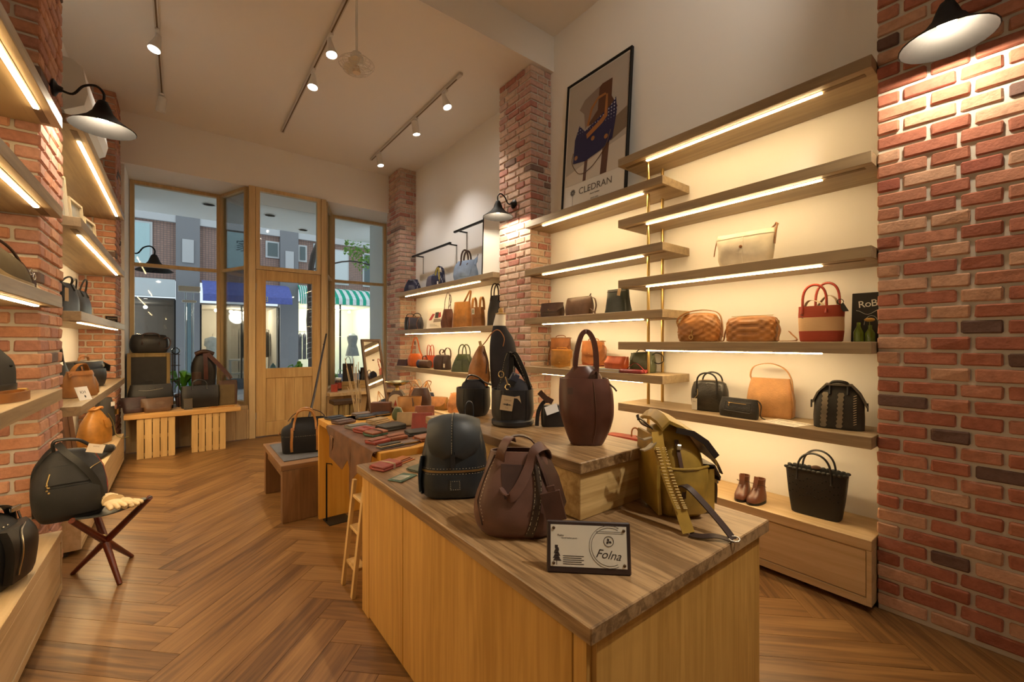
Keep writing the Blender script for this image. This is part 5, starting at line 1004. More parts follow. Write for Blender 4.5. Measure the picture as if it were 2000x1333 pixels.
t = thing('soft_backpack', 'pale peach leather backpack with top flap', 'bag', (2.765, 4.69, .4005), RZ+R(20)); b = Body([(0, .25, .13, 0, 0, 3), (.1, .27, .14, 0, 0, 2.8), (.2, .19, .09, 0, 0, 2.6), (.25, .13, .05, 0, 0, 2.5)], .006, 9, 2); part('body', M_PEA, t, lambda q: b.shell(q, 12, 28, dome=.006), True); part('flap', M_PEA, t, lambda q: patch(q, b, -.09, .075, .11, .245, .010, .008, rounded_low(.5)), True); part('stud', M_DKBR, t, lambda q: q.ball((.05, 0, .262), .008), True); part('front_dart', M_TANL, t, lambda q: q.tube(line_on(b, [(.08, .19), (.05, .10), (-.02, .04)], .003), .0022, 5))
# ================================================================ goods on the counter
CZ = .7003
# -- brown hobo bag with looped handles
t = thing('slouch_bag', 'brown leather slouch bag with stitched strip and hanging luggage tag', 'bag', (.848, 1.062, CZ), R(-40)); M_HOB = leather('cocoa_leather', (.115, .052, .034), .46, .18)
b = Body([(0, .215, .13, 0, 0, 3), (.035, .265, .165, 0, 0, 2.8), (.10, .268, .165, 0, 0, 2.6), (.18, .222, .125, .0, 0, 2.4), (.255, .165, .06, .0, 0, 2.2)], .009, 9, 5)
part('body', M_HOB, t, lambda q: b.shell(q, 18, 40, True, .005, .5), True)
def side_strip(pts): return line_on(b, pts, .0035)
part('stitched_strip', leather('strip_brown', (.045, .026, .015), .5), t, lambda q: q.strap(side_strip([(.045, .245), (.062, .17), (.058, .09), (.035, .012)]), .024, .003, (1, 0, 0)), True)
part('stitching', M_THR, t, lambda q: (stitch(q, [p+vec(-.009, -.002, 0) for p in side_strip([(.045, .24), (.062, .17), (.058, .09), (.035, .02)])], .0007, .005), stitch(q, [p+vec(.009, -.002, 0) for p in side_strip([(.045, .24), (.062, .17), (.058, .09), (.035, .02)])], .0007, .005)))
part('edge_seam', M_DKBR, t, lambda q: q.tube([b.front(x, z, .001) for x, z in ((-.068, .245), (-.098, .18), (-.118, .11), (-.105, .04))], .003, 6), True); part('edge_stitching', M_THR, t, lambda q: stitch(q, [b.front(x, z, .004) for x, z in ((-.062, .245), (-.09, .18), (-.109, .11), (-.098, .05))], .0007, .005))
# looped front handle: a wide U let into the front panel
part('front_handle', M_HOB, t, lambda q: q.strap(spline([(-.052, -.045, .235), (-.048, -.066, .265), (-.034, -.06, .295), (-.022, -.03, .303), (-.018, .0, .285)], 5), .030, .004, (.7, -.5, 0)), True)
part('cross_handle', M_HOB, t, lambda q: q.strap(spline([b.front(-.045, .16, .008), b.front(-.02, .135, .014), b.front(.012, .17, .014), b.front(.035, .225, .010), vec(.055, -.05, .268), vec(.085, -.02, .272), vec(.10, .02, .23)], 6), .030, .004, [(-.7, 0, .7)]*37), True)
part('handle_slot_shade', leather('slot_shadow_brown', (.045, .018, .012), .5), t, lambda q: patch(q, b, -.058, .030, .125, .222, .0015, .002, lambda t_: .35+.65*t_, nx=8, skew=.02), True)  # darker patch on the front paints the shaded inside of the slot
part('back_handle', M_DKBR, t, lambda q: q.strap(arc((-.05, .03, .25), (.06, .03, .25), .045, 12), .022, .004, (0, 1, 0)), True)
part('side_gusset', M_DKBR, t, lambda q: q.strap([vec(.07, -.015, .255), vec(.112, -.03, .17), vec(.135, -.03, .09), vec(.11, -.02, .02)], .075, .006, (.5, .9, 0)), True)
part('tag_cord', M_CHOC, t, lambda q: q.strap(spline([(.062, -.055, .255), (.085, -.085, .20), (.098, -.095, .155)], 5), .008, .003, (1, 0, 0)), True)
part('luggage_tag', M_CHOC, t, lambda q: q.bev(-.030, .030, -.045, .045, -.003, .003, .002, front_frame(.108, -.100, .115, roll=R(14)))); part('tag_tip', M_CHOC, t, lambda q: q.bev(-.012, .012, -.012, .012, -.0025, .0025, .002, front_frame(.102, -.100, .165, roll=R(14))))
# -- plaque
t = thing('brand_plaque', 'cream printed card pinned on a dark leather plaque', 'sign', (.833, .748, CZ), R(-43)); Mq = Matrix.Rotation(-R(11), 4, 'X')
part('backing', leather('plaque_leather', (.030, .014, .010), .5), t, lambda q: q.bev(-.108, .108, -.004, .004, 0, .128, .003, Mq)); part('easel_foot', M_DKBR, t, lambda q: q.prism([(.012, .0), (.085, .0), (.030, .10)], -.01, .01, Matrix.Rotation(R(90), 4, 'Z') @ Matrix.Rotation(R(90), 4, 'X')))
part('card', plain('plaque_card', (.66, .61, .50), .5), t, lambda q: q.box(-.098, .098, -.0052, -.0042, .016, .118, Mq))
for x, z in ((-.090, .110), (.091, .108), (-.090, .024), (.091, .024)): part('rivet', plain('rivet_bronze', (.10, .06, .03), .4, .7), t, lambda q: q.ball(tuple(Mq @ vec(x, -.006, z)), (.0042, .003, .0042), 10, 6), True)
PI_ = plain('plaque_ink', (.035, .022, .016), .7); fq = lambda x, z, r=0: Mq @ front_frame(x, -.0054, z, roll=r)
text_mesh('plaque_text', 'Folna', .030, PI_, t, fq(.050, .048, R(-6)), .35, .0002); text_mesh('plaque_text', 'Folna', .0075, PI_, t, fq(-.072, .092), 0, .0002); text_mesh('plaque_text', 'natural leather goods', .0048, PI_, t, fq(-.05, .086), 0, .0001)
part('printed_ring', PI_, t, lambda q: [q.tube([Mq @ vec(.054+r_*math.cos(a), -.0055, .068+r_*math.sin(a)) for a in [R(62+k*9) for k in range(27)]], .0005, 4) for r_ in (.052, .0465)]); part('printed_emblem', PI_, t, lambda q: (q.tube([Mq @ vec(.052+.0125*math.cos(k*PI/10), -.0055, .081+.0125*math.sin(k*PI/10)) for k in range(20)], .0008, 4, closed=True), [q.prism([(0, 0), (.0035, .004), (0, .0085), (-.0035, .004)], 0, .0003, fq(.052, .081, R(a))) for a in (20, 130, 245)]))
part('printed_lines', PI_, t, lambda q: [q.box(-.066, -.012-.006*(k % 2), -.0056, -.0053, .022+.0048*k, .0238+.0048*k, Mq) for k in range(5)]+[q.box(.02, .088, -.0056, -.0053, .1+.004*k-.0, .1008+.004*k, Mq) for k in range(2)])
def tree_print(q):
    for k in range(6): q.prism([(-.011+.0015*k, 0), (.011-.0015*k, 0), (.004, .008), (-.004, .008)], 0, .0003, fq(-.082+.001*(-1)**k, .030+.006*k))
    q.box(-.0828, -.0812, -.0056, -.0053, .020, .032, Mq)
part('printed_tree', PI_, t, tree_print)
# -- dark slate backpack
t = thing('leather_backpack', 'dark slate leather backpack with large flap and front zip', 'backpack', (.858, 1.475, CZ), R(-33)); b = Body([(0, .21, .14, 0, 0, 3.6), (.04, .25, .175, 0, 0, 3.2), (.11, .255, .18, 0, 0, 3), (.20, .235, .165, 0, 0, 2.8), (.265, .20, .13, 0, .005, 2.6), (.29, .175, .10, 0, .01, 2.6)], .004, 8, 11)
M_SLT = leather('slate_backpack_leather', (.017, .021, .024), .36, .2); part('body', M_SLT, t, lambda q: b.shell(q, 18, 40, dome=.015), True)
def flap3(q):
    prof = [(.055, .268), (.03, .302), (-.02, .318), (-.07, .305), (-.10, .265), (-.108, .215), (-.107, .175)]; wd_ = [.085, .094, .10, .102, .100, .088, .045]; G = []
    for (y, z), w_ in zip(spline([(y, z, 0) for y, z in prof], 4)[::1] and [(p.x, p.y) for p in spline([(y, z, 0) for y, z in prof], 4)], [p.x for p in spline([(w_, 0, 0) for w_ in wd_], 4)]):
        row = []
        for i in range(-8, 9):
            u = i/8; row.append(vec(w_*u, y+.030*abs(u)**2.5*(1 if y < 0 else .3), z-.028*abs(u)**2.2))
        G.append(row)
    n = 17; vs = [p for r_ in G for p in r_]; K = len(vs); vs += [p+vec(0, .006 if p.y < -.05 else 0, -.006) for p in vs]; fs = []
    for j in range(len(G)-1):
        for i in range(n-1): a = j*n+i; fs += [(a, a+n, a+n+1, a+1), (a+K, a+1+K, a+n+1+K, a+n+K)]
    bd = [i for i in range(n)]+[j*n+n-1 for j in range(1, len(G))]+[(len(G)-1)*n+i for i in range(n-2, -1, -1)]+[j*n for j in range(len(G)-2, 0, -1)]
    for k in range(len(bd)): a, c_ = bd[k], bd[(k+1) % len(bd)]; fs.append((a, c_, c_+K, a+K))
    q.add(vs, fs)
part('flap', leather('slate_flap_leather', (.030, .034, .036), .5, .12), t, flap3, True)
cs = spline([(.0, .022, .309), (.0, -.02, .3205), (0, -.07, .3075), (0, -.101, .268), (0, -.1095, .215), (0, -.1085, .18)], 5)
part('flap_seam', M_SLT, t, lambda q: q.tube(cs, .0022, 6), True); part('flap_stitching', M_THR, t, lambda q: (stitch(q, [p+vec(-.005, -.0015, .001) for p in cs], .0007, .005)))
part('flap_strap', M_SLT, t, lambda q: q.strap([(0, -.108, .19), (0, -.100, .15), (0, -.098, .13)], .016, .003, (1, 0, 0)), True)
part('haul_loop', M_NAVL, t, lambda q: q.strap(spline([(.045, .055, .268), (.04, .06, .32), (.052, .06, .352), (.07, .06, .345), (.075, .06, .305), (.07, .06, .268)], 6), .022, .004, (0, 1, 0)), True)
part('zip', plain('zip_old_brass', (.30, .19, .07), .4, .8), t, lambda q: q.strap([b.front(-.118+.0236*k, .112, .004) for k in range(11)], .008, .003, (0, 0, 1))); part('zip_stitching', M_THR, t, lambda q: [stitch(q, [b.front(-.118+.0236*k, .112+s_, .0035) for k in range(11)], .0006, .005) for s_ in (-.010, .010)])
part('lower_panel', M_SLT, t, lambda q: patch(q, b, -.12, .12, .008, .100, .0025, .002, nx=16), True); part('label_patch', leather('slate_patch', (.020, .025, .028)), t, lambda q: patch(q, b, -.012, .030, .040, .080, .005, .003)); part('label_stitching', M_THR, t, lambda q: stitch(q, [b.front(x, z, .0058) for x, z in ((-.008, .044), (.026, .044), (.026, .076), (-.008, .076), (-.008, .044))], .0006, .004))
for x in (-.126, .122): part('shoulder_strap', M_NAVL, t, lambda q: q.strap(spline([(x*.75, .075, .25), (x*1.0, .05, .16), (x*1.02, .0, .07), (x*.98, -.03, .012)], 6), .028, .006, (0, 1, .2)), True)
part('side_tab', M_SLT, t, lambda q: q.strap(spline([b.front(-.112, .165, .006), b.front(-.117, .11, .010), b.front(-.116, .03, .008)], 4), .026, .004, (.6, 1, 0)), True); part('side_buckle', M_SILV, t, lambda q: q.tube([vec(-.13, -.02, .03)+vec(.003, .010*math.cos(k*PI/4), .010*math.sin(k*PI/4)) for k in range(8)], .002, 6, closed=True), True)
# -- mustard rucksack
t = thing('rucksack', 'mustard nylon rucksack with dark leather straps at the counter end', 'backpack', (1.415, .865, CZ), R(-34)); M_MUS = leather('mustard_nylon', (.34, .205, .032), .34, .25, 300, .1); M_STRD = leather('strap_dark', (.030, .016, .012), .34)
b = Body([(0, .15, .20, 0, 0, 3.6), (.05, .175, .235, 0, 0, 3), (.13, .175, .235, 0, 0, 3), (.22, .16, .20, -.005, 0, 2.8), (.285, .13, .13, -.02, .01, 2.4)], .011, 10, 21); part('body', M_MUS, t, lambda q: b.shell(q, 20, 44, dome=.012), True)
def gath(m, x0, x1, z0, z1, side): return patch(m, b, x0, x1, z0, z1, .016, .014, lambda t_: .9+.1*t_, side, 12, 8)
part('side_pocket', M_MUS, t, lambda q: gath(q, -.055, .065, .02, .17, -1), True); part('pocket_hem', M_MUS, t, lambda q: q.tube([b.front(x, .175, .017) for x in (-.055, -.02, .02, .065)], .005, 8), True)
part('flap', M_MUS, t, lambda q: q.ring_loft([[p+vec(0, 0, k_) for p in r_]+[p+vec(0, 0, k_-.012) for p in r_[::-1]] for k_, r_ in zip((0, 0, 0, 0, 0, 0), [[vec(x, y, z-.02*(abs(y)/.1)**2) for y in (-.105, -.06, 0, .06, .105)] for x, z in ((-.085, .33), (-.06, .355), (-.015, .335), (.045, .295), (.09, .25), (.108, .205))])]), True)
part('flap_lining', leather('flap_dark_lining', (.020, .012, .008), .6), t, lambda q: q.strap([(-.035, -.104, .300), (.02, -.110, .288), (.065, -.110, .258), (.104, -.108, .208)], .020, .006, (0, 0, 1)), True)
part('front_pocket', M_MUS, t, lambda q: q.ring_loft([[vec(.085+dx, y, z) for dx, y in ((0, -.075), (.032, -.07), (.042, 0), (.032, .07), (0, .075))] for z in (.01, .04, .12, .155)]), True); part('pocket_flap', M_STRD, t, lambda q: q.strap([(.075, 0, .172), (.115, 0, .168), (.135, 0, .128), (.132, 0, .115)], .15, .006, (0, 1, 0)), True)
part('flap_strap', M_STRD, t, lambda q: q.strap(spline([(.100, -.05, .215), (.128, -.055, .18), (.150, -.055, .135)], 5), .018, .004, (0, 1, 0)), True); part('pocket_strap', M_STRD, t, lambda q: q.strap(spline([(.136, -.03, .13), (.142, -.035, .08), (.139, -.035, .025)], 5), .014, .004, (0, 1, 0)), True); part('pocket_buckle', M_SILV, t, lambda q: q.bev(.137, .146, -.047, -.023, .095, .112, .002))
part('webbing_strap', M_MUS, t, lambda q: q.strap(spline([(-.095, -.085, .29), (-.100, -.12, .235), (-.085, -.155, .15), (-.066, -.195, .07), (-.058, -.235, .010)], 7), .036, .008, [(.9, -.3, .1)]*29), True)
part('webbing_ribs', leather('mustard_rib', (.42, .27, .06), .5), t, lambda q: [q.tube([p+vec(-.011+.022*j-.006, -.006, .0), p+vec(-.011+.022*j+.006, -.008, .0)], .0026, 5) for p in spline([(-.098, -.115, .245), (-.085, -.160, .15), (-.066, -.200, .075)], 11) for j in (0, 1)], True)
part('leather_strap', M_STRD, t, lambda q: q.strap(spline([(-.045, -.118, .115), (-.022, -.150, .124), (.012, -.195, .085), (.045, -.248, .035), (.058, -.280, .008)], 7), .026, .004, [(.85, .5, .1)]*29), True); part('strap_return', M_STRD, t, lambda q: q.strap(spline([(-.056, -.238, .008), (-.03, -.258, .010), (.01, -.268, .014), (.055, -.284, .006)], 5), .020, .003, (0, 1, .2)), True)
part('strap_buckle', M_SILV, t, lambda q: q.tube([vec(.060, -.282, .010)+vec(.016*math.cos(k*PI/5), .010*math.sin(k*PI/5), .004*math.sin(k*PI/5)) for k in range(10)], .0022, 6, closed=True), True)
part('compression_strap', M_CHOC, t, lambda q: q.strap([b.front(-.03, .262, .006)+vec(0, -.004, 0), b.front(-.028, .22, .010), b.front(-.026, .15, .012), b.front(-.026, .08, .018)], .013, .004, (1, 0, 0)), True); part('compression_buckle', M_SILV, t, lambda q: q.bev(-.036, -.020, -.112, -.098, .232, .252, .003))
part('haul_handle', M_STRD, t, lambda q: q.strap(spline([(-.105, -.06, .30), (-.135, -.07, .325), (-.158, -.075, .34), (-.14, -.05, .318), (-.10, -.02, .298)], 5), .022, .004, (0, 1, .3)), True); part('loose_tab', leather('tab_taupe', (.22, .16, .09)), t, lambda q: (q.strap([(-.10, -.08, .275), (-.15, -.10, .268), (-.172, -.105, .28)], .016, .003, (0, 1, 0)), q.strap([(-.10, -.09, .262), (-.14, -.12, .245), (-.165, -.13, .240)], .022, .004, (0, 1, 0))), True)
part('back_panel', M_MUS, t, lambda q: q.strap([(-.088, 0, .01), (-.094, 0, .12), (-.09, 0, .27)], .19, .012, (0, 1, 0)), True)
# ================================================================ on the riser
ZR = .9003
t = thing('bucket_tote', 'tall chocolate brown leather tote with cinched neck and joined handles', 'bag', (1.262, 1.145, ZR), R(-42)); b = Body([(0, .125, .09, 0, 0, 3.4), (.045, .158, .12, 0, 0, 3), (.12, .202, .145, 0, 0, 3), (.20, .208, .14, -.003, 0, 3), (.258, .186, .115, -.01, 0, 3)], .008, 8, 31)
M_TOT = leather('umber_leather', (.085, .030, .018), .36, .2); part('body', M_TOT, t, lambda q: b.shell(q, 20, 40, True, .005, .4), True); nb = Body([(.20, .17, .095, -.01, 0, 2.8), (.262, .145, .08, -.012, 0, 2.4), (.288, .10, .06, -.014, 0, 2.2), (.305, .075, .045, -.016, 0, 2.2)], .008, 14, 4); part('cinched_neck', M_TOT, t, lambda q: nb.shell(q, 10, 30), True)
part('seam', M_TOT, t, lambda q: q.tube(line_on(b, [(.022, .248), (.030, .13), (.018, .012)], .0015), .0022, 6), True); part('folded_edge', M_DKBR, t, lambda q: (q.strap(spline([(.0, -.045, .225), (.012, -.055, .27), (.028, -.05, .285), (.034, -.045, .235)], 5), .014, .003, (1, -.3, 0)), q.strap([(.02, -.052, .235), (.022, -.058, .275)], .012, .002, (1, 0, 0))), True)
for sd in (-1, 1): part('handle', M_TOT, t, lambda q: q.strap(spline([(-.046, sd*.018, .27), (-.040, sd*.020, .35), (-.020, sd*.016, .425), (.006, sd*.014, .438), (.030, sd*.016, .395), (.038, sd*.02, .32), (.034, sd*.026, .262)], 7), .017, .008, [(1, 0, .1)]*43), True)
part('side_tie', M_DKBR, t, lambda q: q.strap([(.075, -.03, .245), (.098, -.05, .225), (.108, -.055, .212)], .006, .003, (0, 0, 1))); part('embossed_mark', M_DKBR, t, lambda q: patch(q, b, -.075, -.055, .20, .225, .001, .0008))
def bucket(lab, loc, rz, R0, R1, h, base, mat, strap_pts):
    t = thing('bucket_bag', lab, 'bag', loc, rz); b = Body([(.0 if not base else .018, R0*2*.94, R0*2*.9, 0, 0, 2.3), (h*.35, R1*2*1.02, R1*2*.86, 0, 0, 2.3), (h*.8, R1*2, R1*1.72, 0, 0, 2.3), (h, R1*1.97, R1*1.64, 0, 0, 2.3)], .003, 9, 3); part('body', mat, t, lambda q: b.shell(q, 14, 40, True, .004, .35), True)
    if base: part('base_roll', mat, t, lambda q: q.lathe([(.001, .0), (R0*1.02, .0), (R0*1.10, .010), (R0*1.09, .024), (R0*.96, .034)], 36), True)
    part('seam', M_BLKL, t, lambda q: [q.tube(line_on(b, [(x, h*.97), (x*1.02, h*.5), (x*.95, h*.12)], .0012), .0014, 5) for x in (-R1*.55, 0, R1*.62)]); nk = Body([(h*.75, R1*1.75, R1*1.4, 0, 0, 2.2), (h*1.12, R1*1.25, R1*1.0, .0, 0, 2.2), (h*1.28, R1*.7, R1*.6, 0, 0, 2.2)], .012, 13, 8); part('gathered_lining', fabric('black_lining', (.012, .012, .018)), t, lambda q: nk.shell(q, 10, 30), True); return t, b
t, b = bucket('black leather bucket bag with kraft tag and raised straps', (1.272, 1.630, ZR), R(-37), .094, .101, .172, True, M_BLKL, None)
for k, (pts, w_) in enumerate(([[(-.06, -.02, .16), (-.045, -.01, .24), (-.03, .0, .315), (-.018, .005, .345), (-.005, .01, .31), (-.012, .02, .22)], .022], [[(.085, .0, .15), (.06, -.005, .24), (.02, -.005, .33), (.005, .0, .335), (.012, .02, .30), (.06, .04, .23), (.088, .05, .17)], .024])):
    part('shoulder_strap', M_BLKL, t, lambda q: q.strap(spline(pts, 7), w_, .007, (1, -.2, .1)), True); part('strap_stitching', M_THR, t, lambda q: stitch(q, [p+vec(-w_*.38, -.004, 0) for p in spline(pts[:4], 7)], .0006, .005))
part('padlock_charm', leather('navy_charm', (.030, .034, .055)), t, lambda q: q.bev(-.020, .020, -.020, .020, -.010, .010, .004, front_frame(.008, -.06, .232, roll=R(-25)))); part('charm_zip', M_SILV, t, lambda q: q.strap([(.006, -.072, .243), (.012, -.072, .252)], .005, .003, (1, 0, 0)))
part('snap_hook', plain('hook_brass', (.62, .48, .24), .25, 1), t, lambda q: (q.tube(spline([(-.035, -.07, .235), (-.028, -.075, .215), (-.025, -.075, .200)], 4), .004, 6), q.tube([vec(-.024+.012*math.cos(k*PI/5), -.076, .188+.013*math.sin(k*PI/5)) for k in range(9)], .0032, 6)), True); part('d_ring', plain('hook_brass', 0), t, lambda q: q.tube([vec(-.055+.013*math.cos(k*PI/5), -.05, .245+.016*math.sin(k*PI/5)) for k in range(10)], .0025, 6, closed=True), True)
KR = plain('kraft_tag', (.52, .38, .22), .8); tag_card(t, 'kraft_tag', front_frame(-.028, -.092, .115, R(-6), 0, R(-9)), .058, .070, KR); tag_card(t, 'kraft_tag_back', front_frame(.018, -.083, .112, R(-6), 0, R(12)), .04, .066, KR)
Mk = front_frame(-.028, -.0928, .115, R(-6), 0, R(-9)); text_mesh('tag_print', 'SILVER LAKE', .0062, M_INK, t, Mk @ Matrix.Translation((.002, .014, 0)), 0, .0001); text_mesh('tag_print', 'CLUB', .0056, M_INK, t, Mk @ Matrix.Translation((.002, -.022, 0)), 0, .0001); part('tag_emblem', M_INK, t, lambda q: (q.prism([(-.022, 0), (-.010, .003), (0, 0), (.010, .003), (.022, 0), (.010, -.003), (0, -.001), (-.010, -.003)], .0002, .0005, Mk @ Matrix.Translation((.002, -.006, 0))), q.prism([(.004*math.cos(k*PI/4), .006*math.sin(k*PI/4)) for k in range(8)], .0002, .0005, Mk @ Matrix.Translation((.002, -.006, 0)))))
t, b = bucket('black leather bucket bag standing behind the tagged one', (1.268, 1.975, ZR), R(-33), .078, .092, .150, False, M_BLKL, None); part('strap', M_BLKL, t, lambda q: q.strap(spline([(-.05, 0, .165), (-.025, -.01, .215), (.02, -.01, .21), (.06, -.01, .18), (.095, 0, .165)], 6), .030, .006, (0, 1, .1)), True); part('buckle', M_SILV, t, lambda q: q.tube([vec(-.012+.018*math.cos(k*PI/4), -.018, .212+.010*math.sin(k*PI/4)) for k in range(8)], .002, 6, closed=True), True)
t = thing('crossbody_bag', 'small black crossbody bag with white card behind the brown tote', 'bag', (1.40, 1.475, ZR), R(-30)); b = Body([(0, .12, .06, 0, 0, 4), (.06, .125, .065, 0, 0, 4), (.10, .11, .04, 0, 0, 3)], .003, 9, 3); part('body', M_BLKL, t, lambda q: b.shell(q, 8, 26), True); part('strap', M_BLKL, t, lambda q: q.strap(spline([(-.085, -.01, .005), (-.078, -.01, .07), (-.052, -.01, .115), (-.02, -.01, .12)], 6), .018, .005, (1, 0, .2)), True); part('strap_end', M_DKBR, t, lambda q: q.strap([(-.075, -.02, .165), (-.045, -.015, .135), (-.01, -.01, .115)], .026, .005, (.5, 0, .8)), True); tag_card(t, 'white_card', front_frame(-.02, -.037, .085, 0, 0, R(18)), .06, .04, plain('tag_white', 0))
# ================================================================ mannequin behind the counter
t = thing('torso_mannequin', 'white torso mannequin in a navy jumper on a stand', 'mannequin', (1.99, 2.70, 0), R(-36))
part('base', M_BLACK, t, lambda q: q.lathe([(.001, 0), (.15, 0), (.15, .012), (.02, .02), (.001, .02)], 24), True); part('pole', M_BLACK, t, lambda q: q.lathe([(.013, .02), (.013, .80)], 12), True)
jb = Body([(.74, .17, .14, .02, 0, 2.3), (.92, .17, .14, .015, 0, 2.3), (1.12, .20, .16, .015, 0, 2.4), (1.26, .205, .15, .015, .0, 2.4), (1.34, .17, .12, .005, 0, 2.3), (1.395, .12, .10, -.01, 0, 2.2), (1.425, .10, .095, -.015, 0, 2.2)], .004, 6, 4); part('jumper', fabric('navy_knit', (.012, .012, .020)), t, lambda q: jb.shell(q, 22, 32), True)
part('neck', plain('mannequin_white', (.72, .69, .62), .45), t, lambda q: q.ring_loft([[vec(-.015+r_*math.cos(k*PI/8)+o_, r_*.9*math.sin(k*PI/8), z) for k in range(16)] for r_, z, o_ in ((.05, 1.41, 0), (.047, 1.45, .004), (.042, 1.49, .010), (.040, 1.515, .014))]), True); part('neck_cap', plain('cap_wood', (.42, .26, .08), .5), t, lambda q: (q.lathe([(.042, 1.5155), (.043, 1.522), (.018, 1.53), (.02, 1.55), (.012, 1.565), (.001, 1.567)], 16, Matrix.Translation((-.001, 0, 0)))), True)
t = thing('cross_strap_bag', 'tan slouchy bag hung from the mannequin by a thin strap', 'bag', (1.845, 2.79, .935), R(-36)); b = Body([(0, .12, .10, 0, 0, 2.6), (.07, .17, .13, 0, 0, 2.5), (.17, .16, .11, 0, 0, 2.4), (.27, .10, .07, .01, 0, 2.3), (.33, .05, .03, .02, 0, 2.2)], .007, 10, 4); part('body', leather('whisky_leather', (.26, .105, .026), .34, .35), t, lambda q: b.shell(q, 18, 30, dome=.004), True); part('strap', M_TANL, t, lambda q: q.tube(spline([(.02, 0, .33), (.055, -.02, .37), (.09, -.06, .42), (.13, -.075, .455), (.165, -.08, .445), (.195, -.085, .39), (.185, -.085, .33)], 6), .004, 6), True); part('top_tag', leather('pale_tag_leather', (.46, .36, .20)), t, lambda q: q.strap([(.015, -.02, .33), (.005, -.025, .37)], .022, .004, (1, 0, 0))); part('zip_edge', M_DKBR, t, lambda q: q.strap(line_on(b, [(.035, .29), (.06, .22), (.055, .12)], .004), .010, .004, (1, 0, 0)), True)
# ================================================================ wallet table
tz = TZ+.0003
hd = thing('leather_hide', 'brown leather hide draped over the edge of the wallet table', 'hide', (1.0, 2.7, tz)); M_HIDE = leather('hide_brown', (.135, .058, .026), .5, .3)
part('top_spread', M_HIDE, hd, lambda q: q.prism([(-.214, .33), (-.12, .30), (.05, .24), (.20, .22), (.30, .02), (.28, -.30), (.18, -.45), (-.02, -.55), (-.214, -.55)], 0, .0022))
HX = -.2155
def drape(q):
    prof = [(.33, -.012), (.27, -.06), (.15, -.116), (.26, -.195), (.115, -.185), (-.03, -.21), (-.13, -.13), (-.18, -.165), (-.19, -.225), (-.178, -.29), (-.215, -.345), (-.255, -.29), (-.238, -.22), (-.33, -.16), (-.38, -.127), (-.45, -.10), (-.50, -.08), (-.53, -.05), (-.55, -.012)]
    n = len(prof); rows = 6; G = []
    for k in range(rows+1):
        t_ = k/rows; row = []
        for y, z in prof: zz = .001+(z-.001)*t_; row.append(vec(HX-.004-.010*math.sin(t_*1.6)-.008*t_*math.sin(y*17), y, zz))
        G.append(row)
    vs = [p for r_ in G for p in r_]; K = len(vs); vs += [p+vec(-.002, 0, 0) for p in vs]; fs = []
    for j in range(rows):
        for i in range(n-1): a = j*n+i; fs += [(a, a+1, a+n+1, a+n), (a+K, a+n+K, a+n+1+K, a+1+K)]
    bd = [i for i in range(n)]+[j*n+n-1 for j in range(1, rows+1)]+[rows*n+i for i in range(n-2, -1, -1)]+[j*n for j in range(rows-1, 0, -1)]
    for k in range(len(bd)): a, c_ = bd[k], bd[(k+1) % len(bd)]; fs.append((a, a+K, c_+K, c_))
    q.add(vs, fs)
part('draped_edge', M_HIDE, hd, drape, True); part('edge_roll', M_HIDE, hd, lambda q: q.tube([(HX, .33-.088*k, -.003) for k in range(11)], .0056, 8), True); part('branded_mark', plain('brand_pale', (.34, .20, .10), .7), hd, lambda q: (q.tube([vec(HX-.020, .20-.010*k, -.050+.012*math.sin(k*1.3)) for k in range(8)], .0016, 4), q.tube([vec(HX-.020, .16, -.04), vec(HX-.020, .155, -.075)], .0016, 4)))
def wl(name): return {'navy': leather('wallet_navy', (.022, .024, .036), .45), 'brown': leather('wallet_brown', (.10, .05, .035), .5), 'grey': leather('wallet_grey', (.135, .125, .10), .5), 'taupe': leather('wallet_taupe', (.17, .11, .08), .5), 'beige': leather('wallet_beige', (.36, .235, .11), .5), 'dk': leather('wallet_charcoal', (.035, .032, .026), .45), 'red': leather('wallet_red', (.27, .045, .030), .45), 'green': leather('wallet_green', (.035, .085, .050), .45), 'rust': leather('wallet_rust', (.26, .085, .040), .45), 'orange': leather('wallet_orange', (.42, .13, .025), .45), 'olive': leather('wallet_olive', (.060, .068, .030), .45)}[name]
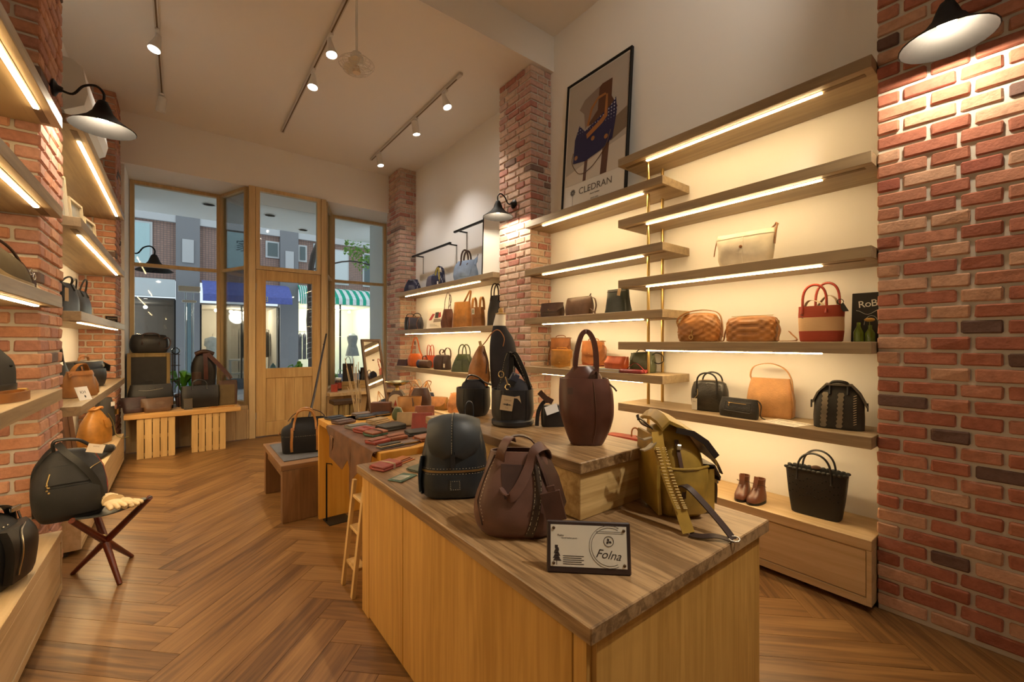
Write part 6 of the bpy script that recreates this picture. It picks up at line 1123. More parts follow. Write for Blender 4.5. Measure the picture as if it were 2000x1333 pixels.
def wallet(label, x, y, z, rz, w, d, h, c, style='fold', c2=None, band=None, cat='wallet'):
    t = thing('wallet', label, cat, (x, y, z), R(rz)); m1 = wl(c); m2 = wl(c2) if c2 else m1
    if style == 'fold':
        part('lower_half', m1, t, lambda q: q.bev(-w/2, w/2, -d/2, d/2, 0, h*.46, .004), True); part('upper_half', m2, t, lambda q: q.bev(-w/2, w/2, -d/2, d/2, 0, h*.48, .004, Matrix.Translation((0, .001, h*.50)) @ Matrix.Rotation(R(2.5), 4, 'X')), True); part('spine', m1, t, lambda q: q.tube([(-w/2+.002, d/2, h*.48), (w/2-.002, d/2, h*.48)], h*.40, 8), True)
    elif style == 'flap':
        part('body', m1, t, lambda q: q.bev(-w/2, w/2, -d/2, d/2, 0, h*.7, .004), True); part('flap', m2, t, lambda q: q.strap([(0, d/2, h*.35), (0, d*.48, h*.75), (0, d*.1, h*.92), (0, -d*.18, h*.82)], w*.98, .003, (1, 0, 0)), True)
    elif style == 'zip':
        b_ = Body([(0, w*.9, d*.85, 0, 0, 3), (h*.5, w, d, 0, 0, 3), (h, w*.88, d*.85, 0, 0, 3)], 0, 1, 0); part('body', m1, t, lambda q: b_.shell(q, 6, 28), True); part('zip', M_ZIP, t, lambda q: q.strap([b_.front(-w*.48+w*.096*k, h*.55, .001) for k in range(11)], .005, .002, (0, 0, 1)))
    elif style == 'cards':
        for k in range(3): part('card_holder', m1 if k % 2 == 0 else m2, t, lambda q: q.bev(-w/2+k*.004, w/2-k*.004, -d/2+k*.012, d/2, k*h/3, (k+1)*h/3-.0005, .002), True)
    if band: part('wrap_cord', plain('cord_%s' % band, {'red': (.32, .07, .05), 'cream': (.55, .45, .30), 'dark': (.03, .02, .015)}[band], .8), t, lambda q: (q.tube([(0, -d/2-.002, .001), (0, -d/2-.003, h), (.0, 0, h+.002), (.0, d/2+.002, h), (.0, d/2+.002, .001)], .0016, 5), q.tube([(.008, -d/2-.002, .001), (.008, -d/2-.003, h), (.01, 0, h+.002), (.008, d/2+.002, h)], .0016, 5)), True)
    return t
zt = TZ+.0028; zb = TZ+.0004
wallet('navy folded wallet at the table corner', .895, 3.255, zb, 15, .12, .10, .022, 'navy', 'flap'); wallet('plum brown flap wallet beside the table corner', .895, 3.05, zt, 20, .13, .10, .024, 'brown', 'flap'); wallet('long grey wallet with embossed mark', .915, 2.815, zt, 10, .13, .12, .024, 'grey', 'flap')
wallet('taupe wallet on the white paper', 1.10, 3.29, zb, 8, .13, .07, .022, 'taupe', 'fold'); wallet('navy zip wallet in front of the taupe one', 1.075, 3.13, zb+.0, 14, .15, .09, .028, 'navy', 'zip'); wallet('navy zip wallet with orange edge', 1.205, 3.17, zb, 12, .15, .09, .030, 'navy', 'zip', 'orange')
wallet('beige bifold wallet fanned open', 1.085, 2.90, zt, 25, .15, .10, .030, 'beige', 'cards'); wallet('charcoal long wallet with flap', 1.07, 2.635, zt, 12, .16, .10, .034, 'dk', 'fold'); wallet('small red wallet tied with a red cord', .905, 2.655, zt, 18, .09, .10, .030, 'red', 'fold', None, 'red')
wallet('green wallet tied with a dark cord', .930, 2.525, zt, 18, .11, .09, .030, 'green', 'fold', 'rust', 'dark'); wallet('rust red flap wallet beside the brown one', .870, 2.335, zt, 20, .11, .09, .026, 'red', 'flap', 'rust'); wallet('rust brown flap wallet at the middle of the hide', .985, 2.365, zt, 10, .11, .09, .028, 'rust', 'flap', 'rust')
wallet('dark wallet lying open with beige edges', .890, 2.205, zt, 10, .14, .06, .018, 'dk', 'cards', 'beige'); wallet('charcoal bifold wallet beside the backpack', 1.135, 2.395, zt, -5, .13, .09, .028, 'dk', 'fold'); wallet('tan wallet half hidden by the backpack', 1.105, 2.235, zt, 10, .10, .08, .026, 'rust', 'fold'); wallet('flat grey brown pouch beside the tan wallet', 1.01, 2.225, zt, 5, .12, .06, .010, 'taupe', 'zip')
wallet('red wallet wrapped in cream cord on the counter', .775, 1.965, CZ, 24, .125, .085, .026, 'red', 'fold', None, 'cream'); wallet('orange card wallet on the counter', .885, 2.03, CZ, 28, .10, .075, .014, 'orange', 'cards', 'rust'); wallet('bright orange card wallet close to the backpack', 1.0, 1.955, CZ, 25, .09, .07, .014, 'orange', 'cards', 'red'); wallet('small olive green folded wallet on the counter', .885, 1.845, CZ, 20, .09, .075, .014, 'olive', 'fold')
t = thing('card_case', 'green card case with a clear window lying on the counter', 'wallet', (.772, 1.775, CZ), R(28)); part('case', wl('green'), t, lambda q: q.bev(-.055, .055, -.038, .038, 0, .005, .002)); part('window', plain('clear_window', (.30, .31, .25), .15), t, lambda q: q.bev(-.042, .025, -.024, .026, .005, .0058, .001))
for (x, y, c, h, lab, lean) in ((1.185, 2.665, 'beige', .095, 'beige wallet standing upright on the hide', 24), (1.215, 2.50, 'red', .11, 'red wallet standing upright beside the beige one', 26), (1.30, 2.64, 'rust', .13, 'rust wallet standing upright behind the beige one', 20)):
    t = thing('standing_wallet', lab, 'wallet', (x, y, zt), R(-32)); Mw = Matrix.Rotation(-R(lean), 4, 'X'); part('front_half', wl(c), t, lambda q: q.bev(-.065, .065, -.010, .0, .002, h, .003, Mw), True); part('back_half', wl(c), t, lambda q: q.strap([Mw @ vec(0, -.005, h-.004), Mw @ vec(0, .012, h+.002), vec(0, h*.75, .006)], .128, .006, (1, 0, 0)), True)
tag(MB().bev(-.10, .10, -.09, .09, 0, .0012, .0004, Matrix.Translation((1.06, 3.235, TZ+.0002-.0014)) @ Matrix.Rotation(.3, 4, 'Z')).build('paper_sheet', plain('white_paper', (.72, .70, .64), .7)), 'white paper sheet lying under the taupe wallet', 'paper')
# green oval case, tote, bow bag, box, kitchen scale at the far end of the table
t = thing('oval_case', 'small dark green oval zip case standing on the table', 'case', (1.235, 2.93, tz), R(-40)); b = Body([(0, .055, .030, 0, 0, 3), (.02, .075, .036, 0, 0, 2.6), (.055, .072, .036, 0, 0, 2.4), (.085, .045, .03, 0, 0, 2.2)], 0, 1, 0); part('body', leather('green_case', (.075, .10, .040), .45), t, lambda q: b.shell(q, 10, 26, dome=.006), True); part('zip_edge', plain('zip_cream', (.45, .42, .30), .5), t, lambda q: q.strap([(-.036, .006, .01), (-.040, .006, .05), (-.022, .006, .088), (0, .006, .094), (.022, .006, .088), (.040, .006, .05), (.036, .006, .01)], .010, .003, (0, 1, 0)), True)
t, b = simple_tote('paper_thin_tote', 'open orange tan leather tote standing on the wallet table', 'bag', (1.355, 2.99, tz), R(-38), .155, .11, .155, M_TAN2, 1.15, hh=0, seed=6); part('tassel', M_CHOC, t, lambda q: [q.tube([b.front(.03, .15, .006), b.front(.035+.004*k, .11, .010), b.front(.034+.005*k, .09, .010)], .003, 5) for k in range(2)])
t = thing('bow_bag', 'brown leather bag tied with a bow behind the orange tote', 'bag', (1.505, 3.11, tz), R(-36)); b = Body([(0, .15, .11, 0, 0, 3), (.12, .16, .11, 0, 0, 2.8), (.20, .10, .07, 0, 0, 2.4)], .006, 9, 3); part('body', M_CHOC, t, lambda q: b.shell(q, 10, 26), True); part('bow', M_TANL, t, lambda q: [q.strap(spline([(0, -.02, .20), (s_*.05, -.03, .255), (s_*.085, -.02, .245), (s_*.05, -.01, .20), (0, -.02, .20)], 5), .018, .004, (0, 1, .2)) for s_ in (-1, 1)], True)
t = thing('leather_box', 'flat reddish brown leather box standing on the table edge', 'box', (1.235, 3.245, tz), R(-32)); part('box', leather('mahogany_leather', (.13, .045, .022), .45), t, lambda q: q.bev(-.075, .075, -.03, .03, 0, .095, .004), True); part('lid_seam', M_DKBR, t, lambda q: q.box(-.0755, .0755, -.0305, -.0300, .068, .070))
t = thing('kitchen_scale', 'vintage kitchen scale with brass pan and round dial', 'scale', (1.375, 3.27, tz), R(-34)); part('body', plain('scale_brown', (.09, .055, .04), .4), t, lambda q: q.ring_loft([[(-w_, -d_, z), (w_, -d_, z), (w_, d_, z), (-w_, d_, z)] for w_, d_, z in ((.075, .06, 0), (.075, .06, .02), (.055, .045, .14), (.03, .03, .175))])); part('dial', plain('dial_cream', (.62, .50, .33), .4), t, lambda q: q.lathe([(.001, 0), (.055, 0), (.055, .008), (.001, .010)], 26, Matrix.Translation((0, -.055, .095)) @ Matrix.Rotation(R(90), 4, 'X')), True); part('dial_mark', M_REDL, t, lambda q: q.prism([(-.012, -.03), (.012, -.03), (0, .02)], 0, .001, front_frame(0, -.0655, .09))); part('pan_stem', M_BRASS, t, lambda q: q.lathe([(.02, .17), (.012, .195), (.02, .21)], 14), True); part('pan', plain('pan_brass', (.46, .38, .18), .22, 1), t, lambda q: q.lathe([(.02, .21), (.06, .217), (.095, .24), (.10, .246), (.092, .243), (.058, .224), (.001, .218)], 26), True)
# ================================================================ black bag with tan straps on the teak bench
t = thing('weekend_bag', 'black canvas weekend bag with two tan leather straps', 'bag', (.800, 3.735, .4235), R(-14)); b = Body([(0, .33, .16, 0, 0, 5), (.11, .35, .18, 0, 0, 4), (.19, .34, .15, 0, 0, 3.5), (.225, .27, .09, .02, 0, 3), (.265, .24, .07, .02, 0, 3)], .006, 8, 14); part('body', fabric('black_canvas', (.010, .010, .012)), t, lambda q: b.shell(q, 16, 34, True, .005, .3), True)
for sd in (-1, 1):
    for x in (-.085, .075): part('leather_strap', M_TAN2, t, lambda q: q.strap([b.front(x*1.12, z, .004, sd) for z in (.015, .05, .09, .13, .17, .195)], .019, .004, (1, 0, 0)), True)
    part('handle', M_TAN2, t, lambda q: q.tube(spline([b.front(-.085, .195, .006, sd), vec(-.078, sd*.05, .25), vec(-.055, sd*.05, .315), vec(-.005, sd*.05, .335), vec(.045, sd*.05, .315), vec(.07, sd*.05, .25), b.front(.075, .195, .006, sd)], 6), .0085, 8), True)
    for x in (-.09, .08): part('strap_keeper', M_TANL, t, lambda q: q.strap([b.front(x, .182, .008, sd), b.front(x, .200, .008, sd)], .024, .004, (1, 0, 0)))
part('seam', M_THR, t, lambda q: stitch(q, [b.front(-.165+.033*k, .135, .002) for k in range(11)], .0006, .006)); part('shoulder_strap', M_DKBR, t, lambda q: q.tube(spline([(-.13, .02, .24), (-.08, .04, .295), (.02, .05, .325), (.11, .04, .295), (.15, .02, .245)], 6), .0035, 6), True); part('side_tab', M_TANL, t, lambda q: q.tube([(-.185, -.01, .165), (-.19, -.015, .145)], .006, 6))
t = thing('wooden_pole', 'long black pole leaning against the door post behind the teak bench', 'pole', (.985, 4.95, 0)); part('shaft', plain('pole_black', (.022, .014, .010), .45), t, lambda q: q.tube([(0, 0, .002), (.28, .56, .62), (.665, 1.50, 1.41)], [.014, .014, .012], 9), True); part('peg', M_BLACK, t, lambda q: q.tube([(.60, 1.34, 1.27), (.575, 1.31, 1.265)], .006, 6))
# ================================================================ right display window and floor pieces
t = thing('standing_mirror', 'narrow brown framed mirror leaning near the window', 'mirror', (2.20, 5.75, 0), R(16)); Mm = Matrix.Rotation(-R(11), 4, 'X'); WB = wood('mirror_frame_wood', '#3d2a1c', '#5a3f28', 'z', 1, .4)
part('frame', WB, t, lambda q: (q.bev(-.16, -.125, -.015, .015, 0, 1.36, .003, Mm), q.bev(.125, .16, -.015, .015, 0, 1.36, .003, Mm), q.bev(-.1245, .1245, -.015, .015, 1.325, 1.36, .003, Mm), q.bev(-.1245, .1245, -.015, .015, 0, .035, .003, Mm))); part('mirror_glass', plain('mirror_silver', (.75, .75, .74), .03, 1), t, lambda q: q.box(-.1245, .1245, -.004, .004, .0355, 1.3245, Mm)); part('backing', M_DKBR, t, lambda q: q.box(-.1245, .1245, .0042, .010, .0355, 1.3245, Mm)); part('prop_leg', WB, t, lambda q: q.strap([(0, .20, 1.05), (0, .42, .004)], .03, .015, (1, 0, 0)))
t = thing('twig_vase', 'dark vase of pale dried twigs beside the table', 'vase', (1.50, 4.60, 0)); part('vase', plain('vase_dark', (.06, .035, .022), .3), t, lambda q: q.lathe([(.001, 0), (.06, 0), (.085, .12), (.07, .28), (.045, .36), (.055, .40), (.045, .40)], 20), True); g = random.Random(5)
for k in range(12):
    a = g.uniform(0, 6.28); L = g.uniform(.35, .75); dx, dy = -.14*L*g.uniform(.2, 1.5)+g.gauss(0, .03), g.gauss(0, .06); part('twig', plain('twig_pale', (.50, .38, .22), .8), t, lambda q: q.tube(spline([(0, 0, .25), (dx*.3, dy*.3, .40+L*.2), (dx*.6+g.gauss(0, .015), dy*.6, .40+L*.6), (dx*1.2, dy, .40+L)], 4), [.005]*6+[.0035]*7, 5), True)
t = thing('log_stool', 'stool of upright log posts with a dark plank seat', 'stool', (1.86, 6.27, 0)); part('seat', wood('log_seat', '#33210f', '#4b3218', 'x', 1, .6), t, lambda q: q.bev(-.19, .19, -.12, .12, .42, .475, .006))
for k in range(5): part('log_post', wood('log_post', '#8d7748', '#b09a68', 'z', 1, .7), t, lambda q: q.lathe([(.033, 0), (.036, .2), (.033, .4195)], 12, Matrix.Translation((-.15+.075*k, -.07+.02*(k % 2), 0))), True)
lz = .5495
t = thing('tin_box', 'small red and cream tin on the display ledge', 'tin', (1.83, 6.70, lz), R(-20)); part('tin', M_REDL, t, lambda q: q.bev(-.045, .045, -.035, .035, 0, .11, .004)); part('label', plain('tin_cream', (.6, .5, .4), .6), t, lambda q: q.box(-.0455, -.0451, -.034, .034, .005, .105))
t = thing('glass_jar', 'jar with white lid and red label on the display ledge', 'jar', (1.93, 6.86, lz)); part('jar', plain('jar_dark', (.06, .03, .025), .2), t, lambda q: q.lathe([(.001, 0), (.05, 0), (.05, .14), (.04, .16), (.001, .16)], 18), True); part('label', M_REDL, t, lambda q: q.lathe([(.0505, .03), (.0505, .12)], 18, None, False), True); part('lid', M_WHITE, t, lambda q: q.lathe([(.001, .16), (.046, .16), (.046, .19), (.001, .19)], 18), True)
M_BOXW = wood('box_pine', '#8a6d3f', '#a98a57', 'x', 1.2, .6)
for x, y, w_, h, lab in ((2.10, 7.02, .24, .12, 'low pine box behind the twigs on the display floor'), (2.42, 7.0, .28, .13, 'low pine box under the black coffee pots')):
    t = thing('pine_box', lab, 'box', (x, y, lz)); part('side', M_BOXW, t, lambda q: (q.bev(-w_/2, w_/2, -.09, .09, 0, h*.48, .003))); part('lid', M_BOXW, t, lambda q: q.bev(-w_/2, w_/2, -.09, .09, h*.5, h, .003))
t = thing('shopping_bag', 'black paper shopping bag with cord handles on a pine box', 'bag', (2.13, 7.03, lz+.1205), R(-20)); part('bag', plain('paper_black', (.022, .014, .010), .7), t, lambda q: q.ring_loft([[(-.08, -.04, z), (.08, -.04, z), (.08, .04, z), (-.08, .04, z)] for z in (0, .28)])); part('handle', M_BLACK, t, lambda q: [q.tube(arc((-.04, s_*.035, .28), (.04, s_*.035, .28), .11, 12), .003, 5) for s_ in (-1, 1)], True)
for x, y, lab in ((2.36, 7.0, 'black enamel coffee pot nearer the paper bag'), (2.50, 7.02, 'black enamel coffee pot nearer the mirror')):
    t = thing('coffee_pot', lab, 'pot', (x, y, lz+.1305)); part('body', plain('pot_black', (.016, .012, .010), .25), t, lambda q: q.lathe([(.001, 0), (.055, 0), (.05, .10), (.04, .18), (.045, .20), (.001, .205)], 18), True); part('handle', M_BLACK, t, lambda q: q.tube(arc((.045, 0, .05), (.04, 0, .18), 0, 10, lean=(.05, 0, 0)), .006, 6), True); part('spout', M_BLACK, t, lambda q: q.tube([(-.045, 0, .10), (-.075, 0, .17)], [.014, .006], 8), True)
t = thing('black_bowl', 'small black bowl on the display ledge', 'bowl', (2.53, 6.68, lz)); part('bowl', M_BLACK, t, lambda q: q.lathe([(.001, 0), (.03, 0), (.06, .03), (.075, .06), (.07, .06), (.05, .03), (.001, .012)], 20), True)
# ================================================================ left hand side
LZ = R(90)
# -- tripod stool
t = thing('tripod_stool', 'folding tripod stool with mahogany legs and grey leather seat', 'stool', (-.33, 3.20, 0)); M_MAH = wood('mahogany', '#4a1a0d', '#6f2c16', 'z', 1, .3); o = vec(.33, -3.20, 0)
for a, b_ in (((-.255, 3.087, 0), (-.40, 3.335, .445)), ((-.23, 3.445, 0), (-.418, 2.965, .425)), ((-.475, 3.39, 0), (-.128, 2.985, .468))): part('leg', M_MAH, t, lambda q: q.tube([vec(*a)+o+vec(0, 0, .003), (vec(*a)+vec(*b_))/2+o, vec(*b_)+o], [.011, .018, .014], 10), True)
part('pivot', M_BRASS, t, lambda q: q.ball((0, 0, .23), .02, 10, 7), True)
A_, B_, C_ = vec(-.40, 3.335, .452)+o, vec(-.418, 2.965, .432)+o, vec(-.118, 2.975, .478)+o
def seat(q):
    n = 10; idx = {}; vs = []
    for i in range(n+1):
        for j in range(n+1-i):
            u, v = i/n, j/n; w_ = 1-u-v; p = A_*u+B_*v+C_*w_; e = 27*u*v*w_; p = p+vec(0, 0, -.065*(1-(u**3+v**3+w_**3)**.5))*1.0; ctr = (A_+B_+C_)/3; ed = min(u, v, w_); pull = .12*(1 if ed < .001 else max(0, 1-ed*8))*(1-max(u, v, w_))*1.6; p = p+(ctr-p)*pull*.5; idx[(i, j)] = len(vs); vs.append(p)
    K = len(vs); vs += [p+vec(0, 0, -.005) for p in vs]; fs = []
    for i in range(n):
        for j in range(n-i):
            a, b2, c2 = idx[(i, j)], idx[(i+1, j)], idx[(i, j+1)]; fs += [(a, b2, c2), (a+K, c2+K, b2+K)]
            if j < n-i-1: d2 = idx[(i+1, j+1)]; fs += [(b2, d2, c2), (b2+K, c2+K, d2+K)]
    bd = [idx[(i, 0)] for i in range(n+1)]+[idx[(n-k, k)] for k in range(1, n+1)]+[idx[(0, n-k)] for k in range(1, n)]
    for k in range(len(bd)): a, c2 = bd[k], bd[(k+1) % len(bd)]; fs.append((a, a+K, c2+K, c2))
    q.add(vs, fs)
part('seat', leather('stool_grey_leather', (.055, .058, .055), .5), t, seat, True)
# -- camouflage backpack on the stool
t = thing('camo_backpack', 'black camouflage backpack leaning on the brick pier on the stool', 'backpack', (-.435, 3.085, .412), R(10)); b = Body([(0, .22, .13, 0, 0, 3.4), (.05, .265, .15, 0, 0, 3), (.16, .275, .145, -.005, .01, 2.8), (.26, .23, .11, -.01, .025, 2.6), (.325, .14, .07, -.01, .035, 2.4)], .006, 9, 17)
mcam = leather('camo_black', (.012, .012, .012), .55, .2); part('body', fabric('camo_cloth', (.016, .016, .017), .6, .6, 60), t, lambda q: b.shell(q, 18, 36, dome=.015), True); part('front_pocket', mcam, t, lambda q: patch(q, b, -.10, .10, .03, .17, .016, .015, lambda t_: 1-.08*t_, -1, 14, 10), True); part('top_pocket', mcam, t, lambda q: patch(q, b, -.095, .06, .185, .27, .010, .009, lambda t_: 1-.2*t_, -1, 12, 8), True)
part('zip', M_ZIP, t, lambda q: q.tube(line_on(b, [(.045, .215), (.07, .245), (.10, .26)], .006), .0025, 5), True); part('zip_tassel', M_ZIP, t, lambda q: (q.tube([b.front(-.075, .24, .012), b.front(-.082, .20, .016), b.front(-.08, .175, .016)], .0022, 5), [q.ball(tuple(b.front(-.082+.006*(k % 2), .19-.012*k, .017)), .005, 8, 5) for k in range(4)]), True)
part('top_handle', M_BLKL, t, lambda q: q.tube(spline([(-.06, .03, .32), (-.065, .02, .375), (-.045, .02, .392), (.02, .01, .385), (.065, .01, .35)], 6), .008, 8), True); part('shoulder_strap', mcam, t, lambda q: (q.strap(spline([(-.06, .04, .36), (-.10, .03, .31), (-.135, .03, .22), (-.13, .04, .02)], 6), .03, .010, (0, 1, .1)), q.strap(spline([(-.05, .02, .375), (-.02, -.03, .33), (.03, -.06, .27), (.085, -.065, .17), (.11, -.06, .06)], 6), .028, .006, [(.8, .1, .5)]*25)), True); tag_card(t, 'paper_tag', front_frame(.085, -.03, .335, R(25), 0, R(-18)), .065, .045, plain('tag_taupe', (.50, .42, .33), .7), ['BRIEFING']); part('red_piping', M_REDL, t, lambda q: q.tube([b.front(x, z, .001) for x, z in ((.085, .31), (.115, .24), (.13, .14), (.128, .06))], .002, 5), True)
# -- gloves
def glove(label, loc, rz, flip, group):
    t = thing('leather_glove', label, 'glove', loc, rz, group); mg = leather('cream_glove', (.62, .47, .27), .6, .15)
    m = MB(); m.ball((0, 0, .014), (.040, .048, .016), 14, 8); 
    for k, (x, L, a) in enumerate(((-.030, .050, -10), (-.010, .060, -3), (.012, .056, 4), (.032, .044, 12))):
        d = vec(math.sin(R(a)), -math.cos(R(a)), 0); m.tube([vec(x, -.030, .015), vec(x, -.040, .016)+d*L*.4, vec(x, -.042, .014)+d*L*.8, vec(x, -.042, .009)+d*L], [.0125, .0125, .0115, .006], 10)
    m.tube([vec(-.034*flip, .010, .015), vec(-.055*flip, -.012, .014), vec(-.064*flip, -.034, .010)], [.014, .013, .008], 10); m.tube([vec(0, .040, .014), vec(0, .062, .014), vec(0, .078, .014)], [.036, .033, .038], 14); m.v = [(x, y, max(.0, z)) for x, y, z in m.v]
    m.build('glove', mg, t, True); part('cuff_gather', plain('glove_thread', (.40, .28, .14), .8), t, lambda q: [q.tube([(-.03, .052+.005*k, .031), (.03, .052+.005*k, .031)], .0012, 4) for k in range(3)]); return t
glove('cream leather glove lying on the stool under its pair', (-.238, 3.005, .447), R(35), 1, 'cream leather gloves')
glove('cream leather glove on top of its pair on the stool', (-.268, 2.985, .458), R(22), -1, 'cream leather gloves')
# -- black zip bag on the near bench
t = thing('zip_shoulder_bag', 'black nylon bag with long silver zip on the near bench', 'bag', (-.640, 2.53, .3325), R(72)); b = Body([(0, .30, .20, 0, 0, 3.4), (.06, .36, .24, 0, 0, 3), (.18, .37, .24, 0, 0, 2.8), (.26, .30, .17, -.01, 0, 2.6), (.30, .22, .10, -.02, 0, 2.4)], .008, 8, 9); part('body', fabric('black_nylon', (.009, .009, .010), .45), t, lambda q: b.shell(q, 18, 36, dome=.02), True)
part('front_pocket', M_BLKL, t, lambda q: patch(q, b, -.02, .15, .03, .235, .030, .028, lambda t_: .9+.1*math.sin(t_*PI), -1, 14, 10), True); part('zip', plain('zip_silver', (.58, .55, .48), .25, 1), t, lambda q: q.tube(line_on(b, [(.005, .06), (.012, .14), (.03, .215), (.07, .238)], .034), .0032, 6), True); part('strap', M_BLKL, t, lambda q: q.strap(spline([(-.18, 0, .26), (-.08, -.04, .335), (.05, -.06, .325), (.13, -.05, .28), (.145, -.05, .21)], 6), .034, .006, (0, 1, .2)), True); part('strap_clip', M_SILV, t, lambda q: (q.bev(.10, .15, -.078, -.066, .275, .295, .003), q.tube([(.14, -.072, .27), (.15, -.075, .235)], .004, 6))); part('zip_teeth', M_SILV, t, lambda q: [q.ball(tuple(b.front(-.10+.02*k, .245, .004)), .004, 6, 4) for k in range(8)])
# -- near left shelves
t = thing('canvas_backpack', 'plain black canvas backpack on the shelf by the left pier', 'backpack', (-.675, 2.80, 1.060), R(75)); b = Body([(0, .28, .13, 0, 0, 4), (.05, .30, .15, 0, 0, 3.2), (.15, .29, .14, 0, 0, 2.8), (.205, .20, .09, 0, 0, 2.4)], .004, 8, 3); part('body', fabric('charcoal_canvas', (.022, .022, .022)), t, lambda q: b.shell(q, 12, 30, dome=.015), True); part('base_panel', M_BLKL, t, lambda q: patch(q, b, -.14, .14, .006, .055, .004, .004), True); part('eyelet', M_BLACK, t, lambda q: q.ball(tuple(b.front(.06, .135, .003)), .006, 8, 5), True)
t = thing('leather_belt', 'coiled tan leather belt with brass buckle on the shelf edge', 'belt', (-.545, 2.62, 1.0603), R(88)); part('coil', M_TANL, t, lambda q: q.strap([((.10+.012*k/24)*math.cos(k*PI/12), .026*math.sin(k*PI/12)*(1+.02*k), .0185) for k in range(44)], .036, .003, (0, 0, 1)), True); part('buckle', M_BRASS, t, lambda q: q.bev(.118, .136, -.020, .012, .002, .040, .003)); part('buckle_pin', M_BRASS, t, lambda q: q.tube([(.136, -.004, .02), (.165, -.006, .021)], .0022, 6))
t = thing('open_duffel', 'large olive canvas bag with leather trim and dangling buckles', 'bag', (-.655, 2.80, 1.530), R(80)); b = Body([(0, .40, .18, 0, 0, 4), (.05, .42, .20, 0, 0, 3.2), (.13, .36, .17, -.03, 0, 2.6), (.185, .22, .10, -.08, 0, 2.4)], .006, 8, 6); part('body', fabric('olive_canvas', (.085, .065, .035)), t, lambda q: b.shell(q, 14, 32, dome=.01), True); part('trim', leather('olive_trim', (.28, .20, .09)), t, lambda q: q.strap(line_on(b, [(-.19, .10), (-.14, .055), (-.08, .035), (.05, .025), (.19, .02)], .006), .034, .005, (0, 0, 1)), True); part('edge_binding', M_DKBR, t, lambda q: q.tube(spline([(-.19, -.03, .16), (-.08, -.05, .205), (.05, -.06, .175), (.16, -.06, .09), (.20, -.05, .03)], 6), .006, 7), True); part('buckle_strap', M_DKBR, t, lambda q: [q.strap([(.13+.02*k, -.06, .13-.02*k), (.17+.02*k, -.08, .07-.01*k), (.175+.02*k, -.085, .01)], .022, .004, (1, 0, 0)) for k in range(2)], True); part('buckle', M_SILV, t, lambda q: [q.tube([vec(.150+.03*k+.012*math.cos(j*PI/4), -.083, .095-.02*k+.014*math.sin(j*PI/4)) for j in range(8)], .0024, 6, closed=True) for k in range(2)], True); part('paper_card', plain('tag_cream', (.62, .52, .36), .7), t, lambda q: q.prism([(.16, .0), (.24, .002), (.17, .035)], 0, .0015, Matrix.Translation((0, -.10, .002)) @ Matrix.Rotation(R(80), 4, 'X')))
# -- middle left shelves
for k, (y, x, h, w_, lab) in enumerate(((4.02, -.64, .37, .36, 'white framed print nearest the brick pier on the high shelf'), (4.70, -.64, .33, .30, 'white framed print in the middle of the high shelf'), (5.36, -.64, .33, .30, 'white framed print closest to the window on the high shelf'))):
    t = thing('picture_frame', lab, 'frame', (x, y, 2.0605), R(84)); Mf = Matrix.Rotation(-R(5), 4, 'X'); part('frame', plain('frame_white', (.70, .62, .48), .5), t, lambda q: (q.bev(-w_/2, -w_/2+.02, -.03, .03, 0, h, .002, Mf), q.bev(w_/2-.02, w_/2, -.03, .03, 0, h, .002, Mf), q.bev(-w_/2+.0205, w_/2-.0205, -.03, .03, 0, .02, .002, Mf), q.bev(-w_/2+.0205, w_/2-.0205, -.03, .03, h-.02, h, .002, Mf))); part('print', plain('frame_print', (.45, .45, .40), .12), t, lambda q: q.box(-w_/2+.0205, w_/2-.0205, -.012, .012, .0205, h-.0205, Mf))
for (y, rr, lab, sd) in ((4.20, 78, 'slate blue leather tote with kraft tag by the brick pier', 3), (4.82, 84, 'slate blue leather tote with looped black handles', 5)):
    t = thing('slate_tote', lab, 'bag', (-.65, y, 1.4875), R(rr)); b = Body([(0, .30, .13, 0, 0, 5), (.12, .31, .12, 0, 0, 4), (.22, .33, .06, 0, 0, 3.5)], .004, 8, sd); part('body', leather('slate_blue_leather', (.035, .038, .045), .45), t, lambda q: b.shell(q, 10, 30, True, .004, .4), True)
    for s_ in (-1, 1): part('handle', M_BLKL, t, lambda q: q.tube([b.front(-.06, .17, .005, s_)]+arc((-.06, s_*.03, .215), (.07, s_*.03, .215), .10 if sd == 5 else .045, 12, lean=(0, -.02, 0))+[b.front(.07, .17, .005, s_)], .006, 7), True)
    if sd == 3: tag_card(t, 'kraft_tag', front_frame(-.10, -.072, .13), .05, .09, plain('kraft_card', 0)); part('black_lining', M_BLKL, t, lambda q: patch(q, b, -.15, -.06, .16, .216, .003))
t = thing('shelf_sign', 'tiny black lettered sign at the end of the tote shelf', 'sign', (-.535, 5.75, 1.4872), R(55)); part('plate', M_BLACK, t, lambda q: q.bev(-.065, .065, -.004, .004, 0, .065, .002)); text_mesh('sign_text', 'FROM JAPAN', .018, plain('sign_gold', (.35, .28, .18), .6), t, front_frame(0, -.0044, .042)); text_mesh('sign_text', 'bag and wallet', .013, plain('sign_gold', 0), t, front_frame(0, -.0044, .020))
t = thing('tall_tote', 'tall black tote with knotted handles by the left pier', 'bag', (-.715, 4.42, .9055), R(70)); b = Body([(0, .24, .14, 0, 0, 3.5), (.12, .23, .13, 0, 0, 3), (.25, .16, .07, 0, 0, 2.8)], .006, 9, 7); part('body', leather('black_green_leather', (.018, .019, .016), .42), t, lambda q: b.shell(q, 12, 28, True), True); part('handle', M_BLKL, t, lambda q: (q.strap(spline([(-.05, -.03, .22), (-.055, -.03, .33), (-.02, -.02, .39), (.02, -.02, .35), (.03, -.03, .23)], 6), .030, .008, (0, 1, 0)), q.strap([(-.05, -.03, .37), (-.10, -.04, .35)], .02, .01, (0, 1, 0))), True); tag_card(t, 'white_tag', front_frame(0, -.045, .235, 0, 0, R(10)), .03, .025, plain('tag_white', 0))
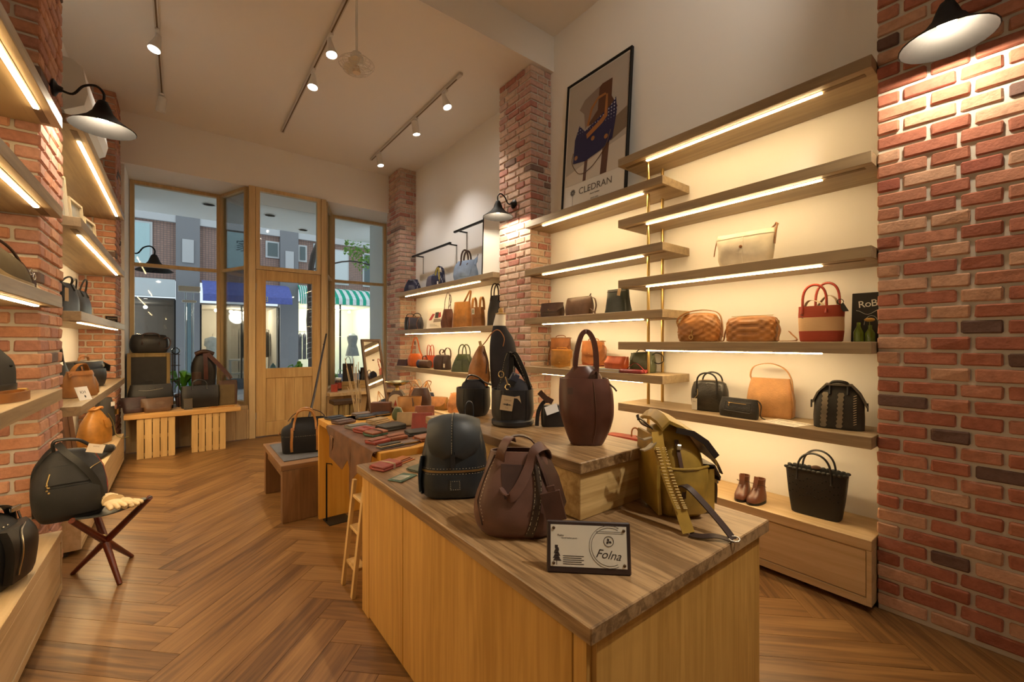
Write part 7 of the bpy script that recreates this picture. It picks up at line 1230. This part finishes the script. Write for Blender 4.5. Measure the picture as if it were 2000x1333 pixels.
t = thing('satchel_briefcase', 'black waxed briefcase with buckled flap on the lower left shelf', 'bag', (-.665, 5.20, .9055), R(72)); b = Body([(0, .40, .15, 0, 0, 5), (.12, .43, .17, 0, 0, 4), (.22, .42, .12, 0, 0, 3.5)], .006, 8, 10); part('body', leather('waxed_black', (.028, .025, .024), .4), t, lambda q: b.shell(q, 12, 32, dome=.01), True); part('flap', M_BLKL, t, lambda q: patch(q, b, -.20, .20, .17, .222, .010, .008), True); part('front_pocket', leather('waxed_black', 0), t, lambda q: patch(q, b, -.15, .17, .015, .155, .012, .010, lambda t_: .85+.15*t_), True); part('buckle', M_SILV, t, lambda q: [q.tube([b.front(-.13+.26*k, .185, .016)+vec(.014*math.cos(j*PI/4), 0, .014*math.sin(j*PI/4)) for j in range(8)], .0026, 6, closed=True) for k in range(2)], True); loop_handle(t, M_TANL, -.06, .08, .228, 0, .04, .008, 12, .5); part('side_flap', M_BLKL, t, lambda q: q.strap([(.20, -.03, .20), (.235, -.06, .17), (.24, -.05, .13)], .06, .008, (0, 1, 0)), True); part('tan_strap', M_TANL, t, lambda q: q.strap([b.front(-.17, .19, .012), b.front(-.175, .11, .012), b.front(-.17, .04, .010)], .018, .004, (1, 0, 0)), True)
t = thing('leather_pouch', 'tan leather pouch tote with buckle top on the shelf edge', 'bag', (-.575, 4.33, .9055), R(62)); b = Body([(0, .25, .12, 0, 0, 3.4), (.05, .235, .12, 0, 0, 3), (.13, .21, .10, 0, 0, 2.8), (.185, .20, .06, 0, 0, 2.6)], .006, 10, 12); M_PCH = leather('caramel_leather', (.30, .125, .030), .35); part('body', M_PCH, t, lambda q: b.shell(q, 14, 30, True), True); part('top_band', M_TANL, t, lambda q: patch(q, b, -.10, .10, .155, .183, .006, .005), True); part('handle', M_PCH, t, lambda q: q.strap(spline([(-.06, 0, .18), (-.03, -.01, .225), (.03, -.01, .235), (.07, 0, .20), (.08, 0, .175)], 6), .030, .005, (0, 1, 0)), True); part('side_pouch', M_PCH, t, lambda q: q.ring_loft([[vec(.10+r_*.5*math.cos(k*PI/5), -.01+r_*.6*math.sin(k*PI/5), z) for k in range(10)] for r_, z in ((.05, .0), (.075, .02), (.07, .08), (.035, .135))]), True); part('side_strap_end', M_TANL, t, lambda q: q.strap([(-.10, -.03, .165), (-.135, -.035, .155)], .022, .005, (0, 0, 1)))
t = thing('price_card', 'white price card leaning on the tan pouch', 'card', (-.505, 4.06, .9055), R(55)); Mc = Matrix.Rotation(-R(22), 4, 'X'); part('card', plain('card_white', 0), t, lambda q: q.box(-.045, .045, -.001, .001, 0, .095, Mc)); text_mesh('card_print', 'KH', .030, M_INK, t, Mc @ front_frame(0, -.0012, .055), ext=.0001); part('card_mark', M_INK, t, lambda q: q.prism([(.006*math.cos(k*PI/3), .010*math.sin(k*PI/3)) for k in range(6)], 0, .0002, Mc @ front_frame(.005, -.0012, .025)))
# -- far left bench
t = thing('drawstring_backpack', 'mustard leather drawstring backpack on the far bench', 'backpack', (-.655, 5.75, .3105), R(66)); b = Body([(0, .30, .17, 0, 0, 3.6), (.08, .33, .18, 0, 0, 3), (.20, .29, .15, 0, 0, 2.6), (.29, .17, .09, 0, 0, 2.3), (.33, .09, .06, 0, 0, 2.2)], .008, 8, 19); M_MUSL = leather('ochre_leather', (.36, .16, .028), .38); part('body', M_MUSL, t, lambda q: b.shell(q, 18, 34, dome=.01), True); part('pocket', M_MUSL, t, lambda q: patch(q, b, .0, .12, .14, .23, .010, .009, rounded_low(.3)), True); part('top_collar', M_TAN2, t, lambda q: q.tube(spline([(-.05, -.03, .335), (0, -.04, .352), (.05, -.03, .342), (.05, .03, .338), (-.05, .03, .335)], 5, True), .012, 8, closed=True), True); part('drawcord', leather('cord_olive', (.20, .16, .05)), t, lambda q: q.tube(spline([(.10, -.05, .28), (.16, -.06, .18), (.165, -.08, .06), (.18, -.12, .010), (.26, -.14, .006)], 6), .004, 6), True)
t = thing('folded_jacket', 'folded black jacket with grey cuffs on the far bench', 'jacket', (-.635, 5.02, .3105), R(80)); b = Body([(0, .42, .24, 0, 0, 3), (.03, .45, .26, 0, 0, 2.8), (.055, .38, .20, 0, .02, 2.6), (.07, .22, .12, 0, .03, 2.4)], .014, 11, 23); part('cloth', fabric('black_cloth', (.018, .018, .018)), t, lambda q: b.shell(q, 10, 34), True); part('sleeve', fabric('black_cloth', 0), t, lambda q: q.tube(spline([(.02, -.06, .055), (.12, -.10, .05), (.22, -.10, .035)], 5), [.045]*6+[.036]*5, 10), True); part('cuff', fabric('grey_cuff', (.16, .15, .15)), t, lambda q: q.tube([(.205, -.102, .038), (.24, -.10, .034)], .037, 12), True); part('red_label', M_OR2, t, lambda q: q.ball((-.10, .02, .075), (.035, .025, .006), 12, 6), True)
t = thing('brown_roll', 'upright brown leather portfolio behind the mustard backpack', 'portfolio', (-.765, 5.35, .3105), R(80)); part('cover', M_CHOC, t, lambda q: q.bev(-.10, .10, -.02, .02, 0, .36, .006, Matrix.Rotation(-R(6), 4, 'X')), True); part('strap', M_DKBR, t, lambda q: q.box(-.01, .01, -.024, -.0205, 0, .36, Matrix.Rotation(-R(6), 4, 'X')))
t = thing('sling_bag', 'dark grey sling bag with white tag at the bench end', 'bag', (-.62, 6.10, .3105), R(60)); b = Body([(0, .20, .10, 0, 0, 3), (.2, .23, .11, 0, 0, 2.6), (.40, .15, .08, 0, 0, 2.4)], .006, 9, 2); part('body', fabric('sling_grey', (.04, .038, .036)), t, lambda q: b.shell(q, 12, 28, dome=.01), True); tag_card(t, 'white_tag', front_frame(.02, -.062, .34), .05, .045, plain('tag_white', 0)); part('brass_clip', M_BRASS, t, lambda q: q.bev(.06, .085, -.075, -.05, .22, .28, .004))
# ================================================================ goods under the left window
pz = .5003; dz = .4495
t = thing('vintage_trunk', 'upright black vintage trunk with pale wooden edges', 'trunk', (-.30, 6.98, dz)); part('shell', leather('trunk_black', (.018, .015, .013), .5), t, lambda q: q.bev(-.195, .195, -.15, .15, 0, .70, .012)); M_TRK2 = wood('trunk_edge', '#7d6639', '#9c8350', 'z', 1, .5)
part('wood_edge', M_TRK2, t, lambda q: (q.bev(-.202, -.165, -.158, -.1505, 0, .70, .003), q.bev(.165, .202, -.158, -.1505, 0, .70, .003), q.bev(-.1645, .1645, -.158, -.1505, .665, .70, .003), q.bev(-.1645, .1645, -.158, -.1505, 0, .035, .003), q.bev(-.202, .202, -.158, .15, .7005, .712, .003))); part('lock', M_BRASS, t, lambda q: q.bev(-.025, .025, -.156, -.151, .33, .38, .003)); part('shaped_bag', M_BLKL, t, lambda q: q.prism([(-.11, 0), (.11, 0), (.06, .18), (.035, .28), (-.035, .28), (-.06, .18)], 0, .02, front_frame(0, -.152, .10)))
t = thing('duffel_bag', 'black leather duffel bag on top of the vintage trunk', 'bag', (-.30, 6.98, dz+.7125), R(3)); b = Body([(0, .33, .16, 0, 0, 4), (.06, .37, .18, 0, 0, 3.4), (.16, .37, .17, 0, 0, 3), (.22, .33, .10, 0, 0, 2.8)], .005, 8, 8); part('body', leather('duffel_black', (.018, .016, .015), .42), t, lambda q: b.shell(q, 14, 32, dome=.012), True)
for s_ in (-1, 1): loop_handle(t, M_DKBR, -.07, .09, .20, s_*.06, .045, .008, 12, .6, body=b, drop=.10, side=s_)
part('side_handle', M_CHOC, t, lambda q: q.tube(spline([(.13, -.085, .17), (.17, -.095, .19), (.20, -.08, .14), (.18, -.09, .06), (.14, -.09, .05)], 6), .007, 7), True); part('plate', M_BRASS, t, lambda q: q.box(-.03, .03, -.02, .02, .2305, .2335))
t = thing('document_case', 'wide black document bag with thin cord handle on the plank', 'bag', (-.27, 6.56, pz)); b = Body([(0, .41, .07, 0, 0, 5), (.15, .42, .08, 0, 0, 4), (.30, .37, .04, 0, 0, 3.5)], .003, 8, 4); part('body', M_BLKL, t, lambda q: b.shell(q, 10, 30), True); part('cord_handle', plain('silver_cord', (.4, .36, .3), .4), t, lambda q: q.tube(spline([b.front(-.11, .235, .006), b.front(-.04, .228, .008), b.front(.03, .235, .008), b.front(.11, .25, .006)], 5), .0025, 5)); part('stud', M_SILV, t, lambda q: [q.ball(tuple(b.front(x, .25, .005)), .006, 8, 5) for x in (-.01, .035)], True)
for x, y, w_, h, rr, lab, mt in ((-.415, 6.42, .20, .17, 8, 'dark plum leather clutch behind the brown one', leather('plum_leather', (.060, .030, .030), .45)), (-.205, 6.36, .27, .155, 10, 'tobacco brown leather clutch with embossed oval', leather('tobacco_leather', (.12, .060, .028), .45))):
    t = thing('flap_clutch', lab, 'bag', (x, y, pz), R(rr)); b = Body([(0, w_*.88, .10, 0, 0, 4), (.05, w_*.94, .10, 0, 0, 3.6), (h, w_, .03, -.01, .02, 3.4)], .003, 8, 3); part('body', mt, t, lambda q: b.shell(q, 10, 28), True); part('flap', mt, t, lambda q: patch(q, b, -w_*.52, w_*.5, h*.38, h, .008, .006), True)
    if w_ > .25: part('embossed_oval', leather('oval_emboss', (.17, .10, .055), .5), t, lambda q: patch(q, b, -.02, .06, .085, .115, .010, .002, lambda t_: max(.1, (1-(2*t_-1)**2)**.5)))
t = thing('mirror_card', 'small square silver mirror card leaning on the briefcase', 'card', (.075, 6.31, pz), R(6)); Mc = Matrix.Rotation(-R(8), 4, 'X'); part('plate', plain('brushed_silver', (.42, .38, .30), .12, 1), t, lambda q: q.bev(-.042, .042, -.002, .002, 0, .125, .001, Mc)); part('rim', M_BRASS, t, lambda q: q.box(-.043, .043, -.0025, .0025, .1255, .128, Mc))
t = thing('briefcase', 'black leather briefcase with two round handles on the plank', 'bag', (.195, 6.46, pz), R(4)); b = Body([(0, .37, .09, 0, 0, 6), (.13, .385, .10, 0, 0, 5), (.265, .375, .05, 0, 0, 4)], .003, 8, 5); part('body', M_BLKL, t, lambda q: b.shell(q, 10, 30), True)
for s_ in (-1, 1): loop_handle(t, M_NAVL, -.08, .06, .25, s_*.03, .085, .007, 14, .6, body=b, drop=.03, side=s_)
part('handle_stud', M_SILV, t, lambda q: [q.ball(tuple(b.front(x, .225, .006)), .005, 8, 5) for x in (-.08, .06)], True)
t = thing('canvas_tote', 'olive canvas tote with brown leather edges near the door post', 'bag', (.475, 6.52, pz), R(2)); b = Body([(0, .20, .10, 0, 0, 6), (.15, .205, .10, 0, 0, 5), (.31, .205, .06, 0, 0, 4)], .005, 8, 6); part('body', fabric('olive_tote_canvas', (.13, .090, .040)), t, lambda q: b.shell(q, 12, 30, True), True); part('top_band', M_CHOC, t, lambda q: patch(q, b, -.095, .095, .26, .308, .004), True); part('side_edge', M_CHOC, t, lambda q: patch(q, b, .075, .10, .005, .30, .004), True); part('stud', M_DKBR, t, lambda q: q.ball(tuple(b.front(-.06, .20, .004)), .006, 8, 5), True); part('handle', M_CHOC, t, lambda q: [q.strap(arc((-.06, s_*.028, .30), (.03, s_*.028, .30), .09, 12), .016, .004, (0, 1, 0)) for s_ in (-1, 1)], True)
t = thing('leather_key_strap', 'coiled tan key strap lying on the plank', 'strap', (.36, 6.28, pz), 0); part('coil', M_TAN2, t, lambda q: q.strap(spline([(-.09, 0, .006), (-.05, .03, .010), (0, .01, .006), (-.04, -.02, .008), (-.09, .0, .010), (.02, .02, .006), (.10, .01, .005), (.17, .03, .005)], 6), .010, .003, (0, 0, 1)), True)
t = thing('leather_backpack', 'black backpack with long brown leather straps in the left window', 'backpack', (.245, 6.90, dz+.001), R(0)); b = Body([(0, .24, .15, 0, 0, 4), (.35, .26, .16, 0, 0, 3.2), (.55, .27, .16, 0, 0, 2.8), (.70, .16, .10, 0, 0, 2.4)], .005, 8, 7); part('body', leather('window_backpack_black', (.014, .011, .010), .45), t, lambda q: b.shell(q, 16, 32, dome=.02), True); part('top_roll', M_DKBR, t, lambda q: q.tube(spline([(-.09, -.05, .69), (0, -.07, .725), (.10, -.05, .69)], 5), .028, 10), True); part('long_strap', leather('oxblood_strap', (.085, .025, .018), .4), t, lambda q: (q.strap(spline([(.01, -.085, .70), (.015, -.105, .55), (.02, -.10, .36)], 5), .045, .006, (1, 0, 0)), q.strap(spline([(.03, -.085, .70), (.13, -.10, .58), (.25, -.12, .42), (.285, -.14, .36)], 5), .05, .006, [(.6, 0, .7)]*16)), True); part('side_pocket', M_DKBR, t, lambda q: patch(q, b, -.12, -.03, .30, .46, .012, .010), True)
t = thing('wire_stand', 'slim dark wire display stand beside the vintage trunk', 'stand', (-.045, 6.92, dz)); part('upright', plain('wire_dark', (.05, .035, .03), .4, .5), t, lambda q: [q.tube([(x, y, .0), (x, y, .70)], .005, 6) for x in (-.03, .03) for y in (-.03, .03)]); part('hoop', plain('wire_dark', 0), t, lambda q: [q.tube([(.03*math.cos(k*PI/4+PI/4)*1.414, .03*math.sin(k*PI/4+PI/4)*1.414, z) for k in range(8)], .004, 5, closed=True) for z in (.15, .35, .55, .69)]); part('bulb', glassmat('stand_glass', (.9, .95, .95), 1), t, lambda q: q.ball((0, 0, .735), .045, 12, 8), True)
